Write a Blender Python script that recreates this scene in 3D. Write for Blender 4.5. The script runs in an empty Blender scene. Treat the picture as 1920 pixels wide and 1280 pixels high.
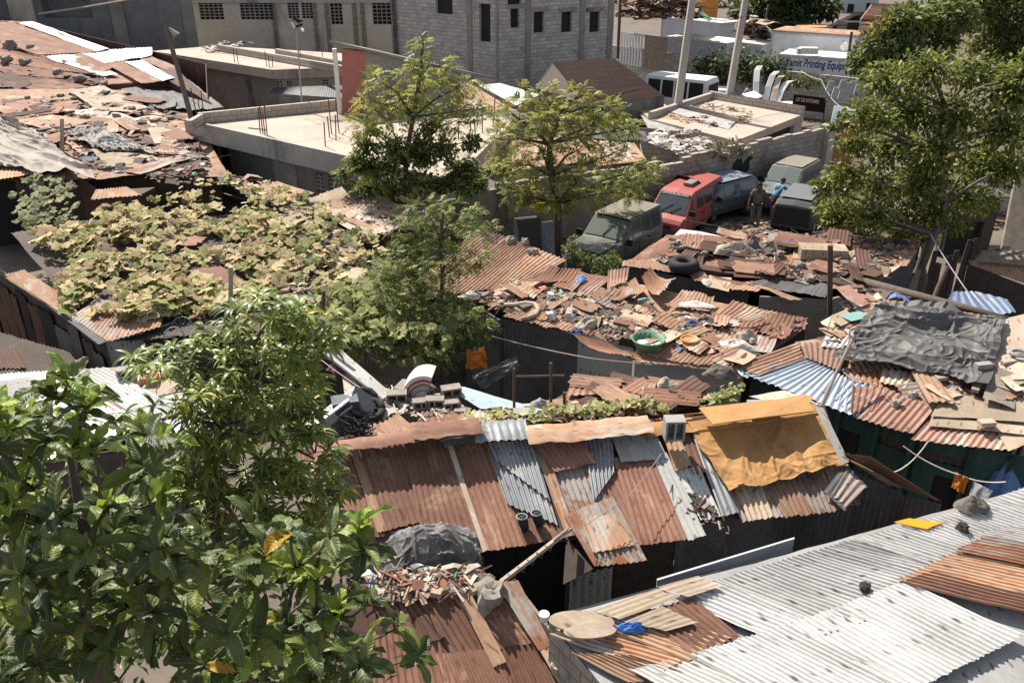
import bpy, math, random
import numpy as np
from mathutils import Vector as V, Matrix, noise as NZ
C = bpy.context.scene.collection
SC = bpy.context.scene
R = math.radians
random.seed(7)

# ---------------------------------------------------------------- camera
FPX, PITCH, CAMZ = 1590.0, R(26.4), 10.0
cam = bpy.data.cameras.new('camera')
cam.sensor_width = 36.0
cam.lens = 36.0 * FPX / 1920.0
cam.clip_start = 0.1
cam.clip_end = 2000.0
camo = bpy.data.objects.new('camera', cam)
C.objects.link(camo)
camo.location = (0, 0, CAMZ)
camo.rotation_euler = (R(90) - PITCH, 0, 0)
SC.camera = camo

# ---------------------------------------------------------------- light
SUN_EL, SUN_AZ = R(50), R(-36)          # azimuth from +Y, negative = to the left
w = bpy.data.worlds.new('World')
SC.world = w
w.use_nodes = True
nt = w.node_tree
bg = nt.nodes['Background']
sky = nt.nodes.new('ShaderNodeTexSky')
sky.sky_type = 'NISHITA'
sky.sun_disc = False
sky.sun_elevation = SUN_EL
sky.sun_rotation = SUN_AZ
hsv = nt.nodes.new('ShaderNodeHueSaturation')
hsv.inputs['Saturation'].default_value = 0.45
nt.links.new(sky.outputs[0], hsv.inputs['Color'])
nt.links.new(hsv.outputs[0], bg.inputs[0])
bg.inputs[1].default_value = 0.09
sl = bpy.data.lights.new('sun', 'SUN')
sl.energy = 5.0
sl.angle = R(0.53)
sl.color = (1.0, 0.915, 0.80)
so = bpy.data.objects.new('sun', sl)
C.objects.link(so)
tosun = V((math.sin(SUN_AZ) * math.cos(SUN_EL), math.cos(SUN_AZ) * math.cos(SUN_EL), math.sin(SUN_EL)))
so.rotation_euler = (-tosun).to_track_quat('-Z', 'Y').to_euler()
so.location = (0, 0, 60)
vs = SC.view_settings
vs.view_transform = 'Standard'
vs.look = 'None'
vs.exposure = 0.72
vs.gamma = 1.0
vs.use_curve_mapping = False
SC.cycles.use_denoising = False
SC.cycles.max_bounces = 6
SC.cycles.diffuse_bounces = 3
SC.cycles.glossy_bounces = 3
SC.cycles.transparent_max_bounces = 6

# ---------------------------------------------------------------- photo pixel -> place
CP, SP = math.cos(PITCH), math.sin(PITCH)
FWD, UPV = V((0, CP, -SP)), V((0, SP, CP))
CAM = V((0, 0, CAMZ))
def ray(px, py):
    return FWD + UPV * ((640 - py) / FPX) + V(((px - 960) / FPX, 0, 0))
def P(px, py, z):                       # the point at height z seen at a pixel
    d = ray(px, py)
    return CAM + d * ((z - CAMZ) / d.z)
def PD(px, py, y):                      # the point at ground distance y seen at a pixel
    d = ray(px, py)
    return CAM + d * (y / d.y)
class Plane:
    def __init__(s, a, b, c):
        s.o = P(*a)
        s.n = (P(*b) - s.o).cross(P(*c) - s.o).normalized()
        if s.n.z < 0: s.n = -s.n
    def at(s, px, py, lift=0.0):
        d = ray(px, py)
        t = (s.o + s.n * lift - CAM).dot(s.n) / d.dot(s.n)
        return CAM + d * t
    def q(s, pts, lift=0.0):
        return [s.at(x, y, lift) for x, y in pts]

def rnd(a, b): return random.uniform(a, b)
def n3(x, y, z=0.0): return NZ.noise(V((x, y, z)))
def lerp(a, b, t): return a + (b - a) * t

# ---------------------------------------------------------------- materials
MATS = {}
def newmat(key):
    m = bpy.data.materials.new(key)
    m.use_nodes = True
    t = m.node_tree
    b = t.nodes['Principled BSDF']
    MATS[key] = m
    return m, t, b
def N(t, typ, **kw):
    n = t.nodes.new(typ)
    for k, v in kw.items(): setattr(n, k, v)
    return n
def L(t, a, b): t.links.new(a, b)
def coords(t, kind, scale=(1, 1, 1), rand=True):
    tc = N(t, 'ShaderNodeTexCoord')
    mp = N(t, 'ShaderNodeMapping')
    mp.inputs['Scale'].default_value = scale
    if rand:
        oi = N(t, 'ShaderNodeObjectInfo')
        mu = N(t, 'ShaderNodeVectorMath', operation='SCALE')
        mu.inputs[0].default_value = (37, 53, 11)
        L(t, oi.outputs['Random'], mu.inputs['Scale'])
        ad = N(t, 'ShaderNodeVectorMath', operation='ADD')
        L(t, tc.outputs[kind], ad.inputs[0]); L(t, mu.outputs[0], ad.inputs[1])
        L(t, ad.outputs[0], mp.inputs['Vector'])
    else:
        L(t, tc.outputs[kind], mp.inputs['Vector'])
    return mp.outputs[0]
def noi(t, vec, scale, detail=5, rough=0.6, dist=0.0):
    n = N(t, 'ShaderNodeTexNoise')
    n.inputs['Scale'].default_value = scale
    n.inputs['Detail'].default_value = detail
    n.inputs['Roughness'].default_value = rough
    n.inputs['Distortion'].default_value = dist
    L(t, vec, n.inputs['Vector'])
    return n.outputs['Fac']
def ramp(t, fac, stops):
    r = N(t, 'ShaderNodeValToRGB')
    e = r.color_ramp.elements
    while len(e) < len(stops): e.new(0.5)
    for k, (p, c) in enumerate(stops):
        e[k].position = p
        e[k].color = (c[0], c[1], c[2], 1) if not isinstance(c, (int, float)) else (c, c, c, 1)
    L(t, fac, r.inputs[0])
    return r.outputs[0]
def mix(t, fac, a, b, mode='MIX'):
    m = N(t, 'ShaderNodeMix', data_type='RGBA', blend_type=mode)
    if isinstance(fac, (int, float)): m.inputs[0].default_value = fac
    else: L(t, fac, m.inputs[0])
    for s, x in ((6, a), (7, b)):
        if isinstance(x, tuple): m.inputs[s].default_value = (x[0], x[1], x[2], 1)
        else: L(t, x, m.inputs[s])
    return m.outputs[2]
def bump(t, b, h, strength=0.3, dist=0.02):
    bm = N(t, 'ShaderNodeBump')
    bm.inputs['Strength'].default_value = strength
    bm.inputs['Distance'].default_value = dist
    L(t, h, bm.inputs['Height'])
    L(t, bm.outputs[0], b.inputs['Normal'])
def metal_sheet(key, a, b_, patch, cover, streak=None, cov2=0.62, rough=0.75, metallic=0.0, grime=0.35):
    """weathered sheet: two base tones, patches of another tone, streaks along the sheet (UV in metres)"""
    m, t, bs = newmat(key)
    uv = coords(t, 'UV', (1.3, 0.55, 1))
    uf = coords(t, 'UV', (14, 3.0, 1))
    base = ramp(t, noi(t, uv, 1.6, 6, 0.65), [(0.3, a), (0.7, b_)])
    pn = noi(t, uv, 1.1, 7, 0.72, 0.6)
    base = mix(t, ramp(t, pn, [(cover - 0.03, 0.0), (cover + 0.07, 1.0)]), base, patch)
    if streak:
        sn = noi(t, uf, 0.8, 4, 0.7)
        base = mix(t, ramp(t, sn, [(cov2, 0.0), (cov2 + 0.12, 1.0)]), base, streak)
    fine = noi(t, coords(t, 'UV', (30, 16, 1)), 1.0, 5, 0.75)
    base = mix(t, grime, base, ramp(t, fine, [(0.25, 0.35), (0.55, 1.0), (0.8, 1.25)]), 'MULTIPLY')
    # rusty nail heads in rows, each with a short run
    sp = N(t, 'ShaderNodeSeparateXYZ'); L(t, coords(t, 'UV', rand=False), sp.inputs[0])
    def mt(op, a_, b__=None):
        n = N(t, 'ShaderNodeMath', operation=op)
        for k_, x_ in enumerate((a_, b__)):
            if x_ is None: continue
            if isinstance(x_, (int, float)): n.inputs[k_].default_value = x_
            else: L(t, x_, n.inputs[k_])
        return n.outputs[0]
    wob = mt('MULTIPLY', mt('SUBTRACT', noi(t, coords(t, 'UV'), 2.2, 2), 0.5), 0.3)
    fu = mt('MULTIPLY', mt('SUBTRACT', mt('FRACT', mt('DIVIDE', mt('ADD', sp.outputs[0], wob), 0.21)), 0.5), 0.21)
    fv = mt('MULTIPLY', mt('SUBTRACT', mt('FRACT', mt('DIVIDE', mt('ADD', sp.outputs[1], wob), 0.62)), 0.3), 0.62)
    dd = mt('SQRT', mt('ADD', mt('MULTIPLY', fu, fu), mt('MULTIPLY', mt('MULTIPLY', fv, fv), 0.12)))
    base = mix(t, mt('MULTIPLY', ramp(t, dd, [(0.008, 1.0), (0.026, 0.0)]), 0.75), base, (0.13, 0.06, 0.035))
    big = noi(t, coords(t, 'UV', (0.7, 0.7, 1)), 1.0, 4, 0.6)
    base = mix(t, 0.55, base, ramp(t, big, [(0.32, 0.6), (0.62, 1.1)]), 'MULTIPLY')
    hs = N(t, 'ShaderNodeHueSaturation')
    oi = N(t, 'ShaderNodeObjectInfo')
    mr = N(t, 'ShaderNodeMapRange')
    mr.inputs['To Min'].default_value = 0.78; mr.inputs['To Max'].default_value = 1.2
    L(t, oi.outputs['Random'], mr.inputs['Value'])
    L(t, mr.outputs[0], hs.inputs['Value'])
    L(t, base, hs.inputs['Color'])
    L(t, hs.outputs[0], bs.inputs['Base Color'])
    L(t, ramp(t, fine, [(0.2, min(1, rough + 0.15)), (0.8, rough - 0.12)]), bs.inputs['Roughness'])
    bs.inputs['Metallic'].default_value = metallic
    bs.inputs['Specular IOR Level'].default_value = 0.08 if key == 'maroon' else 0.3
    bump(t, bs, fine, 0.25, 0.006)
    return m
def plain(key, a, b_=None, rough=0.85, scale=3.0, kind='Object', metallic=0.0, bstr=0.3, spec=0.5, stain=None, cover=0.6):
    m, t, bs = newmat(key)
    b_ = b_ or tuple(x * 0.62 for x in a)
    vec = coords(t, kind)
    base = ramp(t, noi(t, vec, scale, 7, 0.68), [(0.3, b_), (0.68, a)])
    if stain:
        base = mix(t, ramp(t, noi(t, coords(t, kind, (1, 1, 0.3)), scale * 0.45, 6, 0.7, 0.4), [(cover, 0.0), (cover + 0.1, 1.0)]), base, stain)
    fine = noi(t, vec, scale * 14, 4, 0.7)
    base = mix(t, 0.4, base, ramp(t, fine, [(0.25, 0.55), (0.75, 1.2)]), 'MULTIPLY')
    L(t, base, bs.inputs['Base Color'])
    bs.inputs['Roughness'].default_value = rough
    bs.inputs['Metallic'].default_value = metallic
    bs.inputs['Specular IOR Level'].default_value = spec
    if bstr: bump(t, bs, fine, bstr, 0.01)
    return m
def flat(key, a, rough=0.5, metallic=0.0, coat=0.0, spec=0.5):
    m, t, bs = newmat(key)
    vec = coords(t, 'Object')
    base = mix(t, 0.35, a, ramp(t, noi(t, vec, 4, 6, 0.7), [(0.3, 0.6), (0.7, 1.2)]), 'MULTIPLY')
    L(t, base, bs.inputs['Base Color'])
    L(t, ramp(t, noi(t, vec, 9, 4), [(0.3, min(1, rough + 0.2)), (0.7, rough)]), bs.inputs['Roughness'])
    bs.inputs['Metallic'].default_value = metallic
    bs.inputs['Coat Weight'].default_value = coat
    bs.inputs['Specular IOR Level'].default_value = spec
    return m
def attrm(key, rough=0.8, trans=0.0, spec=0.4, bscale=0.0):
    m, t, bs = newmat(key)
    at = N(t, 'ShaderNodeAttribute', attribute_name='Col')
    col = at.outputs['Color']
    if bscale:
        f = noi(t, coords(t, 'Object'), bscale, 5, 0.7)
        col = mix(t, 0.6, col, ramp(t, f, [(0.3, 0.5), (0.7, 1.2)]), 'MULTIPLY')
        bump(t, bs, f, 0.4, 0.02)
    L(t, col, bs.inputs['Base Color'])
    bs.inputs['Roughness'].default_value = rough
    bs.inputs['Specular IOR Level'].default_value = spec
    if trans:
        tr = N(t, 'ShaderNodeBsdfTranslucent')
        g = N(t, 'ShaderNodeGamma'); g.inputs[1].default_value = 0.8
        L(t, col, g.inputs[0])
        tint = mix(t, 0.5, g.outputs[0], (1.0, 0.95, 0.25), 'MULTIPLY')
        L(t, tint, tr.inputs['Color'])
        ms = N(t, 'ShaderNodeMixShader'); ms.inputs[0].default_value = trans
        out = t.nodes['Material Output']
        L(t, bs.outputs[0], ms.inputs[1]); L(t, tr.outputs[0], ms.inputs[2]); L(t, ms.outputs[0], out.inputs[0])
    return m
def blockwall(key, a, b_, mortar, bw=0.4, bh=0.2, stain=(0.08, 0.075, 0.07), cover=0.6):
    m, t, bs = newmat(key)
    vec = coords(t, 'UV', rand=False)
    br = N(t, 'ShaderNodeTexBrick')
    br.inputs['Color1'].default_value = (*a, 1); br.inputs['Color2'].default_value = (*b_, 1); br.inputs['Mortar'].default_value = (*mortar, 1)
    br.inputs['Scale'].default_value = 1.0
    br.inputs['Mortar Size'].default_value = 0.012
    br.inputs['Mortar Smooth'].default_value = 0.3
    br.inputs['Brick Width'].default_value = bw
    br.inputs['Row Height'].default_value = bh
    L(t, vec, br.inputs['Vector'])
    n1 = noi(t, vec, 0.9, 7, 0.7, 0.5)
    base = mix(t, ramp(t, n1, [(cover, 0.0), (cover + 0.15, 0.8)]), br.outputs['Color'], stain)
    fine = noi(t, vec, 14, 5, 0.7)
    base = mix(t, 0.5, base, ramp(t, fine, [(0.25, 0.55), (0.75, 1.25)]), 'MULTIPLY')
    L(t, base, bs.inputs['Base Color'])
    bs.inputs['Roughness'].default_value = 0.9
    hh = mix(t, 0.25, br.outputs['Fac'], fine)
    inv = N(t, 'ShaderNodeInvert'); L(t, hh, inv.inputs[1])
    bump(t, bs, inv.outputs[0], 0.5, 0.02)
    return m

metal_sheet('rust', (0.29, 0.155, 0.11), (0.19, 0.094, 0.064), (0.40, 0.25, 0.175), 0.58, (0.12, 0.058, 0.042), 0.6)
metal_sheet('rust_dark', (0.14, 0.075, 0.055), (0.085, 0.046, 0.036), (0.22, 0.12, 0.085), 0.66, (0.04, 0.022, 0.018), 0.62)
metal_sheet('rust_tan', (0.37, 0.235, 0.16), (0.26, 0.145, 0.095), (0.46, 0.36, 0.27), 0.56, (0.17, 0.075, 0.048), 0.6)
metal_sheet('rust_orange', (0.46, 0.33, 0.24), (0.40, 0.21, 0.11), (0.52, 0.46, 0.39), 0.56, (0.42, 0.16, 0.05), 0.58)
metal_sheet('rust_pink', (0.37, 0.225, 0.18), (0.28, 0.15, 0.11), (0.44, 0.37, 0.31), 0.55, (0.20, 0.10, 0.07), 0.62)
metal_sheet('galv', (0.40, 0.42, 0.44), (0.30, 0.33, 0.36), (0.50, 0.50, 0.49), 0.55, (0.30, 0.17, 0.10), 0.74, rough=0.5, metallic=0.25)
metal_sheet('galv_blue', (0.40, 0.46, 0.54), (0.31, 0.37, 0.45), (0.47, 0.48, 0.50), 0.6, (0.40, 0.26, 0.22), 0.74, rough=0.5, metallic=0.2)
metal_sheet('blue_sheet', (0.20, 0.28, 0.42), (0.14, 0.20, 0.32), (0.36, 0.40, 0.46), 0.6, (0.3, 0.26, 0.22), 0.7, rough=0.45)
metal_sheet('galv_rust', (0.36, 0.34, 0.32), (0.29, 0.25, 0.22), (0.25, 0.115, 0.06), 0.5, (0.33, 0.14, 0.06), 0.56, rough=0.65)
metal_sheet('galv_dark', (0.14, 0.145, 0.15), (0.075, 0.075, 0.08), (0.10, 0.065, 0.045), 0.58, (0.20, 0.20, 0.20), 0.6, rough=0.6)
metal_sheet('zinc', (0.72, 0.715, 0.70), (0.55, 0.545, 0.53), (0.80, 0.795, 0.78), 0.55, (0.40, 0.31, 0.23), 0.64, rough=0.45, metallic=0.0, grime=0.35)
metal_sheet('zinc_grey', (0.50, 0.50, 0.49), (0.40, 0.40, 0.39), (0.55, 0.52, 0.48), 0.58, (0.38, 0.25, 0.16), 0.7, rough=0.5, metallic=0.1)
metal_sheet('whitewash', (0.56, 0.58, 0.55), (0.44, 0.46, 0.45), (0.33, 0.27, 0.21), 0.64, (0.26, 0.17, 0.12), 0.66, rough=0.8)
metal_sheet('paleblue', (0.42, 0.56, 0.60), (0.36, 0.48, 0.52), (0.50, 0.60, 0.60), 0.58, (0.30, 0.32, 0.32), 0.7, rough=0.6)
metal_sheet('greensheet', (0.030, 0.085, 0.075), (0.022, 0.06, 0.054), (0.05, 0.10, 0.09), 0.62, (0.05, 0.045, 0.04), 0.7, rough=0.6)
metal_sheet('cementsheet', (0.42, 0.415, 0.40), (0.33, 0.33, 0.32), (0.48, 0.47, 0.45), 0.55, (0.22, 0.21, 0.20), 0.68, rough=0.9)
metal_sheet('plyboard', (0.44, 0.36, 0.27), (0.36, 0.285, 0.21), (0.52, 0.44, 0.34), 0.58, (0.26, 0.20, 0.15), 0.66, rough=0.85)
metal_sheet('ply_pale', (0.56, 0.46, 0.37), (0.48, 0.38, 0.30), (0.62, 0.53, 0.44), 0.58, (0.36, 0.28, 0.22), 0.7, rough=0.85)
metal_sheet('maroon', (0.030, 0.0155, 0.0135), (0.024, 0.013, 0.012), (0.038, 0.02, 0.017), 0.6, (0.05, 0.025, 0.022), 0.66, rough=0.7)
plain('wood', (0.30, 0.25, 0.20), (0.17, 0.14, 0.115), scale=5)
plain('wood_dark', (0.10, 0.075, 0.06), (0.05, 0.04, 0.035), scale=5)
plain('wood_pale', (0.50, 0.43, 0.34), (0.34, 0.29, 0.23), scale=5)
plain('concrete', (0.46, 0.43, 0.395), (0.33, 0.31, 0.285), scale=0.7, stain=(0.19, 0.175, 0.16), cover=0.55)
plain('concrete_roof', (0.50, 0.415, 0.345), (0.37, 0.305, 0.255), scale=0.6, stain=(0.22, 0.185, 0.16), cover=0.55)
plain('concrete_dark', (0.30, 0.28, 0.255), (0.19, 0.178, 0.163), scale=0.8, stain=(0.08, 0.075, 0.07), cover=0.58)
plain('plaster', (0.58, 0.51, 0.42), (0.44, 0.385, 0.32), scale=0.5, stain=(0.27, 0.235, 0.2), cover=0.53)
plain('plaster_grey', (0.22, 0.22, 0.222), (0.13, 0.132, 0.137), scale=0.5, stain=(0.07, 0.07, 0.072), cover=0.52)
plain('dirt', (0.17, 0.135, 0.105), (0.095, 0.077, 0.062), scale=0.6)
plain('rubble', (0.31, 0.28, 0.245), (0.19, 0.17, 0.15), scale=6)
plain('rubble_pale', (0.43, 0.385, 0.33), (0.29, 0.26, 0.225), scale=6)
plain('blockgrey', (0.36, 0.35, 0.33), (0.25, 0.245, 0.235), scale=8)
plain('rubber', (0.022, 0.022, 0.023), (0.012, 0.012, 0.012), rough=0.8, scale=8)
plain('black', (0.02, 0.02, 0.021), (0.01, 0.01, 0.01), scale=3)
plain('ironrod', (0.12, 0.075, 0.055), (0.06, 0.04, 0.03), scale=9)
plain('redpaint', (0.44, 0.17, 0.14), (0.36, 0.13, 0.105), scale=1.2, rough=0.8)
plain('white_metal', (0.80, 0.81, 0.82), (0.66, 0.67, 0.68), scale=1.0, rough=0.6, stain=(0.36, 0.27, 0.2), cover=0.72)
plain('white_grey', (0.50, 0.53, 0.56), (0.40, 0.43, 0.46), scale=1.0, rough=0.6, stain=(0.3, 0.24, 0.19), cover=0.7)
plain('roofwhite', (0.74, 0.66, 0.58), (0.6, 0.53, 0.46), scale=1.0, rough=0.8)
plain('bark', (0.13, 0.10, 0.08), (0.065, 0.052, 0.042), scale=7)
plain('bark_grey', (0.17, 0.145, 0.12), (0.085, 0.073, 0.06), scale=7)
plain('stalk', (0.22, 0.20, 0.10), (0.14, 0.12, 0.06), scale=9)
plain('tarp_yellow', (0.46, 0.255, 0.095), (0.34, 0.175, 0.06), scale=2.2, rough=0.8, stain=(0.24, 0.125, 0.05), cover=0.58)
plain('tarp_black', (0.125, 0.12, 0.118), (0.07, 0.068, 0.068), scale=2.0, rough=0.6, stain=(0.20, 0.185, 0.17), cover=0.62)
plain('tarp_mesh', (0.30, 0.29, 0.28), (0.05, 0.05, 0.052), scale=3.2, rough=0.7)
plain('tarp_blue', (0.11, 0.22, 0.46), (0.07, 0.15, 0.35), scale=3, rough=0.5)
plain('tarp_grey', (0.40, 0.355, 0.31), (0.27, 0.24, 0.21), scale=1.5, rough=0.8)
plain('cloth_orange', (0.74, 0.26, 0.035), (0.62, 0.20, 0.025), scale=4)
plain('cloth_saffron', (0.80, 0.36, 0.01), (0.72, 0.30, 0.008), scale=4)
plain('cloth_white', (0.66, 0.62, 0.57), (0.52, 0.48, 0.44), scale=4)
plain('cloth_beige', (0.48, 0.43, 0.35), (0.30, 0.265, 0.21), scale=5)
plain('cloth_brown', (0.17, 0.145, 0.12), (0.09, 0.08, 0.07), scale=5)
plain('cloth_blue', (0.08, 0.14, 0.36), (0.04, 0.075, 0.20), scale=9)
plain('cloth_red', (0.34, 0.10, 0.08), (0.24, 0.07, 0.055), scale=5)
plain('cloth_grey', (0.34, 0.34, 0.36), (0.24, 0.24, 0.26), scale=5)
plain('cloth_sky', (0.12, 0.38, 0.60), (0.08, 0.28, 0.48), scale=5)
plain('cloth_purple', (0.16, 0.04, 0.09), (0.10, 0.03, 0.06), scale=5)
plain('skin', (0.09, 0.045, 0.028), (0.065, 0.032, 0.02), scale=9, rough=0.55, bstr=0.05)
plain('hair', (0.012, 0.011, 0.010), (0.008, 0.007, 0.007), scale=20)
flat('plastic_green', (0.10, 0.22, 0.13), 0.5)
flat('plastic_orange', (0.72, 0.28, 0.03), 0.45)
flat('plastic_white', (0.70, 0.70, 0.68), 0.45)
flat('plastic_blue', (0.02, 0.12, 0.42), 0.35)
flat('plastic_dark', (0.05, 0.055, 0.06), 0.4)
flat('van_red', (0.34, 0.075, 0.066), 0.5, 0.0, 0.15)
flat('jeep_green', (0.085, 0.09, 0.075), 0.5, 0.0, 0.15)
flat('jeep_roof', (0.22, 0.20, 0.165), 0.8)
flat('car_blue', (0.06, 0.075, 0.095), 0.35, 0.1, 0.4)
flat('car_bluelit', (0.22, 0.27, 0.34), 0.35, 0.1, 0.3)  # lighter copy of car_blue with daylight put into its colour
flat('car_grey', (0.13, 0.145, 0.14), 0.45, 0.0, 0.2)
flat('car_dark', (0.05, 0.05, 0.058), 0.5, 0.0, 0.1)
flat('car_white', (0.55, 0.58, 0.62), 0.4, 0.0, 0.2)
flat('chrome', (0.55, 0.55, 0.55), 0.3, 0.8)
flat('paint_blue', (0.02, 0.05, 0.25), 0.6)
flat('paint_graf', (0.04, 0.16, 0.30), 0.8)
flat('paint_white', (0.75, 0.73, 0.70), 0.7)
flat('paint_teal', (0.20, 0.36, 0.34), 0.7)
flat('paint_yellow', (0.62, 0.42, 0.03), 0.6)
flat('machine_yellow', (0.58, 0.24, 0.04), 0.6)
flat('brickred', (0.42, 0.17, 0.11), 0.85)
m, t, bs = newmat('glass')
bs.inputs['Base Color'].default_value = (0.05, 0.06, 0.065, 1); bs.inputs['Roughness'].default_value = 0.12
bs.inputs['Specular IOR Level'].default_value = 0.9
m, t, bs = newmat('glass_reflect')
bs.inputs['Base Color'].default_value = (0.15, 0.18, 0.165, 1); bs.inputs['Roughness'].default_value = 0.25  # grey-green sky reflection put into the base colour
bs.inputs['Specular IOR Level'].default_value = 0.9
blockwall('blocks', (0.52, 0.49, 0.455), (0.36, 0.34, 0.32), (0.22, 0.205, 0.19), cover=0.54, stain=(0.20, 0.185, 0.17))
blockwall('blocks_old', (0.38, 0.335, 0.295), (0.28, 0.255, 0.23), (0.16, 0.145, 0.13), cover=0.52, stain=(0.11, 0.10, 0.092))
blockwall('blocks_edge', (0.46, 0.405, 0.35), (0.38, 0.33, 0.28), (0.18, 0.16, 0.14), cover=0.66)
attrm('scrap', 0.8, 0.0, 0.3, 9.0)
attrm('leafy', 0.5, 0.38, 0.35)
attrm('leaf_gloss', 0.38, 0.4, 0.5)
attrm('leaf_matte', 0.75, 0.2, 0.2)
def leaf_vein():
    m = attrm('leaf_vein', 0.46, 0.38, 0.45)
    t = m.node_tree; bs = t.nodes['Principled BSDF']
    tc = N(t, 'ShaderNodeTexCoord'); sp = N(t, 'ShaderNodeSeparateXYZ'); L(t, tc.outputs['UV'], sp.inputs[0])
    def mt(op, a, b=None):
        n = N(t, 'ShaderNodeMath', operation=op)
        for k, x in enumerate((a, b)):
            if x is None: continue
            if isinstance(x, (int, float)): n.inputs[k].default_value = x
            else: L(t, x, n.inputs[k])
        return n.outputs[0]
    au = mt('ABSOLUTE', sp.outputs[0])
    ph = mt('SUBTRACT', mt('MULTIPLY', sp.outputs[1], 60.0), mt('MULTIPLY', au, 9.0))
    h = mt('MULTIPLY', mt('SINE', ph), mt('MINIMUM', mt('MULTIPLY', au, 4.0), 1.0))
    bump(t, bs, h, 0.22, 0.005)
    at = [n for n in t.nodes if n.type == 'ATTRIBUTE'][0]
    rib = ramp(t, au, [(0.03, 1.0), (0.09, 0.0)])
    vein = ramp(t, h, [(0.75, 0.0), (1.0, 0.04)])
    c1 = mix(t, vein, at.outputs['Color'], (0.16, 0.22, 0.10))
    c2 = mix(t, mt('MULTIPLY', rib, 0.6), c1, (0.26, 0.30, 0.14))
    L(t, c2, bs.inputs['Base Color'])
leaf_vein()
def M(k): return MATS[k]

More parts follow.
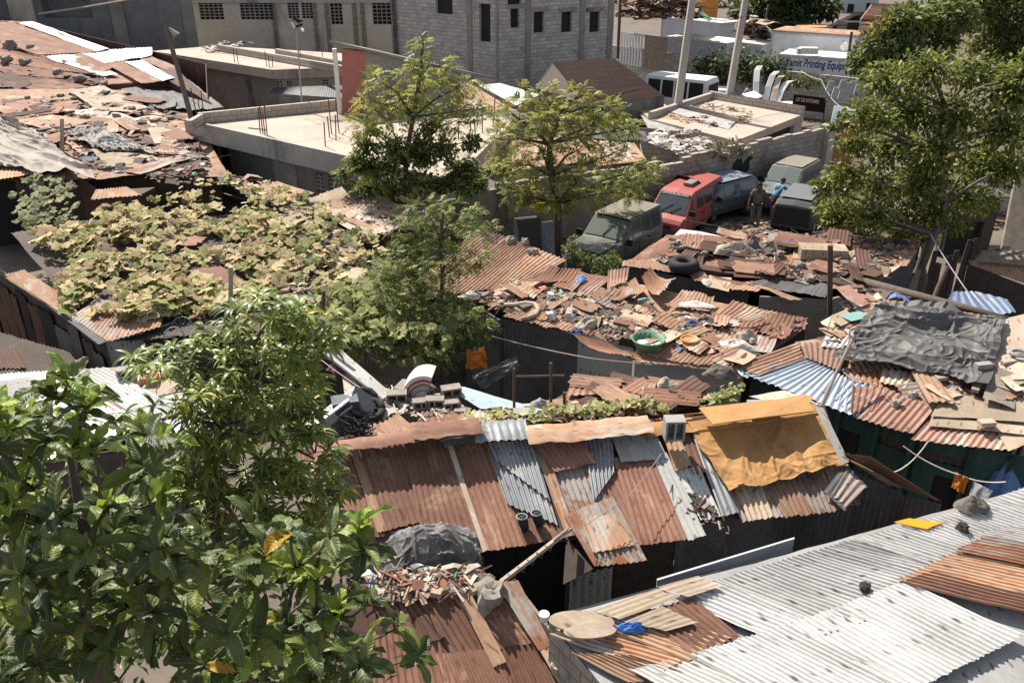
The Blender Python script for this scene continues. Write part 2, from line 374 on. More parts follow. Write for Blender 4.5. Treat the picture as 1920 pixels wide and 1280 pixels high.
# ---------------------------------------------------------------- building helpers
class MB:
    def __init__(s): s.v, s.f, s.u, s.m, s.c = [], [], [], [], []
    def add(s, vs_, fs, uv=None, mi=0, col=None):
        b = len(s.v)
        s.v += [tuple(p) for p in vs_]
        s.u += uv if uv else [(p[0] * .7 + p[1] * .7, p[2]) for p in s.v[b:]]
        s.c += [col or (1, 1, 1)] * (len(s.v) - b)
        for f in fs:
            s.f.append(tuple(b + i for i in f)); s.m.append(mi)
        return s
    def quad(s, a, b, c, d, uv=None, mi=0, col=None):
        if uv is None:
            wa, la = (V(b) - V(a)).length, (V(d) - V(a)).length
            uv = [(0, 0), (wa, 0), (wa, la), (0, la)]
        return s.add([a, b, c, d], [(0, 1, 2, 3)], uv, mi, col)
    def box(s, o, x, y, z, mi=0, col=None):     # corner/edge vectors: o base corner
        o, x, y, z = V(o), V(x), V(y), V(z)
        lx, ly, lz = x.length, y.length, z.length
        q = s.quad
        ux = [(0, 0), (lx, 0), (lx, lz), (0, lz)]; uy = [(0, 0), (ly, 0), (ly, lz), (0, lz)]; ut = [(0, 0), (lx, 0), (lx, ly), (0, ly)]
        q(o, o + x, o + x + z, o + z, ux, mi, col)
        q(o + x + y, o + y, o + y + z, o + x + y + z, ux, mi, col)
        q(o + x, o + x + y, o + x + y + z, o + x + z, uy, mi, col)
        q(o + y, o, o + z, o + y + z, uy, mi, col)
        q(o + z, o + x + z, o + x + y + z, o + y + z, ut, mi, col)
        q(o + y, o + x + y, o + x, o, ut, mi, col)
        return s
    def cbox(s, c, sx, sy, sz, rz=0, mi=0, col=None, tilt=0):
        m_ = Matrix.Rotation(rz, 3, 'Z') @ Matrix.Rotation(tilt, 3, 'X')
        x, y, z = m_ @ V((sx, 0, 0)), m_ @ V((0, sy, 0)), m_ @ V((0, 0, sz))
        return s.box(V(c) - x / 2 - y / 2 - z / 2, x, y, z, mi, col)
    def tube(s, pts, rad, n=8, mi=0, col=None, cap=True):
        pts = [V(p) for p in pts]
        if not isinstance(rad, (list, tuple)): rad = [rad] * len(pts)
        vs_, fs, uv = [], [], []
        ln = 0
        for k, p in enumerate(pts):
            d = (pts[min(k + 1, len(pts) - 1)] - pts[max(k - 1, 0)])
            if d.length < 1e-9: d = V((0, 0, 1))
            d.normalize()
            a = d.cross(V((0.31, 0.17, 0.94)) if abs(d.z) < 0.9 else V((1, 0.2, 0))).normalized()
            b = d.cross(a)
            if k: ln += (p - pts[k - 1]).length
            for i in range(n):
                t_ = 2 * math.pi * i / n
                vs_.append(p + (a * math.cos(t_) + b * math.sin(t_)) * rad[k])
                uv.append((i / n * 6.28 * rad[0], ln))
        for k in range(len(pts) - 1):
            for i in range(n):
                j = (i + 1) % n
                fs.append((k * n + i, k * n + j, (k + 1) * n + j, (k + 1) * n + i))
        if cap:
            fs.append(tuple(range(n))[::-1]); fs.append(tuple((len(pts) - 1) * n + i for i in range(n)))
        return s.add(vs_, fs, uv, mi, col)
    def prism(s, poly, d, mi=0, col=None):      # polygon extruded along d
        poly = [V(p) for p in poly]; d = V(d); n = len(poly)
        o = poly[0]; e = (poly[1] - o).normalized(); nn = d.normalized(); g = nn.cross(e)
        uv = [((p - o).dot(e), (p - o).dot(g)) for p in poly]
        s.add(poly, [tuple(range(n))[::-1]], uv, mi, col)
        s.add([p + d for p in poly], [tuple(range(n))], uv, mi, col)
        for i in range(n):
            j = (i + 1) % n
            s.quad(poly[i], poly[j], poly[j] + d, poly[i] + d, None, mi, col)
        return s
    def grid(s, A, B, C_, D, nu, nv, fn, mi=0, col=None, closed=False):   # bilinear grid, fn(u,v,x,y)->offset vector
        A, B, C_, D = V(A), V(B), V(C_), V(D)
        wu, lv = ((B - A).length + (C_ - D).length) / 2, ((D - A).length + (C_ - B).length) / 2
        vs_, uv, fs = [], [], []
        for j in range(nv + 1):
            v_ = j / nv
            for i in range(nu + 1):
                u_ = i / nu
                p = A.lerp(B, u_).lerp(D.lerp(C_, u_), v_)
                vs_.append(p + fn(u_, v_, u_ * wu, v_ * lv)); uv.append((u_ * wu, v_ * lv))
        for j in range(nv):
            for i in range(nu):
                a = j * (nu + 1) + i
                fs.append((a, a + nu + 1, a + nu + 2, a + 1))
        return s.add(vs_, fs, uv, mi, col)
    def rock(s, c, r, sx=1, sy=1, sz=0.7, mi=0, col=None, seed=None, rz=None):
        sd = seed if seed is not None else rnd(0, 99)
        rz = rnd(0, 6.28) if rz is None else rz
        c = V(c); nth, nph = (12, 8) if r > .07 else (8, 5)
        vs_, fs = [], []
        for j in range(nph + 1):
            ph = math.pi * j / nph
            for i in range(nth):
                th = 2 * math.pi * i / nth
                d = V((math.sin(ph) * math.cos(th), math.sin(ph) * math.sin(th), math.cos(ph)))
                k = r * (1 + 0.55 * NZ.noise(d * 1.3 + V((sd, sd, 0))) + 0.4 * NZ.noise(d * 3.1 + V((sd, 0, sd))))
                x, y, z = d.x * k * sx, d.y * k * sy, max(-0.35, min(0.5, d.z)) * k * sz * 1.6
                vs_.append(c + V((x * math.cos(rz) - y * math.sin(rz), x * math.sin(rz) + y * math.cos(rz), z)))
        for j in range(nph):
            for i in range(nth):
                k = (i + 1) % nth
                fs.append((j * nth + i, (j + 1) * nth + i, (j + 1) * nth + k, j * nth + k))
        return s.add(vs_, fs, None, mi, col)
    def build(s, name, mats, parent=None, smooth=False, col=False, bevel=0):
        if isinstance(mats, str): mats = [mats]
        if parent is None:
            xs = np.array(s.v); lo, hi = xs.min(0), xs.max(0)
            o = V(((lo[0] + hi[0]) / 2, (lo[1] + hi[1]) / 2, lo[2]))
        else: o = V(parent['_o'])
        me = bpy.data.meshes.new(name)
        me.from_pydata([(a[0] - o.x, a[1] - o.y, a[2] - o.z) for a in s.v], [], s.f)
        for k in mats: me.materials.append(MATS[k])
        uvl = me.uv_layers.new(name='UVMap')
        li = np.empty(len(me.loops), np.int32); me.loops.foreach_get('vertex_index', li)
        uvl.data.foreach_set('uv', np.array(s.u, np.float32)[li].ravel())
        me.polygons.foreach_set('material_index', s.m)
        if smooth: me.polygons.foreach_set('use_smooth', [True] * len(me.polygons))
        if col:
            ca = me.color_attributes.new('Col', 'FLOAT_COLOR', 'POINT')
            a = np.ones((len(s.v), 4), np.float32); a[:, :3] = np.array(s.c, np.float32)
            ca.data.foreach_set('color', a.ravel())
        ob = bpy.data.objects.new(name, me); C.objects.link(ob)
        if parent is None: ob.location = o
        else:
            ob.parent = parent
            ob['_o'] = list(o)
        if bevel:
            bv = ob.modifiers.new('bevel', 'BEVEL'); bv.width = bevel; bv.segments = 2; bv.limit_method = 'ANGLE'
        return ob
def tag(o, label, cat, group=None, kind=None):
    o['label'] = label; o['category'] = cat
    if group: o['group'] = group
    if kind: o['kind'] = kind
    return o
def thing(name, label, cat, loc, group=None):
    o = bpy.data.objects.new(name, None); C.objects.link(o)
    o.location = loc; o['_o'] = list(loc); o.empty_display_size = 0.2
    return tag(o, label, cat, group)
def struct(o):
    o['kind'] = 'structure'; return o
def lab(o, s):
    o['label'] = s; return o
def sub(part):                                   # lets a part mesh take sub-parts
    return part
def dup(root, off=V((0, 0, 0)), rz=None, label=None, scale=None):
    r = root.copy(); C.objects.link(r)
    r.location = V(root.location) + V(off)
    if rz is not None: r.rotation_euler = (0, 0, rz)
    if scale: r.scale = (scale,) * 3
    if label: r['label'] = label
    for ch in list(root.children):
        c = ch.copy(); C.objects.link(c); c.parent = r
        for g in list(ch.children):
            d = g.copy(); C.objects.link(d); d.parent = c
    return r

def sheet(mb, q, pitch=0.09, amp=0.012, nrm=None, warp=0.012, rag=0.02, per=6, mi=0, step=0.22, curl=0.0, flatn=None):
    """corrugated sheet over the quad q = TL,TR,BR,BL, ridges running TL->BL; amp 0 = flat board"""
    A, B, C_, D = [V(p) for p in q]
    n = nrm or (D - A).cross(B - A).normalized()
    if nrm is None and n.z < 0: n = -n
    wdt = ((B - A).length + (C_ - D).length) / 2; ln = ((D - A).length + (C_ - B).length) / 2
    waves = max(1, wdt / pitch)
    nu = max(3, int(waves * per)) if amp else max(3, int(wdt / 0.12))
    nu = min(nu, 420); nv = max(3, min(40, int(ln / step)))
    sd = rnd(0, 500); ph = rnd(0, 6.28)
    dv = ((D - A) + (C_ - B)).normalized()
    top = [rag * (NZ.noise(V((i * 0.35, sd, 0))) + 0.7 * NZ.noise(V((i * 0.07, sd, 5)))) for i in range(nu + 1)]
    bot = [rag * (NZ.noise(V((i * 0.35, sd, 9))) + 0.9 * NZ.noise(V((i * 0.07, sd, 3)))) for i in range(nu + 1)]
    def fn(u, v, x, y):
        i = min(nu, int(round(u * nu)))
        o = n * (amp * math.sin(x / pitch * 6.2832 + ph) + warp * NZ.noise(V((x * 1.3 + sd, y * 1.1, 0))))
        if warp: o += n * warp * 0.5 * NZ.noise(V((x * 4 + sd, y * 3, 7)))
        if curl: o += n * curl * (2 * v - 1) ** 4
        if v == 0: o += dv * top[i]
        if v == 1: o += dv * bot[i]
        return o
    mb.grid(A, B, C_, D, nu, nv, fn, mi)
    return mb
def cloth(mb, q, nu, nv, amp=0.06, sc=3.0, lift=0.02, mi=0, ridged=True, fold=(1, 1), edge=True):
    A, B, C_, D = [V(p) for p in q]
    n = (D - A).cross(B - A).normalized()
    if n.z < 0: n = -n
    sd = rnd(0, 300)
    eu = [NZ.noise(V((i * 0.5, sd, 2))) for i in range(max(nu, nv) + 2)]
    du, dv = (B - A), (D - A)
    def fn(u, v, x, y):
        k = 0; a = 1; s = sc
        for o_ in range(3):
            z = NZ.noise(V((x * s * fold[0] + sd, y * s * fold[1], o_ * 7 + 0.5 * NZ.noise(V((x * 2, y * 2, sd))))))
            k += a * ((1 - 3.2 * abs(z)) if ridged else z)
            a *= 0.55; s *= 2.0
        r = n * (lift + amp * k)
        if edge:
            if u in (0, 1): r += du * 0.03 * eu[int(v * nv)]
            if v in (0, 1): r += dv * 0.04 * eu[int(u * nu)]
        return r
    mb.grid(A, B, C_, D, nu, nv, fn, mi)
    return mb
def creases(x, y, sd, sc=2.6, dirs=(0.15, 1.1, -0.7, 2.3)):
    """sharp straight-ish folds crossing at several angles, 0..1"""
    wx, wy = x + .25 * NZ.noise(V((x * 1.3, y * 1.3, sd))), y + .25 * NZ.noise(V((x * 1.3 + 40, y * 1.3, sd)))
    b = -9
    for k, a in enumerate(dirs):
        p, q = wx * math.cos(a) + wy * math.sin(a), -wx * math.sin(a) + wy * math.cos(a)
        z = abs(NZ.noise(V((q * sc + k * 17, p * sc * .22, sd + k * 5))))
        m_ = NZ.noise(V((x * .8 + k * 9, y * .8, sd)))
        b = max(b, (1 - min(1, z * 4.5)) ** 1.4 * (.65 + .8 * m_))
    f = 1 - min(1, 4 * abs(NZ.noise(V((wx * sc * 2.4, wy * sc * 2.4, sd + 31)))))
    return b + .22 * f
def tarp(mb, q, nu, nv, amp=.1, sc=2.6, lift=.05, sag=.05, dirs=(0.15, 1.1, -0.7, 2.3)):
    A, B, C_, D = [V(p) for p in q]
    n = (D - A).cross(B - A).normalized()
    if n.z < 0: n = -n
    sd = rnd(0, 300); du, dv = (B - A), (D - A)
    def fn(u, v, x, y):
        r = n * (lift + amp * creases(x, y, sd, sc, dirs) + sag * NZ.noise(V((x * .9 + sd, y * .9, 1))))
        e = .05 * NZ.noise(V((x * 2.2, y * 2.2, sd))) + .13 * NZ.noise(V((x * .7, y * .7, sd + 9)))
        if u in (0, 1): r += du * e
        if v in (0, 1): r += dv * e * 1.3
        return r
    return mb.grid(A, B, C_, D, nu, nv, fn)
def patchwork(root, plane, poly, n, mats, wr, lr, dpx, spread=.35, amp=.008, lift=(.02, .16), name='roof_sheet', curl=.05, turn=.25):
    """overlapping odd sheets nailed over a roof"""
    c = plane.at(*dpx[0]); d = (plane.at(*dpx[1]) - c).normalized()
    for p in scatter_pts(plane, poly, n):
        a = rnd(-spread, spread) + (math.pi / 2 if random.random() < turn else 0)
        v = (Matrix.Rotation(a, 3, plane.n) @ d); u = v.cross(plane.n)
        w_, l_ = rnd(*wr), rnd(*lr); o = p + plane.n * rnd(*lift)
        tl = plane.n * rnd(-.06, .10)
        q = [o - u * w_ / 2 - v * l_ / 2 + tl, o + u * w_ / 2 - v * l_ / 2, o + u * w_ / 2 * rnd(.8, 1.05) + v * l_ / 2, o - u * w_ / 2 * rnd(.8, 1.05) + v * l_ / 2 + tl]
        mt = random.choice(mats); mb = MB()
        sheet(mb, q, .09, 0 if mt in ('plyboard', 'ply_pale', 'cementsheet', 'wood') else amp, nrm=plane.n, warp=.035, rag=.07, per=5, curl=rnd(-.02, curl))
        mb.build(name, mt, root, smooth=True)
def heap(mb, c, rx, ry, h, nu=16, mi=0, rz=0, sc=4, seed=None):
    """crumpled lump of cloth lying at c"""
    c = V(c); sd = rnd(0, 99) if seed is None else seed
    vs_, fs = [], []
    nr = max(4, nu // 2)
    for j in range(nr + 1):
        r = j / nr
        for i in range(nu):
            t_ = 6.2832 * i / nu
            x, y = math.cos(t_) * r, math.sin(t_) * r
            k = 1 + 0.35 * NZ.noise(V((math.cos(t_) * 1.2 + sd, math.sin(t_) * 1.2, 0)))
            z = h * max(0, (1 - r ** 2)) * (0.75 + 0.5 * NZ.noise(V((x * 1.5 + sd, y * 1.5, 3)))) + h * 0.5 * (0.5 - abs(NZ.noise(V((x * sc + sd, y * sc, 1))))) * (1 - 0.6 * r)
            X, Y = x * rx * k, y * ry * k
            vs_.append(c + V((X * math.cos(rz) - Y * math.sin(rz), X * math.sin(rz) + Y * math.cos(rz), max(z, 0.004))))
    for j in range(nr):
        for i in range(nu):
            k = (i + 1) % nu
            fs.append((j * nu + i, (j + 1) * nu + i, (j + 1) * nu + k, j * nu + k))
    return mb.add(vs_, fs, None, mi)
def roofpart(root, plane, q, mat, lift, name='roof_sheet', **kw):
    pts = plane.q(q, lift) if plane else [V(p) for p in q]
    mb = MB()
    sheet(mb, pts, nrm=plane.n if plane else None, **kw)
    return mb.build(name, mat, root, smooth=kw.get('amp', 0.012) > 0)
def wallq(root, a, b, z0, mat, name='wall', amp=0.0, pitch=0.09, thick=0.05, warp=0.01, z1=None, per=4):
    """upright wall panel under the line a-b (world points with their own heights) down to z0"""
    a, b = V(a), V(b)
    a0, b0 = V((a.x, a.y, z0)), V((b.x, b.y, z0 if z1 is None else z1))
    mb = MB()
    if amp:
        d = (b - a); n = V((-d.y, d.x, 0)).normalized()
        sheet(mb, (a, b, b0, a0), pitch, amp, nrm=n, warp=warp, rag=0.01, per=per)
    else:
        d = (b - a); n = V((-d.y, d.x, 0)).normalized() * thick
        if n.y < 0: n = -n
        mb.prism([a0, b0, b, a], n)
        ln = d.length
    return mb.build(name, mat, root, smooth=bool(amp))

def scatter_pts(plane, poly, n, lift=0.0):
    xs = [p[0] for p in poly]; ys = [p[1] for p in poly]
    out = []
    while len(out) < n:
        x, y = rnd(min(xs), max(xs)), rnd(min(ys), max(ys))
        ins = False; j = len(poly) - 1
        for i in range(len(poly)):
            if (poly[i][1] > y) != (poly[j][1] > y) and x < (poly[j][0] - poly[i][0]) * (y - poly[i][1]) / (poly[j][1] - poly[i][1]) + poly[i][0]: ins = not ins
            j = i
        if ins: out.append(plane.at(x, y, lift))
    return out
SCRAPC = [(0.26, 0.14, 0.10), (0.19, 0.10, 0.07), (0.34, 0.24, 0.17), (0.38, 0.31, 0.24), (0.09, 0.08, 0.07), (0.04, 0.038, 0.035), (0.05, 0.045, 0.04), (0.12, 0.09, 0.07),
          (0.24, 0.22, 0.20), (0.44, 0.39, 0.34), (0.15, 0.105, 0.08), (0.22, 0.17, 0.13), (0.33, 0.19, 0.13), (0.07, 0.06, 0.05), (0.16, 0.14, 0.12)]
BRIGHT = [(0.70, 0.68, 0.66), (0.10, 0.22, 0.50), (0.03, 0.34, 0.16), (0.55, 0.10, 0.07), (0.70, 0.36, 0.34), (0.72, 0.48, 0.16), (0.45, 0.55, 0.62)]
def litter(name, plane, poly, n, smin, smax, label, cat='litter', bright=0.04, dirt=0.5, cols=None):
    """loose trash lying on a roof: bent scraps, sticks, lumps"""
    mb = MB()
    sd_ = rnd(0, 90)
    for p in scatter_pts(plane, poly, int(n * 6), 0.02):
        if NZ.noise(V((p.x * .9 + sd_, p.y * .9, 0))) + rnd(-.25, .25) < .02: continue
        c = tuple(x * .75 + .06 for x in random.choice(BRIGHT)) if random.random() < bright else random.choice(cols or SCRAPC)
        k = rnd(0.8, 1.15); c = tuple(x * k for x in c)
        s = smin * (smax / smin) ** (random.random() ** 2.5)
        typ = random.random(); rz = rnd(0, 6.28)
        ax = V((math.cos(rz), math.sin(rz), rnd(-.15, .15))); ay = V((-math.sin(rz), math.cos(rz), rnd(-.2, .2)))
        if typ < 0.62:      # bent scrap with some thickness
            a, b = s * rnd(0.6, 1.3), s * rnd(0.3, 0.8); up = V((0, 0, s * rnd(0.03, 0.28)))
            th = V((0, 0, 0.012))
            o = p + V((0, 0, 0.015))
            t0, t1, t2 = o - ax * a / 2, o + up, o + ax * a / 2
            h = [ay * b / 2 * rnd(.6, 1.2) for _ in range(3)]
            vv = [t0 - h[0], t0 + h[0], t1 - h[1], t1 + h[1], t2 - h[2], t2 + h[2]]
            mb.add(vv + [q - th for q in vv], [(0, 2, 3, 1), (2, 4, 5, 3), (6, 7, 9, 8), (8, 9, 11, 10), (0, 1, 7, 6), (4, 10, 11, 5), (0, 6, 8, 2), (2, 8, 10, 4), (1, 3, 9, 7), (3, 5, 11, 9)], None, 0, c)
        elif typ < 0.78:
            a = s * rnd(1.2, 3.0)
            mb.tube([p - ax * a / 2 + V((0, 0, .03)), p + V((0, 0, .05)), p + ax * a / 2 + V((0, 0, .03))], rnd(0.008, 0.022), 4, 0, c)
        elif typ < 0.94:
            mb.rock(p + V((0, 0, s * .06)), s * 0.26, rnd(.7, 1.3), rnd(.6, 1), rnd(.5, .9), 0, c)
        else:
            mb.cbox(p + V((0, 0, s * .12)), s * .8, s * .5, s * .25, rz, 0, c)
    o = mb.build(name, 'scrap', None, col=True)
    return tag(o, label, cat, kind='stuff')
def textmesh(name, body, mat, size, loc, xdir, ydir, parent=None, ext=0.004, shear=0.0, sx=1.0, width=None, bold=0.0):
    cu = bpy.data.curves.new(name, 'FONT'); cu.body = body; cu.size = size; cu.extrude = ext; cu.shear = shear; cu.offset = bold
    o = bpy.data.objects.new(name, cu); C.objects.link(o)
    bpy.context.view_layer.update()
    me = bpy.data.meshes.new_from_object(o.evaluated_get(bpy.context.evaluated_depsgraph_get()))
    bpy.data.objects.remove(o); bpy.data.curves.remove(cu)
    me.materials.clear(); me.materials.append(MATS[mat])
    if width:
        xs = [v.co.x for v in me.vertices]; sx = width / (max(xs) - min(xs))
    X, Y = V(xdir).normalized(), V(ydir).normalized(); Z = X.cross(Y)
    off = V(parent['_o']) if parent else V((0, 0, 0))
    for v in me.vertices:
        v.co = V(loc) - off + X * v.co.x * sx + Y * v.co.y + Z * v.co.z
    ob = bpy.data.objects.new(name, me); C.objects.link(ob)
    if parent: ob.parent = parent
    return ob

# ================================================================ SETTING: ground and far buildings
g = MB()
def gfn(u, v, x, y): return V((0, 0, 0.05 * NZ.noise(V((x * .3, y * .3, 0))) - 0.03))
g.grid((-260, 420, 0), (260, 420, 0), (260, -60, 0), (-260, -60, 0), 120, 120, gfn)
struct(g.build('ground', 'dirt', None))

class VP:                                    # upright plane through two ground points
    def __init__(s, a, b):
        s.a, s.b = V((a[0], a[1], 0)), V((b[0], b[1], 0))
        s.d = (s.b - s.a).normalized(); s.L = (s.b - s.a).length
        s.n = V((s.d.y, -s.d.x, 0))
        if s.n.y > 0: s.n = -s.n               # faces the camera
    def at(s, px, py, lift=0):
        d = ray(px, py); t_ = (s.a + s.n * lift - CAM).dot(s.n) / d.dot(s.n)
        return CAM + d * t_
    def sz(s, px, py):
        p = s.at(px, py); return (p - s.a).dot(s.d), p.z
    def pt(s, s_, z, lift=0): return s.a + s.d * s_ + V((0, 0, z)) + s.n * lift
    def hole(s, x0, y0, x1, y1):
        a, b = s.sz(x0, y0), s.sz(x1, y1)
        return (min(a[0], b[0]), max(a[0], b[0]), min(a[1], b[1]), max(a[1], b[1]))
def holewall(vp, z0, z1, holes, mat, root, depth=0.2, name='wall', s0=0.0, s1=None):
    s1 = vp.L if s1 is None else s1
    mb = MB()
    ss = sorted({s0, s1} | {x for h in holes for x in h[:2] if s0 < x < s1})
    zs = sorted({z0, z1} | {x for h in holes for x in h[2:] if z0 < x < z1})
    back = -depth
    for i in range(len(ss) - 1):
        for j in range(len(zs) - 1):
            cs, cz = (ss[i] + ss[i + 1]) / 2, (zs[j] + zs[j + 1]) / 2
            if any(h[0] < cs < h[1] and h[2] < cz < h[3] for h in holes): continue
            c4 = [(ss[i], zs[j]), (ss[i + 1], zs[j]), (ss[i + 1], zs[j + 1]), (ss[i], zs[j + 1])]
            mb.quad(*[vp.pt(*c) for c in c4], uv=c4)
    for h in holes:
        a, b, c, d = h
        for (p, q) in (((a, c), (b, c)), ((b, c), (b, d)), ((b, d), (a, d)), ((a, d), (a, c))):
            mb.quad(vp.pt(*p), vp.pt(*q), vp.pt(*q, back), vp.pt(*p, back))
    return mb.build(name, mat, root)
def holeback(vp, h, root, mat='black', depth=0.19, name='window', grid=None, gmat='concrete_dark'):
    a, b, c, d = h
    mb = MB().quad(vp.pt(a, c, -depth), vp.pt(b, c, -depth), vp.pt(b, d, -depth), vp.pt(a, d, -depth))
    w_ = mb.build(name, mat, root)
    if grid:
        nx, nz = grid; gb = MB(); t_ = 0.03
        for i in range(nx + 1):
            s_ = lerp(a, b, i / nx)
            gb.box(vp.pt(s_ - t_, c, -0.12), vp.d * 2 * t_, vp.n * 0.08, (0, 0, d - c))
        for j in range(1, nz):
            z_ = lerp(c, d, j / nz)
            gb.box(vp.pt(a, z_ - t_, -0.115), vp.d * (b - a), vp.n * 0.07, (0, 0, 2 * t_))
        gb.build('grille', gmat, w_)
    return w_
def vbox(root, vp, s0, s1, z0, z1, t0, t1, mat, name):
    return MB().box(vp.pt(s0, z0, t0), vp.d * (s1 - s0), vp.n * (t1 - t0), (0, 0, z1 - z0)).build(name, mat, root)

# --- beige building, back left
a, b = PD(362, 60, 60), PD(741, 60, 60)
v_ = VP(a, b)
B1 = thing('apartment_building', 'long beige plastered building with lattice windows and rusty bars tied to its face', 'building', v_.pt(v_.L / 2, 0))
hs = [v_.hole(371, 3, 421, 37), v_.hole(448, 3, 514, 37), v_.hole(538, 5, 562, 35), v_.hole(564, 5, 588, 35), v_.hole(618, 7, 644, 46), v_.hole(697, 3, 734, 46)]
holewall(v_, 0, 9, hs, 'plaster', B1, 0.25)
for h in hs: holeback(v_, h, B1, 'black', 0.24, 'window', (max(3, int((h[1] - h[0]) / .28)), 6), 'concrete_dark')
MB().box(v_.pt(0, 8.9, -8), v_.d * v_.L, v_.n * 7.9, (0, 0, 0.2)).build('roof', 'concrete', B1)
vbox(B1, v_, 0, v_.L, 5.12, 5.3, 0.003, 0.12, 'concrete', 'ledge')
for x in (518, 594, 617, 668, 683):
    s_, z_ = v_.sz(x, 60); mb = MB()
    for k in range(4):
        mb.tube([v_.pt(s_ - .12 + k * .08, rnd(.5, 1), .1), v_.pt(s_ - .12 + k * .08, rnd(5.2, 7), .1)], 0.016, 4)
    for z_ in np.arange(1, 6, 0.35): mb.tube([v_.pt(s_ - .15, z_, .115), v_.pt(s_ + .15, z_, .115)], 0.008, 4)
    mb.build('rebar_bundle', 'ironrod', B1)

# --- dark building, far left
a, b = PD(-60, 60, 58), PD(366, 60, 58)
v_ = VP(a, b)
B2 = thing('grey_building', 'dark grey stained building with an open balcony at far left', 'building', v_.pt(v_.L / 2, 0))
hs = [v_.hole(-60, -30, 24, 40), v_.hole(70, -20, 175, 34)]
holewall(v_, 0, 9, hs, 'plaster_grey', B2, 1.0)
for h in hs: holeback(v_, h, B2, 'plaster_grey', 0.98, 'recess')
vbox(B2, v_, *[v_.sz(x, 40)[0] for x in (25, 70)], 1.5, 8, 0.003, .2, 'plaster', 'pier')
vbox(B2, v_, *[v_.sz(x, 40)[0] for x in (212, 236)], 0, 8, 0.003, .12, 'concrete_dark', 'column')
vbox(B2, v_, *[v_.sz(x, 40)[0] for x in (345, 366)], 0, 8, 0.003, .12, 'concrete_dark', 'column')
vbox(B2, v_, 0, v_.L, 1.2, 1.6, 0.004, 0.5, 'concrete_dark', 'ledge')
tag(MB().tube([PD(72, 27, 56), PD(160, 14, 55.5), PD(252, -2, 55)], 0.07, 6).build('pole', 'wood_pale'), 'long pale pole slanting across the dark building at far left', 'pole')

# --- unfinished block building
cA, cB, cC = PD(738, 100, 53), PD(936, 100, 48), PD(1149, 80, 52)
vl, vr = VP(cA, cB), VP(cB, cC)
B3 = thing('block_house', 'unfinished two storey house of bare grey concrete blocks with small empty windows', 'building', (cB.x, cB.y + 3, 0))
hl = [vl.hole(816, -8, 849, 28), vl.hole(898, 7, 920, 80)]
hr = [vr.hole(957, 17, 974, 52), vr.hole(1001, 23, 1020, 61), vr.hole(1053, 23, 1072, 60), vr.hole(1106, 23, 1124, 60), vr.hole(952, -20, 977, 10)]
holewall(vl, 0, 9, hl, 'blocks', B3); holewall(vr, 0, 9, hr, 'blocks', B3)
for h in hl: holeback(vl, h, B3, 'black', 0.19)
for h in hr: holeback(vr, h, B3, 'black', 0.19)
for vv, xs in ((vl, (742, 881)), (vr, (990, 1091, 1143))):
    for x in xs:
        s_ = vv.sz(x, 60)[0]; vbox(B3, vv, s_ - .17, s_ + .17, 0, 9, 0.003, .05, 'concrete_dark', 'column')
vbox(B3, vl, vl.L - .2, vl.L, 0, 9, 0.003, .04, 'concrete_dark', 'column')
for h in hr[:4]: vbox(B3, vr, h[0] - .25, h[1] + .25, h[3], h[3] + .22, 0.003, .03, 'concrete_dark', 'lintel')
s_, z_ = vl.sz(750, 20)
mb = MB()
for k in range(4): mb.tube([vl.pt(.12 + .12 * k, 1, .14), vl.pt(.12 + .12 * k, 8, .14)], .018, 4)
for z_ in np.arange(1.2, 8, .3): mb.tube([vl.pt(.08, z_, .155), vl.pt(.55, z_, .155)], .009, 4)
mb.build('rebar_bundle', 'ironrod', B3)

# --- concrete house with small slab roof (upper)
Z1 = 3.3
H1 = thing('concrete_house', 'low concrete house with a flat pale slab roof beneath the beige building', 'house', P(460, 150, 0))
ps = [P(285, 96, Z1), P(510, 131, Z1), P(660, 126, Z1), P(640, 100, Z1), P(405, 86, Z1)]
MB().prism([p - V((0, 0, .45)) for p in ps], (0, 0, .45)).build('roof_slab', ['concrete_roof'], H1)
pf = [V((p.x, p.y, 0)) for p in ps]
va = VP(P(318, 103, Z1) + V((0.3, .5, 0)), ps[1] + V((0, .7, 0)))
holewall(va, 0, Z1 - .45, [], 'concrete_dark', H1)
vb = VP(ps[1] + V((0, .7, 0)), ps[2] + V((0, .7, 0)))
hh = [vb.hole(519, 153, 531, 166), vb.hole(537, 153, 548, 166), vb.hole(604, 150, 616, 164)]
holewall(vb, 0, Z1 - .45, hh, 'concrete', H1)
for h in hh: holeback(vb, h, H1, 'black', .19, 'window', (2, 3), 'concrete')
mb = MB()
c0, c1 = P(500, 172, 2.4), P(645, 186, 2.4)
sheet(mb, (P(515, 164, 2.6), P(645, 160, 2.6), P(645, 184, 2.3), P(502, 175, 2.3)), .12, .012)
tag(mb.build('awning', 'galv_dark'), 'dark corrugated awning low against the concrete house wall', 'awning')
Zp = Z1 + .35
for nm, p0, p1 in (('parapet', (405, 84), (640, 124)), ('parapet', (515, 92), (650, 117))):
    q0, q1 = P(*p0, Zp), P(*p1, Zp)
    d = (q1 - q0).normalized(); n_ = V((-d.y, d.x, 0)) * .2
    MB().box(V((q0.x, q0.y, Z1 + .003)), q1 - q0, n_, (0, 0, .35)).build(nm, 'blocks_edge', H1)
mb = MB()
for x, y in ((440, 118), (447, 119), (500, 125), (505, 126), (511, 126), (565, 118), (606, 114)):
    p = P(x, y, Z1); MB().tube([p, p + V((rnd(-.05, .05), 0, rnd(.5, .8)))], .02, 4).build('reinforcing_bar', 'ironrod', H1)

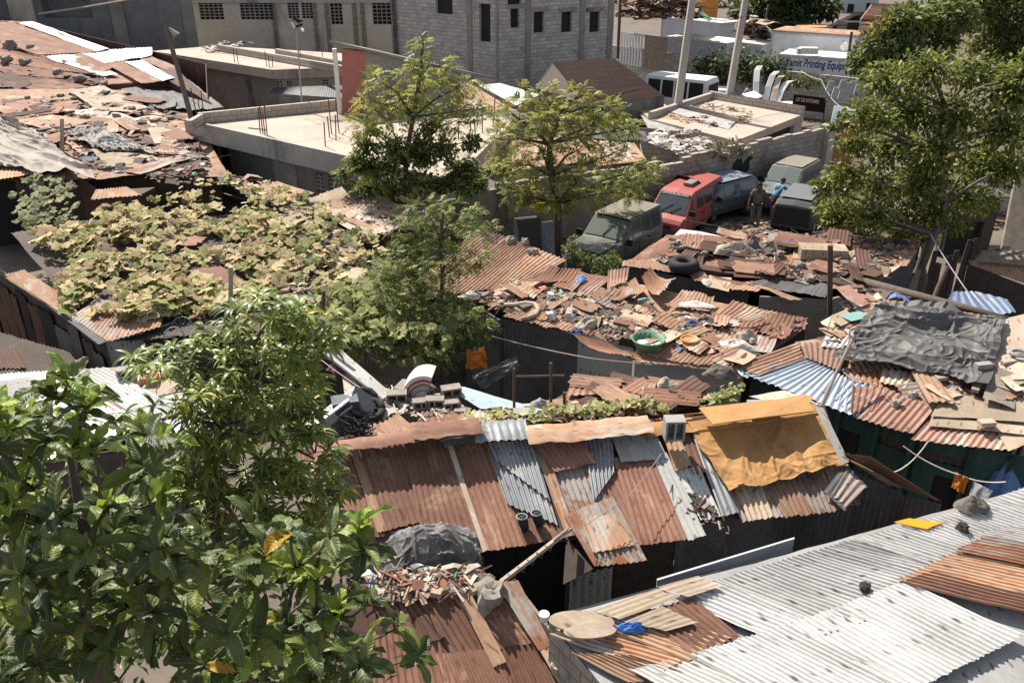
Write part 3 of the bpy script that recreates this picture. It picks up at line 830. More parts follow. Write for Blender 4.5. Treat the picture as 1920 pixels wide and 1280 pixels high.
# --- concrete house with the big slab roof
Z2 = 3.0
H2 = thing('slab_house', 'concrete house with a wide flat sandy slab roof and low parapet', 'house', P(600, 330, 0))
ps = [P(350, 226, Z2), P(640, 293, Z2), P(850, 338, Z2), P(965, 222, Z2), P(640, 196, Z2), P(372, 214, Z2)]
MB().prism([p - V((0, 0, .62)) for p in ps], (0, 0, .62)).build('roof_slab', 'concrete_roof', H2)
ca, cb = ps[0], ps[2]
d = (cb - ca).normalized(); nn_ = V((d.y, -d.x, 0)) 
if nn_.y > 0: nn_ = -nn_
MB().box(ca - V((0, 0, .66)) + nn_ * .004, cb - ca, nn_ * .12, (0, 0, .72)).build('fascia', 'concrete', H2)
vf = VP(ca + V((.35, .8, 0)), cb + V((-.3, .8, 0)))
hw = [vf.hole(516, 302, 533, 350), vf.hole(538, 306, 556, 354), vf.hole(590, 322, 608, 364), vf.hole(614, 326, 632, 368), vf.hole(407, 272, 437, 345)]
holewall(vf, 0, Z2 - .62, hw, 'concrete_dark', H2)
for h in hw[:4]: holeback(vf, h, H2, 'black', .19, 'window', (2, 5), 'concrete')
holeback(vf, hw[4], H2, 'rust_dark', .15, 'door')
vbox(H2, vf, hw[0][0] - .12, hw[1][1] + .12, hw[0][2] - .1, hw[1][3] + .35, .003, .03, 'concrete', 'window_surround')
q0, q1 = P(372, 213, Z2 + .4), P(640, 187, Z2 + .4)
d = (q1 - q0).normalized(); n_ = V((-d.y, d.x, 0)) * .2
MB().box(V((q0.x, q0.y, Z2 + .003)), q1 - q0, n_, (0, 0, .4)).build('parapet', 'blocks_edge', H2)
q2 = P(350, 226, Z2 + .4); 
MB().box(V((q2.x, q2.y, Z2 + .004)), V((q0.x - q2.x, q0.y - q2.y, 0)), (.18, .05, 0), (0, 0, .38)).build('parapet', 'blocks_edge', H2)
mb = MB()
for x, y in ((370, 222), (376, 222), (383, 221), (493, 250), (497, 252), (501, 253), (488, 250), (434, 217), (452, 215), (610, 275), (618, 258), (622, 252), (630, 262), (636, 250), (880, 270), (893, 280), (860, 262), (905, 250), (925, 235)):
    p = P(x, y, Z2); MB().tube([p, p + V((rnd(-.08, .08), rnd(-.05, .05), rnd(.7, 1.3)))], .02, 4).build('reinforcing_bar', 'ironrod', H2)
q0 = P(466, 240, Z2 + .02); q1 = P(500, 245, Z2 + .02)
tag(MB().tube([q0, q1 + V((0, 0, .03))], .02, 5).build('iron_rod', 'ironrod'), 'thin iron rod lying on the wide sandy slab roof', 'rod')

# stair head on the slab roof, brick-red end wall
S1 = thing('stair_head', 'red painted stair head with grey side wall and sloping roof on the slab', 'stair head', P(683, 212, Z2))
a, b, c = P(641, 214, Z2), P(684, 213, Z2), P(862, 206, Z2)
ta, tb, tc = PD(641, 92, a.y), PD(684, 97, b.y), PD(862, 134, c.y)
MB().prism([a, b, tb, ta], V((.12, .2, 0))).build('red_wall', 'redpaint', S1)
MB().prism([b + V((.01, 0.004, 0)), c, tc, tb + V((.01, 0.004, 0))], V((.02, .2, 0))).build('side_wall', 'concrete_dark', S1)
MB().box(a + V((-.16, -.02, 0)), (.15, 0, 0), (0, .2, 0), (0, 0, ta.z - a.z)).build('edge_post', 'paint_white', S1)
e = V((0, 0, .02))
t0 = PD(618, 82, a.y - .3); t1 = PD(872, 139, c.y - .2)
MB().prism([t0 + e, t1 + e, t1 + V((1.2, 1.6, -.5)), t0 + V((1.2, 1.8, -.5))], (0, 0, .10)).build('roof_sheet', 'concrete_dark', S1)

# --- rust roofs between
pl = Plane((830, 165, 2.9), (985, 165, 2.9), (960, 205, 2.5))
RB = thing('tin_shed', 'small tin shed with rusty orange and whitewashed sheets beside the block house', 'shed', P(900, 195, 0))
roofpart(RB, pl, [(795, 150), (880, 157), (968, 208), (868, 205)], 'rust_orange', 0, pitch=.12, per=3)
roofpart(RB, pl, [(898, 160), (938, 156), (1012, 178), (968, 198)], 'whitewash', .03, pitch=.12, per=3)
roofpart(RB, pl, [(868, 200), (968, 205), (1010, 222), (880, 222)], 'galv_dark', -.02, pitch=.12, per=3)
wallq(RB, pl.at(880, 222, -.03), pl.at(1010, 222, -.03), 0, 'concrete_dark')
pl = Plane((1040, 116, 3.7), (1150, 112, 3.7), (1200, 190, 2.6))
RM = thing('maroon_roofed_house', 'house with a plain dark maroon sheet roof against the block house', 'house', P(1140, 190, 0))
roofpart(RM, pl, [(1036, 116), (1152, 110), (1246, 180), (1100, 196)], 'maroon', 0, pitch=.12, amp=.008, per=3)
p0, p1, p2 = pl.at(1036, 116, -.02), pl.at(1100, 196, -.02), pl.at(1246, 180, -.02)
wallq(RM, p1, p2, 0, 'plaster_grey', 'wall')
mb = MB().prism([p0, V((p0.x - .9, p0.y - 1, 2.6)), V((p0.x - .9, p0.y - 1, 0)), V((p1.x, p1.y, 0)), p1], (.05, .05, 0))
mb.build('gable_wall', 'wood_dark', RM)
mb = MB().tube([pl.at(1150, 178, .03), pl.at(1200, 165, .03)], .02, 4).build('seam', 'wood', RM)

# --- parapet house behind the perimeter wall
Z3 = 2.05
H3 = thing('parapet_house', 'flat roofed concrete house with crumbling parapet and bare sandy roof', 'house', P(1380, 260, 0))
ps = [P(1215, 222, Z3), P(1380, 264, Z3), P(1508, 214, Z3), P(1332, 184, Z3)]
MB().prism([p - V((0, 0, .3)) for p in ps], (0, 0, .3)).build('roof_slab', 'concrete_roof', H3)
for i, j, h in ((2, 3, .35), (3, 0, .3)):
    q0, q1 = ps[i], ps[j]; d = (q1 - q0).normalized(); n_ = V((-d.y, d.x, 0)) * .22
    MB().box(q0 + V((0, 0, .003)), q1 - q0, n_, (0, 0, h)).build('parapet', 'blocks_edge', H3)
q0, q1 = P(1283, 208, Z3), P(1384, 232, Z3)
MB().box(q0 + V((0, 0, .003)), q1 - q0, (.1, .25, 0), (0, 0, .22)).build('curb', 'blocks_edge', H3)
for i, j in ((0, 1), (1, 2)):
    v_ = VP(ps[i] + V((0, .1, 0)), ps[j] + V((0, .1, 0)))
    hz = [v_.hole(1430, 258, 1485, 266)] if i == 1 else []
    holewall(v_, 0, Z3 - .3, hz, 'concrete', H3)
    for h in hz: holeback(v_, h, H3, 'black')
pl = Plane((1215, 205, 2.1), (1375, 228, 2.1), (1290, 250, 1.95))
RS = thing('lean_to', 'lean-to roofed with pale grey sheet and rust beside the parapet house', 'shed', P(1290, 250, 0))
roofpart(RS, pl, [(1185, 196), (1240, 192), (1300, 226), (1215, 222)], 'rust_orange', .02, pitch=.12, per=3)
roofpart(RS, pl, [(1222, 200), (1262, 200), (1378, 228), (1366, 243)], 'zinc_grey', .05, amp=0, warp=.01)
roofpart(RS, pl, [(1192, 200), (1262, 214), (1290, 246), (1215, 240)], 'cementsheet', -.03, amp=0)
wallq(RS, pl.at(1192, 240, -.05), pl.at(1372, 245, -.05), 0, 'blocks_old')

# --- perimeter block wall by the cars
pA, pB, pC = P(1546, 238, 2.3), P(1222, 305, 2.3), P(868, 352, 2.3)
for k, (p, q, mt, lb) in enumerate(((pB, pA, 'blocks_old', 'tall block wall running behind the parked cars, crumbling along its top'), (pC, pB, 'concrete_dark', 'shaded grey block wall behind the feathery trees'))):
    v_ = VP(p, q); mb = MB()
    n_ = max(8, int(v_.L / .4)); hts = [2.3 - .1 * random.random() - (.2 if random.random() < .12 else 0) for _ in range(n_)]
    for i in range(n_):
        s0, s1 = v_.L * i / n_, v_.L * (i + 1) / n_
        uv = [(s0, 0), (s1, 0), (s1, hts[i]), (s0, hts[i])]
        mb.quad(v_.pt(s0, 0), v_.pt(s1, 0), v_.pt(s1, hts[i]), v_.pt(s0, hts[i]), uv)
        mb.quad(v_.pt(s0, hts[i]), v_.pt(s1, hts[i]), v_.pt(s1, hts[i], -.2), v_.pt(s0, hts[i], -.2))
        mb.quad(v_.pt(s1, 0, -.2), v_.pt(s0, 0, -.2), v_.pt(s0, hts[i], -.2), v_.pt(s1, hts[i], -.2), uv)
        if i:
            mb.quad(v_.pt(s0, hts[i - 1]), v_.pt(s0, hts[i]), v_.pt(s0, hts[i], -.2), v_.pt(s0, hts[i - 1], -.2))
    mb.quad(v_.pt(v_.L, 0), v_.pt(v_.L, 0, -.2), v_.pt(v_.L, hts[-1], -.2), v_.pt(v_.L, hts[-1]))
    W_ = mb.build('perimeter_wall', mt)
    tag(W_, lb, 'wall')
    if k == 0:
        for i in range(0, n_, 1):
            pass
        PW = v_
v_ = PW
mb = MB().box(v_.pt(v_.L + .05, 0, -.25), v_.d * .45, v_.n * .5, (0, 0, 2.35))
tag(mb.build('gate_pillar', 'concrete'), 'concrete pillar closing the end of the tall block wall', 'pillar')

# --- scrap yard beyond: block wall, containers, bus, poles
wpts = [P(1140, 84, 2.4), P(1322, 108, 2.4), P(1480, 134, 2.4), P(1690, 156, 2.4)]
for k in range(3):
    v_ = VP(wpts[k], wpts[k + 1]); W_ = MB()
    W_.box(v_.pt(0, 0, -.2), v_.d * v_.L, v_.n * .2, (0, 0, 2.4)); 
    o = W_.build('yard_wall', 'blocks')
    tag(o, ('grey block wall behind the white minibus', 'block wall hidden under dark creeper with car panels leaning on it', 'grey block wall under the printing sign, half hidden by the big tree')[k], 'wall')
def container(name, label, cat, tl, tr, depth, body, top, zb=0.5, ribs=0):
    v_ = VP(tl, tr); z1 = (tl.z + tr.z) / 2
    r = thing(name, label, cat, v_.pt(v_.L / 2, 0, -depth / 2))
    mb = MB().box(v_.pt(0, zb, -depth), v_.d * v_.L, v_.n * depth, (0, 0, z1 - zb))
    mb.build('body', body, r, bevel=.03)
    MB().box(v_.pt(-.04, z1 + .003, -depth - .04), v_.d * (v_.L + .08), v_.n * (depth + .08), (0, 0, .07)).build('roof', top, r)
    mb = MB()
    for s_ in (0, v_.L): mb.box(v_.pt(s_ - .06, zb, .003), v_.d * .12, v_.n * .03, (0, 0, z1 - zb))
    mb.box(v_.pt(0, z1 - .12, .003), v_.d * v_.L, v_.n * .03, (0, 0, .1))
    mb.build('frame', 'white_grey', r)
    if ribs:
        mb = MB()
        for i in range(1, ribs): mb.box(v_.pt(v_.L * i / ribs - .02, zb + .05, .003), v_.d * .04, v_.n * .012, (0, 0, z1 - zb - .2))
        mb.build('side_ribs', body, r)
    for s_ in (.8, v_.L - .8):
        for t_ in (-.3, -depth + .3): MB().tube([v_.pt(s_, .45, t_ - .12), v_.pt(s_, .45, t_ + .12)], .45, 12).build('wheel', 'rubber', r)
    return r, v_
container('box_truck', 'small white box truck body at the back of the scrap yard', 'truck', P(1242, 33, 3.0), P(1352, 45, 3.0), 2.3, 'white_grey', 'white_metal')
container('box_truck', 'long white truck box with pale dusty roof, just above the creeper wall', 'truck', P(1250, 70, 2.9), P(1362, 83, 2.9), 2.4, 'white_grey', 'roofwhite', ribs=6)
container('box_truck', 'white truck box with open end, between the slanting pole and the big container', 'truck', P(1378, 80, 2.9), P(1429, 86, 2.9), 2.3, 'white_grey', 'roofwhite')
container('shipping_container', 'big white container with a rusty roof above the printing sign', 'container', PD(1450, 55, 54), PD(1606, 73, 51.3), 2.5, 'white_metal', 'rust_tan', .8)
SG, sv = container('sign_container', 'white container painted with the dark blue printing sign', 'container', PD(1463, 100, 50.5), PD(1650, 120, 47.8), 2.3, 'white_metal', 'white_metal', .5)
s0, z0 = sv.sz(1472, 124); s1, _ = sv.sz(1608, 134)
textmesh('lettering', 'Yamit Printing Equipment', 'paint_blue', 0.60, sv.pt(s0, z0 + .03, .006), sv.d, (0, 0, 1), SG, .003, 0.12, width=s1 - s0, bold=.014)
for (x0, x1, lb, mt) in ((1160, 1209, 'white picket panel', 'white_grey'), (1210, 1251, 'brown plank panel', 'wood')):
    a, b = P(x0, 57 if x0 < 1200 else 65, 3.6), P(x1, 65 if x0 < 1200 else 70, 3.6)
    v_ = VP(a, b); mb = MB(); n_ = 9
    for i in range(n_):
        mb.box(v_.pt(v_.L * i / n_, 1.6, 0), v_.d * v_.L / n_ * (.55 if mt != 'wood' else .93), v_.n * .04, (0, 0, 1.95 - .1 * random.random()))
    for z_ in (2.0, 3.45): mb.box(v_.pt(0, z_, -.06), v_.d * v_.L, v_.n * .05, (0, 0, .12))
    o = mb.build('picket_fence' if mt != 'wood' else 'plank_fence', mt)
    tag(o, 'row of white pickets standing above the grey yard wall' if mt != 'wood' else 'brown plank panel between the white pickets and the long truck box', 'fence')
# machinery and far buildings
for (x0, y0, x1, y1, yd, dep, zt, mt, lb, roofm) in ((1566, -25, 1652, 0, 110, 8, None, 'white_grey', 'pale white building far off behind the dark tree', 'white_metal'),):
    a, b = PD(x0, y0, yd), PD(x1, y0 + 6, yd); v_ = VP(a, b)
    B_ = thing('far_building', lb, 'building', v_.pt(v_.L / 2, 0))
    hs = [v_.hole(1590, 8, 1600, 24), v_.hole(1625, 6, 1640, 22)]
    holewall(v_, 0, a.z, hs, mt, B_)
    for h in hs: holeback(v_, h, B_)
    MB().box(v_.pt(0, a.z + .003, -dep), v_.d * v_.L, v_.n * dep, (0, 0, .3)).build('roof', roofm, B_)
pl = Plane((1632, 10, 6.0), (1700, 14, 6.0), (1690, 45, 4.5))
RH = thing('brick_red_house', 'house with a dusty brick-red roof behind the big tree', 'house', P(1660, 46, 0))
MB().prism([pl.at(1634, 11), pl.at(1702, 14), pl.at(1700, 44), pl.at(1612, 40)], (0, 0, .12)).build('roof', 'rust_pink', RH)
wallq(RH, pl.at(1612, 40, -.1), pl.at(1700, 44, -.1), 0, 'plaster')
EX = thing('excavator', 'yellow excavator with black boom resting behind the big white container', 'excavator', PD(1560, 66, 57))
p0, p1, p2 = PD(1505, 60, 57), PD(1580, 62, 56), PD(1562, 53, 57)
MB().cbox(PD(1535, 57, 57) , 2.6, 1.2, .5, .1).build('deck', 'machine_yellow', EX, bevel=.08)
MB().cbox(PD(1596, 58, 55), 1.3, 1.4, 1.1, .1).build('cab', 'black', EX, bevel=.08)
MB().tube([PD(1552, 58, 56), PD(1600, 33, 55.6), PD(1618, 27, 55.6)], [.28, .24, .18], 6).build('boom', 'black', EX)
MB().tube([PD(1600, 54, 55.5), PD(1614, 28, 55.5)], [.2, .16], 6).build('boom', 'black', EX)
for k in (-1, 1): MB().tube([PD(1515, 70, 57 + k), PD(1605, 72, 57 + k)], .4, 8).build('track', 'rubber', EX)
# concrete poles
for (x0, y0, x1, y1, yd, w_, lb) in ((1273, 182, 1298, 0, 40.5, .36, 'left and thicker of two leaning grey concrete utility poles'), (1366, 186, 1398, 0, 42.5, .33, 'right and thinner of two leaning tan utility poles')):
    b0, b1 = PD(x0, y0, yd), PD(x1, y1, yd)
    d = (b1 - b0) / (b1.z - b0.z)
    lo = b0 - d * b0.z; hi = b0 + d * (9.5 - b0.z)
    mb = MB()
    c0 = [lo + V((i * w_ / 2, j * w_ / 2, 0)) for i, j in ((-1, -1), (1, -1), (1, 1), (-1, 1))]
    c1 = [hi + V((i * w_ / 2.8, j * w_ / 2.8, 0)) for i, j in ((-1, -1), (1, -1), (1, 1), (-1, 1))]
    for i in range(4): mb.quad(c0[i], c0[(i + 1) % 4], c1[(i + 1) % 4], c1[i])
    mb.quad(*c1)
    tag(mb.build('utility_pole', 'concrete'), lb, 'pole')
tag(MB().tube([PD(1158, 110, 57), PD(1164, -20, 57)], .1, 6).build('utility_pole', 'wood_dark'), 'slim dark pole beside the corner of the block house', 'pole')
tag(MB().tube([PD(1430, 70, 62), PD(1441, 10, 62)], .08, 6).build('light_post', 'ironrod'), 'thin rusty post rising from the scrap behind the truck boxes', 'post')
tag(MB().tube([PD(1586, 140, 47.2), PD(1597, 60, 47.2)], .07, 6).build('drain_pipe', 'ironrod'), 'thin dark upright pipe in front of the printing sign', 'pipe')
LP = thing('yard_lamp', 'small white lamp hanging against the big white container', 'lamp', PD(1584, 88, 49))
MB().tube([PD(1584, 88, 50.5), PD(1584, 82, 50.8)], [.25, .08], 8).build('lamp_shade', 'plastic_white', LP)
MB().tube([PD(1584, 82, 50.8), PD(1580, 76, 51.3)], .03, 5).build('arm', 'ironrod', LP)
AC = thing('cooling_unit', 'small white roof unit sitting on top of the printing sign container', 'roof unit', PD(1510, 99, 49))
MB().cbox(PD(1516, 95, 49.5), .95, .6, .32, -.1).build('casing', 'plastic_white', AC, bevel=.05)
MB().cbox(PD(1499, 96, 49.5), .3, .5, .3, -.1).build('fan_box', 'white_grey', AC, bevel=.04)

# ================================================================ SHACKS, back to front
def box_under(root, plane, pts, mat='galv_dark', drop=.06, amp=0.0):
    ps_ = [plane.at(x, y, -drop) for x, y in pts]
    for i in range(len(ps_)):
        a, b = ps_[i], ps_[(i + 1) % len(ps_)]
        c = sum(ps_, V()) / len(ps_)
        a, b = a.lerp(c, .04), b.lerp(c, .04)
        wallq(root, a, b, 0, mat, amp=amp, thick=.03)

# --- T: long rust roof, top left
pT = Plane((60, 45, 4.5), (180, 165, 2.7), (420, 205, 2.5))
ST = thing('rust_roofed_shack', 'long shack at top left roofed with brown rusty sheets and glaring white new sheets', 'shack', P(150, 175, 0))
FAR = dict(pitch=.14, amp=.014, per=3, warp=.05, step=.5, rag=.08)
roofpart(ST, pT, [(-80, 34), (64, 42), (322, 152), (-80, 176)], 'rust', -.08, **FAR)
for q, mt in (([(-70, 52), (30, 44), (182, 97), (70, 103)], 'rust'), ([(33, 42), (62, 40), (206, 92), (176, 97)], 'zinc'),
              ([(100, 100), (285, 88), (286, 104), (198, 119)], 'zinc'), ([(70, 104), (130, 97), (222, 140), (193, 143)], 'zinc'), ([(-70, 76), (66, 104), (190, 142), (-70, 108)], 'rust'),
              ([(196, 119), (236, 114), (312, 152), (264, 156)], 'rust'), ([(234, 116), (268, 113), (328, 147), (306, 153)], 'galv_blue'),
              ([(-70, 110), (60, 108), (182, 152), (20, 140)], 'rust'), ([(-70, 128), (60, 130), (180, 156), (-30, 166)], 'rust_dark'), ([(-70, 130), (20, 132), (176, 164), (60, 168)], 'rust'),
              ([(262, 112), (285, 106), (334, 127), (318, 134)], 'rust_tan'), ([(268, 128), (330, 128), (400, 196), (352, 170)], 'rust_dark')):
    roofpart(ST, pT, q, mt, rnd(.02, .12), **FAR)
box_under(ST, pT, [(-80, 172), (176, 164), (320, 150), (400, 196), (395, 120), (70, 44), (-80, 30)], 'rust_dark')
# --- L: littered flat roofs below it
pL = Plane((0, 200, 2.7), (380, 200, 2.5), (200, 330, 2.35))
SL = thing('littered_shack', 'sprawl of low shacks at left whose flat roofs are heaped with sheets and trash', 'shack', P(200, 320, 0))
roofpart(SL, pL, [(-60, 168), (330, 165), (430, 330), (-60, 340)], 'rust_tan', -.1, amp=0, warp=.05)
for q, mt, am in (([(-50, 186), (60, 184), (165, 200), (36, 226)], 'rust', .012), ([(128, 169), (192, 160), (306, 216), (182, 206)], 'ply_pale', 0), ([(120, 207), (186, 202), (332, 244), (226, 238)], 'ply_pale', 0),
                  ([(226, 167), (264, 162), (350, 203), (306, 206)], 'galv_dark', .01), ([(262, 163), (300, 158), (392, 202), (352, 206)], 'galv_dark', .01), ([(318, 162), (352, 148), (418, 200), (386, 206)], 'galv_dark', .01),
                  ([(300, 166), (330, 160), (384, 186), (352, 192)], 'plyboard', 0), ([(30, 226), (100, 215), (172, 226), (96, 248)], 'rust_tan', .012), ([(32, 240), (96, 238), (110, 258), (60, 256)], 'ply_pale', 0),
                  ([(120, 264), (200, 258), (240, 292), (150, 288)], 'rust_tan', 0), ([(170, 280), (250, 270), (300, 300), (200, 312)], 'plyboard', 0), ([(60, 292), (88, 286), (140, 305), (132, 316)], 'rust_orange', .02),
                  ([(276, 240), (330, 236), (352, 262), (290, 270)], 'ply_pale', 0), ([(180, 226), (232, 232), (262, 248), (200, 246)], 'rust_tan', 0), ([(285, 262), (340, 258), (352, 282), (300, 290)], 'rust', .012),
                  ([(150, 312), (300, 300), (350, 322), (180, 336)], 'rust_tan', 0), ([(228, 224), (300, 214), (345, 236), (290, 246)], 'ply_pale', 0), ([(5, 222), (40, 235), (60, 262), (0, 252)], 'plyboard', 0)):
    roofpart(SL, pL, q, mt, rnd(0, .14), amp=am, pitch=.12, per=3, warp=.06, rag=.07)
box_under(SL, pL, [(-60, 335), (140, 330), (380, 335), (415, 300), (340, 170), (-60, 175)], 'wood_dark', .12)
def clothpart(label, name, cat, pts, mat, nu=50, nv=40, root=None, group=None, **kw):
    mb = MB(); cloth(mb, pts, nu, nv, **kw)
    o = mb.build(name, mat, root, smooth=True)
    if root is None: tag(o, label, cat, group)
    return o
mb = MB(); tarp(mb, [pL.at(-60, 214, .5), pL.at(30, 230, .7), pL.at(166, 326, .1), pL.at(-60, 322, .05)], 110, 100, .22, .9, .1, .1, (.9, 1.2, .6))
tag(mb.build('tarp', 'tarp_grey', None, smooth=True), 'grey-beige tarp stretched over a ridge at the left edge above the pumpkin vine', 'tarp')
mb = MB(); tarp(mb, [pL.at(116, 252, .1), pL.at(190, 246, .1), pL.at(292, 292, .08), pL.at(190, 288, .06)], 100, 70, .18, 1.8, .05, .08)
tag(mb.build('plastic_sheet', 'tarp_black', None, smooth=True), 'crumpled black plastic sheet among the trash on the left roofs', 'plastic sheet')
# --- front-left eave with hanging vines
pE = Plane((0, 338, 2.5), (140, 314, 2.5), (60, 295, 2.65))
SE = thing('eave_shack', 'shack with a low tan tin eave and dark mouth behind the pumpkin leaves', 'shack', P(80, 420, 0))
roofpart(SE, pE, [(-60, 300), (62, 290), (60, 327), (-60, 344)], 'rust_orange', 0, pitch=.11, per=4, rag=.08)
roofpart(SE, pE, [(58, 288), (90, 287), (142, 312), (60, 326)], 'rust_tan', .04, pitch=.11, per=4, curl=.06, rag=.08)
wallq(SE, pE.at(-60, 330, -.1), pE.at(140, 306, -.1), 0, 'black', thick=.03)  # black sheet stands in for the dark opening under the eave
a, b = P(140, 322, 2.3), P(205, 372, 2.1)
wallq(SE, a, b, 0, 'rust_dark', amp=.012)
BX = thing('tin_crate', 'dark rusty tin box with a tan lid among the pumpkin leaves', 'box', P(215, 420, 0))
a, b = P(172, 372, 2.2), P(262, 366, 2.2)
MB().prism([V((a.x, a.y, 0)), V((b.x, b.y, 0)), b, a], (.15, .9, 0)).build('wall', 'rust_dark', BX)
mb = MB(); sheet(mb, (P(180, 356, 2.3), P(238, 350, 2.3), P(266, 366, 2.22), P(170, 374, 2.22)), .11, .014, rag=.05); mb.build('lid', 'rust_orange', BX, smooth=True)

# --- V: vine covered shack
pV = Plane((50, 440, 2.5), (640, 400, 2.5), (300, 600, 2.1))
SV = thing('vine_covered_shack', 'low shack at left buried under dusty pumpkin leaves, dark side wall and orange eave sheet', 'shack', P(230, 610, 0))
roofpart(SV, pV, [(20, 436), (640, 385), (760, 600), (196, 642)], 'wood_dark', -.12, pitch=.12, per=3, warp=.06)  # dark base: shade between the leaves put into its colour
roofpart(SV, pV, [(8, 515), (46, 505), (128, 560), (134, 600)], 'rust_orange', .03, pitch=.11, per=6, warp=.02, rag=.05)
roofpart(SV, pV, [(0, 505), (20, 516), (200, 640), (185, 646)], 'galv_dark', .0, pitch=.1, per=4)
roofpart(SV, pV, [(230, 590), (310, 585), (300, 612), (205, 640)], 'rust_orange', .02, pitch=.1, per=6)
roofpart(SV, pV, [(180, 560), (250, 570), (205, 640), (130, 596)], 'galv_rust', .0, pitch=.1, per=6)
a, b = P(-70, 470, 2.35), P(198, 642, 2.02)
wallq(SV, a, b, 0, 'wood_dark', amp=.012)
vg_ = VP(a, b)
MB().quad(*[vg_.at(x, y, .03) for x, y in ((92, 662), (112, 670), (112, 700), (92, 695))]).build('green_panel', 'greensheet', SV)
s_ = 0
while s_ < vg_.L - .5:
    w_ = rnd(.35, .8); z_ = 2.3 - .3 * s_ / vg_.L - rnd(.02, .35); lf = rnd(.02, .06)
    mb = MB(); sheet(mb, (vg_.pt(s_, z_, lf), vg_.pt(s_ + w_, z_, lf + .02), vg_.pt(s_ + w_, 0, lf + .03), vg_.pt(s_, 0, lf)), .1, .01, nrm=vg_.n, warp=.02, rag=.06, per=4)
    mb.build('wall_sheet', random.choice(('wood_dark', 'rust_dark', 'galv_dark', 'black', 'rust_dark')), SV, smooth=True); s_ += w_ * .92
a, b, c = P(196, 640, 2.0), P(273, 618, 2.0), P(338, 600, 2.0)
GW = wallq(SV, a, b, 0, 'whitewash', amp=.008, pitch=.09)
GW2 = wallq(SV, b + V((.01, .02, 0)), c, 0, 'paleblue', amp=.008, pitch=.09)
wallq(SV, c, P(460, 590, 2.0), 0, 'galv_dark', amp=.01)
vg = VP(a, b)
mb = MB()
def stroke(vp, pts, r=.028):
    mb.tube([vp.at(x, y, .02) for x, y in pts], r, 6)
stroke(vg, [(221, 671), (222, 678), (224, 685)]); stroke(vg, [(231, 672), (229, 679), (226, 684)]); stroke(vg, [(235, 680), (238, 672), (246, 669), (252, 671), (253, 677), (250, 683)], .03)
mb.build('graffiti', 'paint_graf', SV)
# --- white roof lower left
pW = Plane((0, 700, 2.1), (290, 690, 2.1), (200, 810, 1.95))
SW = thing('pale_roofed_shack', 'shack with a pale whitewashed tin roof glimpsed behind the glossy foreground leaves', 'shack', P(150, 830, 0))
for q, mt, am in (([(-60, 706), (120, 692), (330, 800), (-60, 900)], 'zinc', .014), ([(120, 694), (200, 688), (330, 760), (290, 800)], 'whitewash', .014), ([(196, 690), (290, 684), (350, 730), (280, 745)], 'ply_pale', 0),
                  ([(170, 740), (250, 722), (300, 745), (210, 770)], 'rust_tan', 0), ([(250, 735), (330, 722), (420, 800), (300, 830)], 'whitewash', 0), ([(-60, 720), (60, 706), (110, 740), (-60, 760)], 'cementsheet', 0)):
    roofpart(SW, pW, q, mt, rnd(0, .06), amp=am, pitch=.1, per=6, rag=.05)
box_under(SW, pW, [(-60, 890), (330, 830), (400, 780), (300, 690), (-60, 705)], 'wood_dark')

pW3 = Plane((-60, 640, 1.5), (120, 668, 1.5), (0, 712, 1.4))
roofpart(SW, pW3, [(-80, 600), (130, 660), (170, 705), (-80, 730)], 'wood_dark', 0, pitch=.1, per=5, warp=.04, rag=.05)  # added low roof, its dark colour stands in for a shaded shack base
roofpart(SW, pW3, [(-60, 640), (30, 655), (50, 690), (-60, 690)], 'rust_dark', .04, pitch=.1, per=5, warp=.04, rag=.05)
# --- R1 tan roof behind the vine
p1 = Plane((570, 385, 2.5), (800, 400, 2.5), (700, 440, 2.35))
S1b = thing('tan_roofed_shack', 'shack with flat tan rusted sheets between the vine and the slab house', 'shack', P(690, 440, 0))
for q, mt in (([(560, 385), (650, 368), (800, 398), (720, 440)], 'rust_tan'), ([(520, 392), (640, 350), (660, 372), (560, 410)], 'plyboard'), ([(600, 395), (700, 385), (780, 420), (680, 445)], 'ply_pale'), ([(440, 352), (520, 340), (590, 362), (520, 385)], 'rust_tan')):
    roofpart(S1b, p1, q, mt, rnd(0, .08), pitch=.12, per=4, warp=.03, rag=.06)
box_under(S1b, p1, [(560, 385), (650, 370), (800, 398), (720, 440)], 'rust_dark')
# --- N corrugated rusty orange roof
pN = Plane((919, 433, 2.65), (1060, 487, 2.5), (870, 565, 2.2))
SN = thing('striped_tin_shack', 'shack with a clean ribbed rusty orange roof below the dusty green jeep', 'shack', P(950, 570, 0))
for q, mt, li in (([(1000, 464), (1062, 487), (975, 538), (915, 545)], 'rust_orange', .03), ([(950, 444), (1005, 466), (918, 542), (800, 560)], 'rust_tan', .01), ([(900, 428), (955, 446), (820, 555), (740, 560)], 'rust_tan', .02)):
    roofpart(SN, pN, q, mt, li, pitch=.11, amp=.02, per=6, warp=.01, rag=.03)
box_under(SN, pN, [(780, 555), (975, 538), (1060, 487), (905, 430)], 'galv_dark')
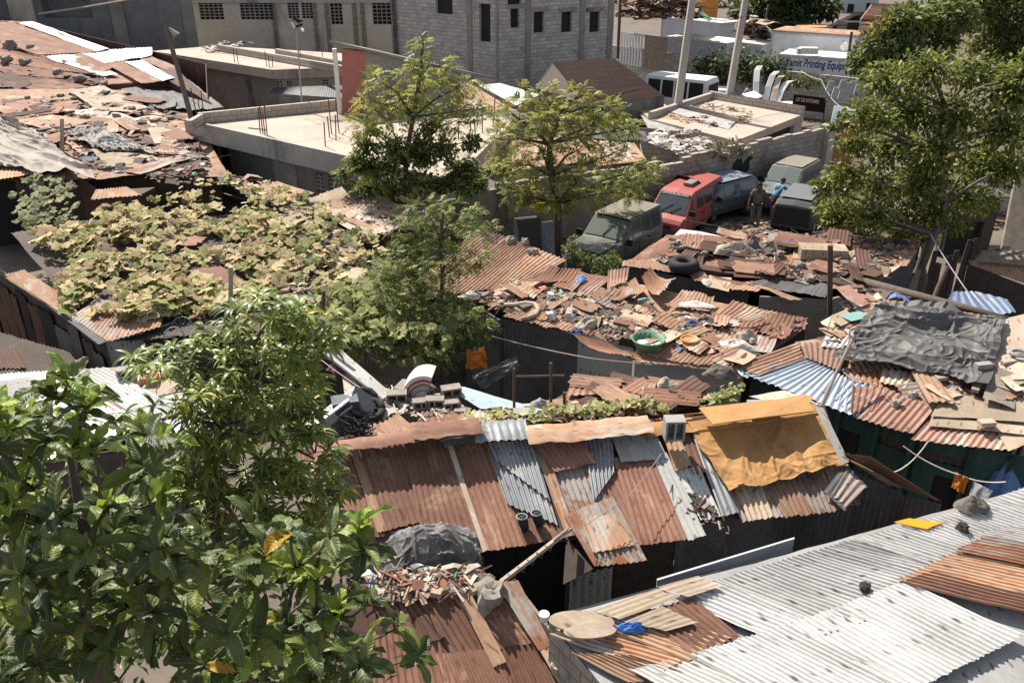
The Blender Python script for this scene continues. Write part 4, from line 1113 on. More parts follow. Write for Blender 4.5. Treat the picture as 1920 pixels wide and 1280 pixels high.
# --- M littered roof, centre
pM = Plane((930, 595, 2.3), (1400, 692, 2.3), (1200, 520, 2.6))
SM = thing('trash_roofed_shack', 'long shack in the middle with grey tin walls and a roof strewn with colourful trash', 'shack', P(1160, 700, 0))
roofpart(SM, pM, [(860, 560), (1075, 505), (1515, 605), (1392, 692)], 'rust_tan', -.09, amp=0, warp=.05)
for q, mt, cu, am in (([(1010, 548), (1135, 572), (1072, 622), (942, 594)], 'rust_tan', 0, .02), ([(1080, 508), (1150, 520), (1090, 570), (1010, 548)], 'rust_pink', 0, .018), ([(1135, 560), (1240, 588), (1160, 640), (1068, 622)], 'rust_tan', .03, .018),
                      ([(1140, 514), (1180, 508), (1174, 532), (1138, 550)], 'rust_pink', .1, .015), ([(1150, 548), (1192, 524), (1210, 546), (1190, 563)], 'rust_tan', .06, .015), ([(1202, 530), (1218, 512), (1266, 532), (1234, 566)], 'galv_rust', .16, .02),
                      ([(1278, 549), (1338, 561), (1330, 588), (1242, 578)], 'rust_tan', .08, .012), ([(1375, 566), (1512, 602), (1425, 620), (1318, 613)], 'rust_tan', .04, .02), ([(1272, 578), (1302, 590), (1296, 604), (1248, 592)], 'plyboard', 0, 0),
                      ([(1190, 600), (1240, 606), (1215, 628), (1165, 620)], 'rust_pink', .02, .014), ([(1235, 640), (1302, 655), (1262, 680), (1192, 664)], 'rust_tan', .05, .02), ([(1290, 650), (1400, 664), (1380, 692), (1262, 680)], 'rust_tan', .02, .018),
                      ([(1072, 630), (1140, 646), (1204, 676), (1140, 668)], 'rust', .08, .012), ([(1030, 505), (1090, 512), (1060, 535), (982, 534)], 'rust', .1, .01), ([(960, 545), (1010, 548), (990, 572), (930, 568)], 'plyboard', 0, 0),
                      ([(1340, 590), (1430, 606), (1410, 640), (1320, 626)], 'rust', 0, .014), ([(1428, 590), (1512, 602), (1508, 622), (1440, 640)], 'rust', .06, .012), ([(1150, 655), (1210, 668), (1300, 690), (1200, 684)], 'rust_tan', .05, .014)):
    roofpart(SM, pM, q, mt, rnd(.0, .06), amp=am * .7, pitch=.09, per=6, warp=.04, rag=.06, curl=cu)
wa, wb, wc, wd = pM.at(935, 600, -.12), pM.at(1085, 634, -.12), pM.at(1300, 684, -.12), pM.at(1398, 700, -.12)
s_ = V((0, .12, 0))
wallq(SM, wa + s_, wb + s_, 0, 'galv_dark', amp=.012, pitch=.1)
wallq(SM, wb + s_, wb.lerp(wc, .5) + s_, 0, 'whitewash', amp=.006, pitch=.1)
wallq(SM, wb.lerp(wc, .52) + s_, wc + s_, 0, 'white_grey')
wallq(SM, wc + s_, wd + s_, 0, 'zinc_grey')
wallq(SM, wd + s_, pM.at(1512, 615, -.12), 0, 'rust_dark', amp=.012)
wallq(SM, pM.at(870, 560, -.1), wa, 0, 'galv_dark')
# --- Q littered rust roof below the cars
pQ = Plane((1165, 495, 2.4), (1560, 555, 2.4), (1400, 425, 2.75))
SQ = thing('rubble_roofed_shack', 'wide shack below the parked cars, rust roof covered in rubble and an old tyre', 'shack', P(1400, 560, 0))
roofpart(SQ, pQ, [(1250, 440), (1725, 450), (1632, 545), (1168, 496)], 'rust', -.05, amp=0, warp=.05)
for q, mt, am in (([(1168, 488), (1290, 480), (1330, 520), (1166, 498)], 'rust_tan', .01), ([(1290, 512), (1340, 518), (1420, 536), (1300, 526)], 'rust', .012), ([(1330, 515), (1372, 520), (1366, 548), (1324, 538)], 'plyboard', 0), ([(1360, 526), (1452, 524), (1420, 548), (1352, 540)], 'rust_tan', .012),
                  ([(1448, 520), (1560, 534), (1548, 560), (1404, 532)], 'galv_dark', .006), ([(1404, 534), (1412, 532), (1500, 560), (1478, 562)], 'rust_orange', .012), ([(1560, 500), (1690, 498), (1660, 520), (1560, 522)], 'ply_pale', .012), ([(1560, 520), (1660, 516), (1632, 545), (1556, 540)], 'rust_tan', .012),
                  ([(1560, 470), (1720, 470), (1700, 498), (1560, 500)], 'rust_tan', .012), ([(1420, 480), (1560, 476), (1550, 510), (1400, 505)], 'rust', .012), ([(1300, 450), (1420, 442), (1400, 470), (1260, 472)], 'rust_tan', .012), ([(1420, 436), (1560, 440), (1560, 468), (1430, 470)], 'rust_dark', .012), ([(1560, 440), (1720, 448), (1715, 470), (1560, 470)], 'rust', .012),
                  ([(1380, 432), (1440, 425), (1410, 440), (1370, 446)], 'rust_orange', .015)):
    roofpart(SQ, pQ, q, mt, rnd(.0, .05), amp=am * .6, pitch=.1, per=4, warp=.05, rag=.06)
wallq(SQ, pQ.at(1172, 497, -.1), pQ.at(1405, 545, -.1), 0, 'galv_dark', amp=.01)
wallq(SQ, pQ.at(1425, 556, -.05), pQ.at(1562, 562, -.1), 0, 'concrete_dark')
wallq(SQ, pQ.at(1562, 560, -.1), pQ.at(1632, 540, -.1), 0, 'concrete_dark')
wallq(SQ, pQ.at(1632, 540, -.1), pQ.at(1722, 455, -.1), 0, 'galv_dark', amp=.012)
wallq(SQ, pQ.at(1255, 441, -.1), pQ.at(1170, 496, -.1), 0, 'rust_dark', amp=.012)
wallq(SQ, pQ.at(1255, 441, -.1), pQ.at(1720, 450, -.1), 0, 'rust_dark', amp=.012)

# --- G green walled shack, right
pG = Plane((1391, 699, 2.3), (1710, 812, 2.3), (1700, 600, 2.9))
SG_ = thing('green_walled_shack', 'shack at right with dark green walls, barred windows and blue-grey and faded pink roof sheets', 'shack', P(1640, 880, 0))
GP = dict(pitch=.105, per=8, warp=.02, rag=.03)
roofpart(SG_, pG, [(1490, 640), (1880, 590), (1930, 800), (1710, 812)], 'rust_tan', -.06, amp=0, warp=.04)
for q, mt, am, li in (([(1497, 640), (1508, 672), (1424, 704), (1374, 683)], 'rust_tan', .016, .03), ([(1508, 668), (1604, 714), (1606, 781), (1391, 700)], 'galv_blue', .016, .0), ([(1374, 684), (1420, 700), (1400, 708), (1388, 702)], 'paleblue', .01, -.01),
                      ([(1598, 722), (1662, 726), (1642, 768), (1594, 775)], 'rust', .016, .04), ([(1600, 700), (1668, 730), (1608, 782), (1560, 745)], 'galv_blue', .016, .01), ([(1660, 728), (1756, 762), (1712, 814), (1606, 783)], 'rust_pink', .016, .03),
                      ([(1497, 640), (1590, 650), (1575, 695), (1508, 668)], 'rust_pink', .014, .05), ([(1552, 618), (1634, 622), (1605, 655), (1538, 650)], 'zinc_grey', .012, .07), ([(1570, 690), (1660, 680), (1660, 728), (1600, 715)], 'galv_rust', .016, .03),
                      ([(1590, 670), (1660, 665), (1690, 690), (1600, 700)], 'rust_tan', .014, .05), ([(1655, 690), (1720, 700), (1700, 730), (1650, 716)], 'rust_orange', .016, .07), ([(1735, 712), (1860, 720), (1850, 745), (1745, 745)], 'rust', .01, .05),
                      ([(1770, 738), (1925, 752), (1930, 790), (1745, 780)], 'plyboard', 0, .08), ([(1748, 778), (1930, 800), (1925, 815), (1740, 798)], 'plyboard', 0, .05), ([(1560, 745), (1640, 700), (1660, 730), (1600, 780)], 'galv_blue', .016, -.02),
                      ([(1740, 790), (1925, 808), (1905, 845), (1708, 824)], 'rust_pink', .014, .0), ([(1850, 770), (1930, 790), (1930, 830), (1890, 845)], 'plyboard', 0, .02),
                      ([(1640, 560), (1770, 575), (1740, 600), (1640, 590)], 'rust', .01, .1), ([(1735, 572), (1880, 596), (1860, 620), (1760, 590)], 'rust_tan', .01, .1), ([(1560, 590), (1640, 585), (1640, 612), (1550, 618)], 'rust_tan', .012, .1),
                      ([(1870, 600), (1940, 585), (1960, 690), (1840, 690)], 'ply_pale', 0, .12), ([(1850, 675), (1940, 668), (1950, 710), (1830, 715)], 'ply_pale', 0, .14), ([(1700, 745), (1760, 720), (1780, 745), (1745, 765)], 'galv_rust', .016, .04)):
    roofpart(SG_, pG, q, mt, li, amp=am, **GP)
va_ = VP(pG.at(1402, 706, -.1) + V((.1, .1, 0)), pG.at(1716, 822, -.1) + V((.1, .1, 0)))
h1 = [va_.hole(1642, 812, 1700, 850), va_.hole(1545, 790, 1600, 880)]
zt = 2.22
holewall(va_, 0, zt, h1, 'greensheet', SG_, .1)
holeback(va_, h1[0], SG_, 'black', .09, 'window', (4, 4), 'ironrod'); holeback(va_, h1[1], SG_, 'black', .09, 'door')
vb_ = VP(pG.at(1716, 822, -.1) + V((.12, .1, 0)), pG.at(1960, 858, -.1) + V((0, .1, 0)))
h2 = [vb_.hole(1734, 845, 1812, 880), vb_.hole(1752, 890, 1792, 990)]
holewall(vb_, 0, zt, h2, 'greensheet', SG_, .1)
holeback(vb_, h2[0], SG_, 'black', .09, 'window', (5, 4), 'ironrod'); holeback(vb_, h2[1], SG_, 'black', .09, 'door')
for vv, xs in ((va_, (1560, 1635, 1705)), (vb_, (1725, 1820, 1900))):
    for x in xs:
        s_ = vv.sz(x, 850)[0]; vbox(SG_, vv, s_ - .04, s_ + .04, 0, zt - .05, .003, .05, 'greensheet', 'post')
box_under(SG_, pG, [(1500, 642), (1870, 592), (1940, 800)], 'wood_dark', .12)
mb = MB(); tarp(mb, [pG.at(1655, 580, .16), pG.at(1880, 600, .14), pG.at(1838, 722, .1), pG.at(1568, 682, .12)], 250, 200, .12, 2.0, .08, .12, (.05, .25, -.2, .5, 1.2))
tag(mb.build('tarp', 'tarp_black', None), 'large crumpled black plastic tarp spread over the roof at right', 'tarp')

# ---------------------------------------------------------------- odd sheets patched over the roofs
RS_ = ['rust', 'rust', 'rust_tan', 'rust_tan', 'rust_dark', 'galv_rust', 'rust_orange', 'plyboard']
patchwork(SM, pM, [(880, 562), (1070, 515), (1240, 585), (1480, 608), (1390, 680), (1080, 615)], 30, RS_, (.25, .6), (.35, 1.0), ((1000, 600), (1060, 560)))
patchwork(SQ, pQ, [(1200, 488), (1300, 450), (1400, 435), (1690, 455), (1640, 530), (1550, 535), (1400, 520)], 30, RS_ + ['rust_dark', 'rust_dark', 'rust'], (.25, .6), (.5, 1.5), ((1200, 480), (1300, 495)))
patchwork(SL, pL, [(10, 195), (200, 170), (330, 200), (400, 315), (160, 325), (100, 270)], 36, RS_ + ['ply_pale', 'galv_dark', 'wood', 'rust_dark'], (.4, 1.2), (.8, 2.6), ((100, 200), (200, 250)), .5)
patchwork(SG_, pG, [(1560, 600), (1660, 575), (1660, 600), (1570, 660)], 12, RS_, (.25, .5), (.4, .9), ((1500, 670), (1560, 640)))
patchwork(SG_, pG, [(1720, 710), (1930, 690), (1930, 745), (1740, 750)], 20, RS_ + ['ply_pale', 'wood'], (.2, .5), (.4, 1.0), ((1500, 670), (1560, 640)), .6)
patchwork(ST, pT, [(-20, 60), (60, 50), (280, 145), (180, 155), (0, 160)], 8, ['rust', 'rust', 'rust_dark', 'rust'], (.7, .9), (2.5, 4.5), ((60, 60), (180, 120)), .03, curl=.0, turn=0, lift=(.0, .05))
patchwork(SV, pV, [(60, 450), (300, 400), (620, 410), (700, 560), (240, 600)], 30, ['rust_dark', 'rust_tan', 'plyboard', 'rust', 'wood_dark'], (.3, .8), (.5, 1.4), ((100, 520), (160, 560)), .5, lift=(-.06, .08))

# --- D centre shack with the patched roof
pF = Plane((600, 835, 2.95), (1540, 755, 2.95), (1280, 1012, 2.15))
SD = thing('patched_roof_shack', 'long shack across the middle foreground with a steep patchwork of rusty and zinc sheets', 'shack', P(1100, 1080, 0))
NP = dict(pitch=.085, per=10, warp=.014, rag=.02, step=.12)
roofpart(SD, pF, [(560, 846), (1545, 758), (1612, 945), (640, 1066)], 'rust_dark', -.05, amp=0, warp=.01)
for q, mt, am, li in (
    ([(560, 850), (668, 838), (724, 1004), (590, 1020)], 'rust', .014, .0), ([(655, 843), (672, 841), (726, 994), (708, 998)], 'rust_orange', .008, .03), ([(672, 838), (754, 828), (806, 974), (722, 994)], 'rust', .014, .015),
    ([(756, 828), (834, 816), (914, 1034), (800, 1046)], 'rust', .014, .03), ([(832, 816), (842, 815), (914, 1030), (906, 1035)], 'ply_pale', 0, .05), ([(840, 826), (914, 826), (985, 1022), (912, 1032)], 'rust', .016, .02),
    ([(912, 834), (1000, 836), (1046, 984), (950, 944)], 'galv', .018, .05), ([(914, 828), (998, 826), (1032, 938), (930, 862)], 'galv', .018, .09), ([(952, 940), (1040, 976), (1062, 1004), (984, 1022)], 'rust', .014, .01),
    ([(996, 826), (1018, 824), (1080, 1002), (1062, 1006)], 'rust_orange', .008, .08), ([(1010, 838), (1094, 830), (1160, 1000), (1072, 1006)], 'galv_rust', .016, .03), ([(988, 820), (1088, 816), (1118, 866), (1040, 884)], 'rust', .013, .12),
    ([(1056, 966), (1150, 930), (1214, 1050), (1114, 1062)], 'galv_rust', .016, .1), ([(1088, 968), (1150, 962), (1192, 1020), (1112, 1036)], 'rust_orange', .012, .14), ([(1094, 822), (1148, 812), (1152, 884), (1112, 940)], 'galv', .018, .08),
    ([(1144, 812), (1226, 802), (1252, 858), (1165, 866)], 'cementsheet', .004, .1), ([(1150, 858), (1224, 852), (1292, 1010), (1196, 1022)], 'rust', .013, .05), ([(1112, 936), (1152, 866), (1210, 1020), (1190, 1024)], 'rust', .013, .02),
    ([(1222, 852), (1250, 848), (1324, 1002), (1290, 1012)], 'cementsheet', .006, .08), ([(1242, 812), (1272, 810), (1298, 872), (1264, 882)], 'rust_orange', .012, .1), ([(1268, 812), (1300, 806), (1330, 884), (1300, 890)], 'rust', .012, .06),
    ([(1262, 880), (1312, 874), (1354, 968), (1314, 976)], 'whitewash', .016, .05), ([(1296, 808), (1318, 804), (1386, 958), (1354, 968)], 'galv', .012, .1), ([(1350, 900), (1440, 890), (1484, 966), (1392, 978)], 'galv_rust', .018, .03),
    ([(1424, 884), (1480, 876), (1520, 964), (1470, 970)], 'rust_tan', .018, .05), ([(1470, 880), (1530, 870), (1568, 958), (1514, 964)], 'galv_rust', .018, .04), ([(1520, 868), (1584, 860), (1614, 944), (1560, 956)], 'rust_tan', .018, .02),
    ([(1378, 908), (1424, 900), (1452, 968), (1404, 976)], 'rust_tan', .018, .07)):
    roofpart(SD, pF, q, mt, li, amp=am * (.62 if mt == 'rust' else .85), **NP)
roofpart(SD, pF, [(1585, 868), (1626, 912), (1584, 958), (1544, 920)], 'galv_dark', .13, amp=.004, rag=.0)
roofpart(SD, pF, [(1588, 878), (1622, 914), (1586, 950), (1560, 926)], 'galv_rust', .145, amp=.012, pitch=.1, rag=.05)
# ridge caps: bent sheets over the ridge, standing proud so that they shade the slope
def ridgecap(x0, y0, x1, y1, drop, back, mat, li=.1, amp=.0, name='ridge_cap'):
    a, b = pF.at(x0, y0, li), pF.at(x1, y1, li)
    dn = pF.at(x0 + 8, y0 + drop, li + .06) - a
    bk = V((0, back, -.12))
    mb = MB(); sd = rnd(0, 99)
    prof = [bk, bk * .5 + V((0, 0, .05)), V((0, 0, .03)), dn * .5 + V((0, 0, .03)), dn]
    nu = max(10, int((b - a).length / .04)); vs_, uv, fs = [], [], []
    for j, o in enumerate(prof):
        for i in range(nu + 1):
            u = i / nu; p = a.lerp(b, u) + o
            z = .03 * NZ.noise(V((i * .25, j * 1.4, sd))) + (amp * math.sin(i * 2.2) if amp else 0)
            e_ = (.035 * NZ.noise(V((i * .3, sd, 4)))) if j in (0, 4) else 0
            vs_.append(p + V((0, 0, z)) + (dn.normalized() * e_)); uv.append((o.length + j * .12, u * (b - a).length))
    for j in range(4):
        for i in range(nu): k = j * (nu + 1) + i; fs.append((k, k + nu + 1, k + nu + 2, k + 1))
    mb.add(vs_, fs, uv)
    return mb.build(name, mat, SD, smooth=True)
ridgecap(585, 838, 790, 812, 14, .25, 'rust', .30)
ridgecap(768, 802, 898, 792, 22, .3, 'rust', .34)
ridgecap(884, 802, 986, 796, 26, .35, 'galv', .24, amp=.016)
ridgecap(826, 828, 895, 818, 8, .1, 'galv', .12)
ridgecap(984, 808, 1216, 786, 26, .3, 'rust_orange', .26)
ridgecap(1205, 800, 1300, 790, 18, .25, 'tarp_yellow', .1)
# walls below the eave
ea, eb, ec, ed = pF.at(640, 1058, -.1), pF.at(1075, 1014, -.1), pF.at(1290, 1000, -.1), pF.at(1612, 942, -.1)
for p in (ea, eb, ec, ed): p += V((.05, .22, 0))
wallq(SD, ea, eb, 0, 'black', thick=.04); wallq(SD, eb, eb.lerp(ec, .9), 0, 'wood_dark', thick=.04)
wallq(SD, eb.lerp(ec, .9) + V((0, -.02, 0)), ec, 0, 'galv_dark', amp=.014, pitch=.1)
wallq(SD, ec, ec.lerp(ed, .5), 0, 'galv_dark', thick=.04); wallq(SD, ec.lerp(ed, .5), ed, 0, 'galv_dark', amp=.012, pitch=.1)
ob_ = MB()
pj = [P(1075, 1014, 2.0), P(1140, 1060, 1.98), P(1075, 1075, 1.9)]
tag(MB().prism([pF.at(1062, 1006, -.02), P(1112, 1066, 2.05), P(1056, 1095, 1.85)], (0, .03, -.02)).build('door_flap', 'wood_dark'), 'dark triangular board hanging under the patched eave by the alley', 'board')
# right gable end: low slope of rusty sheet and dark wall
pg2 = Plane((1580, 850, 2.75), (1642, 862, 2.6), (1762, 938, 2.0))
SD2 = thing('gable_lean_to', 'sloping brown tin lean-to with a dark ribbed wall right of the orange tarp', 'shack', P(1680, 1000, 0))
p4 = [P(1580, 848, 2.75), P(1632, 856, 2.7), P(1765, 940, 1.95), P(1660, 905, 2.15)]
mb = MB(); sheet(mb, p4, .1, .014, warp=.02, rag=.04); mb.build('roof_sheet', 'rust', SD2, smooth=True)
mb = MB(); sheet(mb, [p + V((-.05, -.08, .03)) for p in (P(1578, 852, 2.75), P(1600, 862, 2.7), P(1700, 912, 2.15), P(1665, 905, 2.2))], .1, .01, warp=.02, rag=.03); mb.build('roof_sheet', 'rust_tan', SD2, smooth=True)
wallq(SD2, P(1598, 880, 2.45), P(1700, 930, 2.0), 0, 'galv_dark', amp=.012, pitch=.1)
wallq(SD2, P(1700, 928, 2.02), P(1766, 944, 1.92), 0, 'galv_dark', amp=.012, pitch=.1)
# orange tarp over the right part of the patched roof
t_ = pF.q([(1284, 788), (1528, 756), (1586, 874), (1364, 926)], .13)
mb = MB(); sd = 31
Atl, Atr = t_[0], t_[1]
def tf(u, v, x, y):
    n = pF.n
    f = .08 * creases(x, y, sd, 1.5, (1.5, 1.2, 1.85)) * min(1, v * 2.2) + .06 * creases(x, y, sd + 4, 2.2, (.1, .6, 1.4)) * max(0, v - .5) * 2 + .03 * NZ.noise(V((x * 1.1, y, sd)))
    r = n * f
    if v > .97: r += (t_[3] - t_[0]) * .06 * NZ.noise(V((x * 2.5, sd, 0)))
    if v < .18: r += n * .02
    if u in (0, 1): r += (t_[1] - t_[0]) * .02 * NZ.noise(V((y * 3, u * 9, 0)))
    return r
mb.grid(*t_, 170, 120, tf)
b4 = [P(1236, 790, 3.02), P(1420, 756, 2.98), t_[1] + V((0, .02, .05)), t_[0] + V((0, .02, .05))]
b4[1] = P(1500, 742, 2.95)
mb.grid(*b4, 60, 14, lambda u, v, x, y: V((0, 0, .05 * math.sin(v * 3.1) + .04 * NZ.noise(V((x * 2, y * 2, 4))))))
tag(mb.build('tarp', 'tarp_yellow', None, smooth=True), 'mustard orange tarp draped over the ridge and slope of the patched roof', 'tarp')
# the awning edge that shades the tarp: lifted board strip along the ridge
tag(MB().prism([pF.at(1336, 797, .42), pF.at(1420, 785, .5), pF.at(1526, 772, .42), pF.at(1512, 744, .3), pF.at(1310, 766, .3)], (0, 0, .02)).build('ridge_board', 'tarp_yellow'), 'stiff raised lip of orange tarp along the ridge of the patched roof', 'tarp')
mb = MB(); sheet(mb, [pF.at(1526, 758, .2), pF.at(1544, 764, .2), pF.at(1592, 866, .2), pF.at(1578, 872, .2)], .1, 0, warp=.015); 
tag(mb.build('flashing_board', 'cementsheet'), 'grey flashing board along the right edge of the orange tarp', 'board')
mb = MB(); sheet(mb, [P(1405, 742, 3.0), P(1470, 732, 2.98), P(1540, 758, 2.98), P(1460, 756, 3.0)], .1, 0, warp=.02)
tag(mb.build('pale_sheet', 'ply_pale'), 'pale flat sheet lying behind the orange tarp', 'sheet')

# --- B low roofs behind the ridge
pB_ = Plane((640, 740, 2.7), (1050, 770, 2.75), (1200, 720, 2.75))
SB = thing('back_lean_to', 'low rusty back roofs just behind the ridge of the patched roof', 'shack', P(1150, 740, 0))
for q, mt, am, li in (([(1115, 706), (1330, 745), (1260, 775), (1020, 765)], 'rust', .0, -.05), ([(1075, 712), (1160, 708), (1200, 735), (1060, 742)], 'rust', .012, .02), ([(1130, 706), (1200, 715), (1240, 740), (1130, 745)], 'rust', .012, .05), ([(1250, 735), (1312, 722), (1340, 748), (1225, 760)], 'rust_tan', .014, .08),
                      ([(1150, 740), (1220, 735), (1240, 762), (1120, 764)], 'rust', .01, .04), ([(672, 772), (735, 768), (790, 812), (690, 822)], 'rust_tan', .012, .02), ([(640, 775), (690, 770), (700, 812), (610, 825)], 'rust_dark', 0, .0), ([(830, 768), (930, 770), (930, 792), (820, 792)], 'rust_orange', .012, .03),
                      ([(790, 770), (850, 765), (900, 790), (780, 805)], 'rust', .012, .04), ([(840, 728), (870, 726), (1040, 772), (900, 766)], 'paleblue', 0, .05), ([(920, 760), (1110, 748), (1100, 772), (900, 772)], 'ply_pale', 0, .0), ([(1000, 756), (1060, 744), (1080, 760), (1010, 772)], 'rust_tan', 0, .03),
                      ([(1060, 760), (1260, 765), (1240, 795), (980, 802)], 'rust', .0, -.02), ([(640, 690), (700, 745), (740, 770), (650, 772)], 'ply_pale', 0, -.02), ([(880, 775), (1010, 775), (1000, 800), (880, 800)], 'rust_tan', .0, -.03), ([(1180, 745), (1250, 765), (1200, 778), (1120, 768)], 'rust', .012, .06),
                      ([(700, 745), (850, 735), (880, 775), (720, 775)], 'ply_pale', 0, -.04)):
    roofpart(SB, pB_, q, mt, li, amp=am, pitch=.1, per=6, warp=.03, rag=.05)
wallq(SB, pB_.at(1020, 765, -.1), pB_.at(1115, 706, -.1), 0, 'wood_dark'); wallq(SB, pB_.at(1115, 706, -.1), pB_.at(1330, 745, -.1), 0, 'wood_dark')
wallq(SB, pB_.at(640, 690, -.1), pB_.at(1030, 770, -.1), 0, 'galv_dark', amp=.012)
mb = MB().prism([P(606, 664, 2.9), P(640, 660, 2.9), P(735, 742, 2.75), P(718, 752, 2.75)], (0, 0, .05))
tag(mb.build('plank', 'cementsheet'), 'wide pale grey board slanting down behind the drooping leaves', 'board')

# --- W big white roof, lower right
pW2 = Plane((1040, 1150, 2.75), (1900, 930, 2.95), (1680, 1280, 2.5))
SWh = thing('white_roofed_house', 'house at lower right with a broad gleaming white corrugated roof and a rusty corner', 'house', P(1450, 1250, 0))
WP = dict(pitch=.08, per=8, warp=.032, rag=.02, step=.2)
roofpart(SWh, pW2, [(1030, 1160), (1960, 905), (2300, 1300), (1300, 1500)], 'zinc_grey', -.06, amp=0)
# ridges run from the upper left edge to the lower right: TL->BL
def wq(a, b, c, d): return [a, b, c, d]
for q, mt, li, am in (
    ([(1880, 934), (1600, 1010), (1800, 1078), (2040, 990)], 'zinc', .03, .017), ([(1606, 1008), (1330, 1090), (1560, 1190), (1830, 1064)], 'zinc', .025, .017), ([(1345, 1086), (1262, 1120), (1480, 1212), (1572, 1180)], 'zinc', .02, .017),
    ([(1700, 1086), (1480, 1170), (1700, 1300), (1920, 1190)], 'zinc', .05, .017), ([(1490, 1166), (1290, 1226), (1480, 1330), (1720, 1280)], 'zinc', .045, .017), ([(1960, 900), (1870, 932), (2060, 990), (2100, 960)], 'zinc', .02, .017),
    ([(1120, 1150), (1030, 1190), (1240, 1260), (1330, 1215)], 'rust_orange', .01, .016), ([(1200, 1135), (1110, 1165), (1290, 1240), (1380, 1190)], 'rust_orange', .02, .016), ([(1300, 1120), (1195, 1150), (1300, 1230), (1390, 1192)], 'rust', .03, .016),
    ([(1290, 1226), (1180, 1255), (1300, 1320), (1420, 1290)], 'zinc_grey', .04, .012), ([(1190, 1230), (1070, 1220), (1180, 1280), (1290, 1260)], 'rust_orange', .02, .014),
    ([(1800, 1030), (1684, 1086), (1960, 1160), (2060, 1080)], 'rust_orange', .07, .012), ([(1752, 1068), (1686, 1090), (1960, 1160), (2000, 1130)], 'rust', .085, .014), ([(1850, 1002), (1790, 1032), (2060, 1090), (2100, 1050)], 'galv_rust', .08, .012), ([(1900, 985), (1830, 1000), (2060, 1060), (2120, 1020)], 'zinc_grey', .06, .008)):
    roofpart(SWh, pW2, q, mt, li, amp=am * .75, **WP)
for q, mt, li in (([(1310, 1078), (1352, 1098), (1290, 1118), (1232, 1100)], 'ply_pale', .10), ([(1232, 1102), (1276, 1116), (1160, 1160), (1110, 1145)], 'plyboard', .09), ([(1240, 1138), (1310, 1166), (1250, 1182), (1170, 1166)], 'plyboard', .08), ([(1108, 1148), (1170, 1162), (1122, 1150), (1060, 1152)], 'plyboard', .05)):
    roofpart(SWh, pW2, q, mt, li, name='cover_board', amp=.004, pitch=.09, per=4, rag=.02, warp=.02)
# tyre-shaped board
def lens(pl, cx, cy, rx, ry, rot, li, mat, name, label, cat):
    mb = MB(); pts = []
    for i in range(20):
        t_ = i / 20 * 6.2832; k = 1 + .06 * NZ.noise(V((i * .7, cx, 0)))
        X, Y = rx * math.cos(t_) * k, ry * math.sin(t_) * k
        pts.append(pl.at(cx + X * math.cos(rot) - Y * math.sin(rot), cy + X * math.sin(rot) + Y * math.cos(rot), li))
    mb.prism(pts, pl.n * .025)
    return tag(mb.build(name, mat), label, cat)
lens(pW2, 1090, 1166, 62, 20, .05, .06, 'plyboard', 'scrap_board', 'warped tan scrap board weighing down the corner of the white roof', 'board')
lens(pW2, 1106, 1184, 50, 14, -.05, .10, 'ply_pale', 'scrap_board', 'pale speckled oval board lying on the rusty corner of the white roof', 'board')
for a, b in (((1040, 1158), (1960, 908)),):
    p, q = pW2.at(*a, -.1), pW2.at(*b, -.1)
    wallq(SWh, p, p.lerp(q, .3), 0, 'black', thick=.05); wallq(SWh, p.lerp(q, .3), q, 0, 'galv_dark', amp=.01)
wallq(SWh, pW2.at(1030, 1165, -.08), pW2.at(1300, 1500, -.08), 0, 'blocks_old')
# siding strip along the alley edge
a, b = P(1232, 1084, 2.75), P(1490, 1006, 2.85)
mb = MB()
d = b - a
for k in range(4):
    z0 = -.02 - k * .09
    mb.prism([a + V((0, -.004 * k, z0 - .085)), b + V((0, -.004 * k, z0 - .085)), b + V((0, -.01 - .004 * k, z0)), a + V((0, -.01 - .004 * k, z0))], (.004, .03, 0))
tag(mb.build('siding_strip', 'white_grey'), 'pale grey ribbed siding strip between the alley and the white roof', 'siding')
# lower roof at the far corner
pX = Plane((1700, 1290, 2.2), (1920, 1205, 2.2), (1900, 1300, 2.0))
SX = thing('corner_shack', 'small shack at the bottom right corner with blue-grey sheets and a brown one', 'shack', P(1900, 1300, 0))
roofpart(SX, pX, [(1640, 1320), (1990, 1180), (2100, 1300), (1700, 1420)], 'galv_rust', 0, **{**WP, 'amp': .012})
roofpart(SX, pX, [(1870, 1225), (1990, 1180), (2060, 1240), (1920, 1290)], 'rust', .04, **{**WP, 'amp': .014})
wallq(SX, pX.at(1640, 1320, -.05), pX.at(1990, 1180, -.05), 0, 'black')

# --- G2 brown foreground roof
pK = Plane((700, 1100, 2.45), (960, 1096, 2.45), (1000, 1280, 1.85))
SK = thing('brown_roofed_shack', 'shack at bottom centre with brown rusted roof sheets and a pale flashing strip', 'shack', P(900, 1300, 0))
for q, mt, am, li in (([(640, 1100), (960, 1090), (1120, 1300), (640, 1330)], 'rust_dark', 0, -.05), ([(690, 1120), (850, 1100), (920, 1215), (760, 1240)], 'rust', .013, .0), ([(840, 1110), (960, 1096), (1030, 1200), (935, 1216)], 'rust', .013, .02), ([(770, 1165), (800, 1150), (840, 1190), (770, 1215)], 'rust_dark', .012, .05),
                      ([(855, 1110), (880, 1104), (950, 1240), (925, 1250)], 'rust_orange', .006, .06), ([(928, 1212), (1015, 1204), (1080, 1310), (960, 1320)], 'rust', .014, .01), ([(810, 1226), (930, 1214), (980, 1320), (850, 1330)], 'rust', .014, .03), ([(930, 1092), (972, 1088), (1036, 1212), (1010, 1218)], 'galv_rust', .004, .09),
                      ([(1005, 1206), (1034, 1200), (1110, 1310), (1070, 1320)], 'rust_orange', .004, .08), ([(690, 1190), (820, 1180), (860, 1330), (700, 1340)], 'rust', .013, .02), ([(880, 1095), (945, 1090), (990, 1150), (905, 1160)], 'rust', .012, .03)):
    roofpart(SK, pK, q, mt, li, amp=am, **NP)
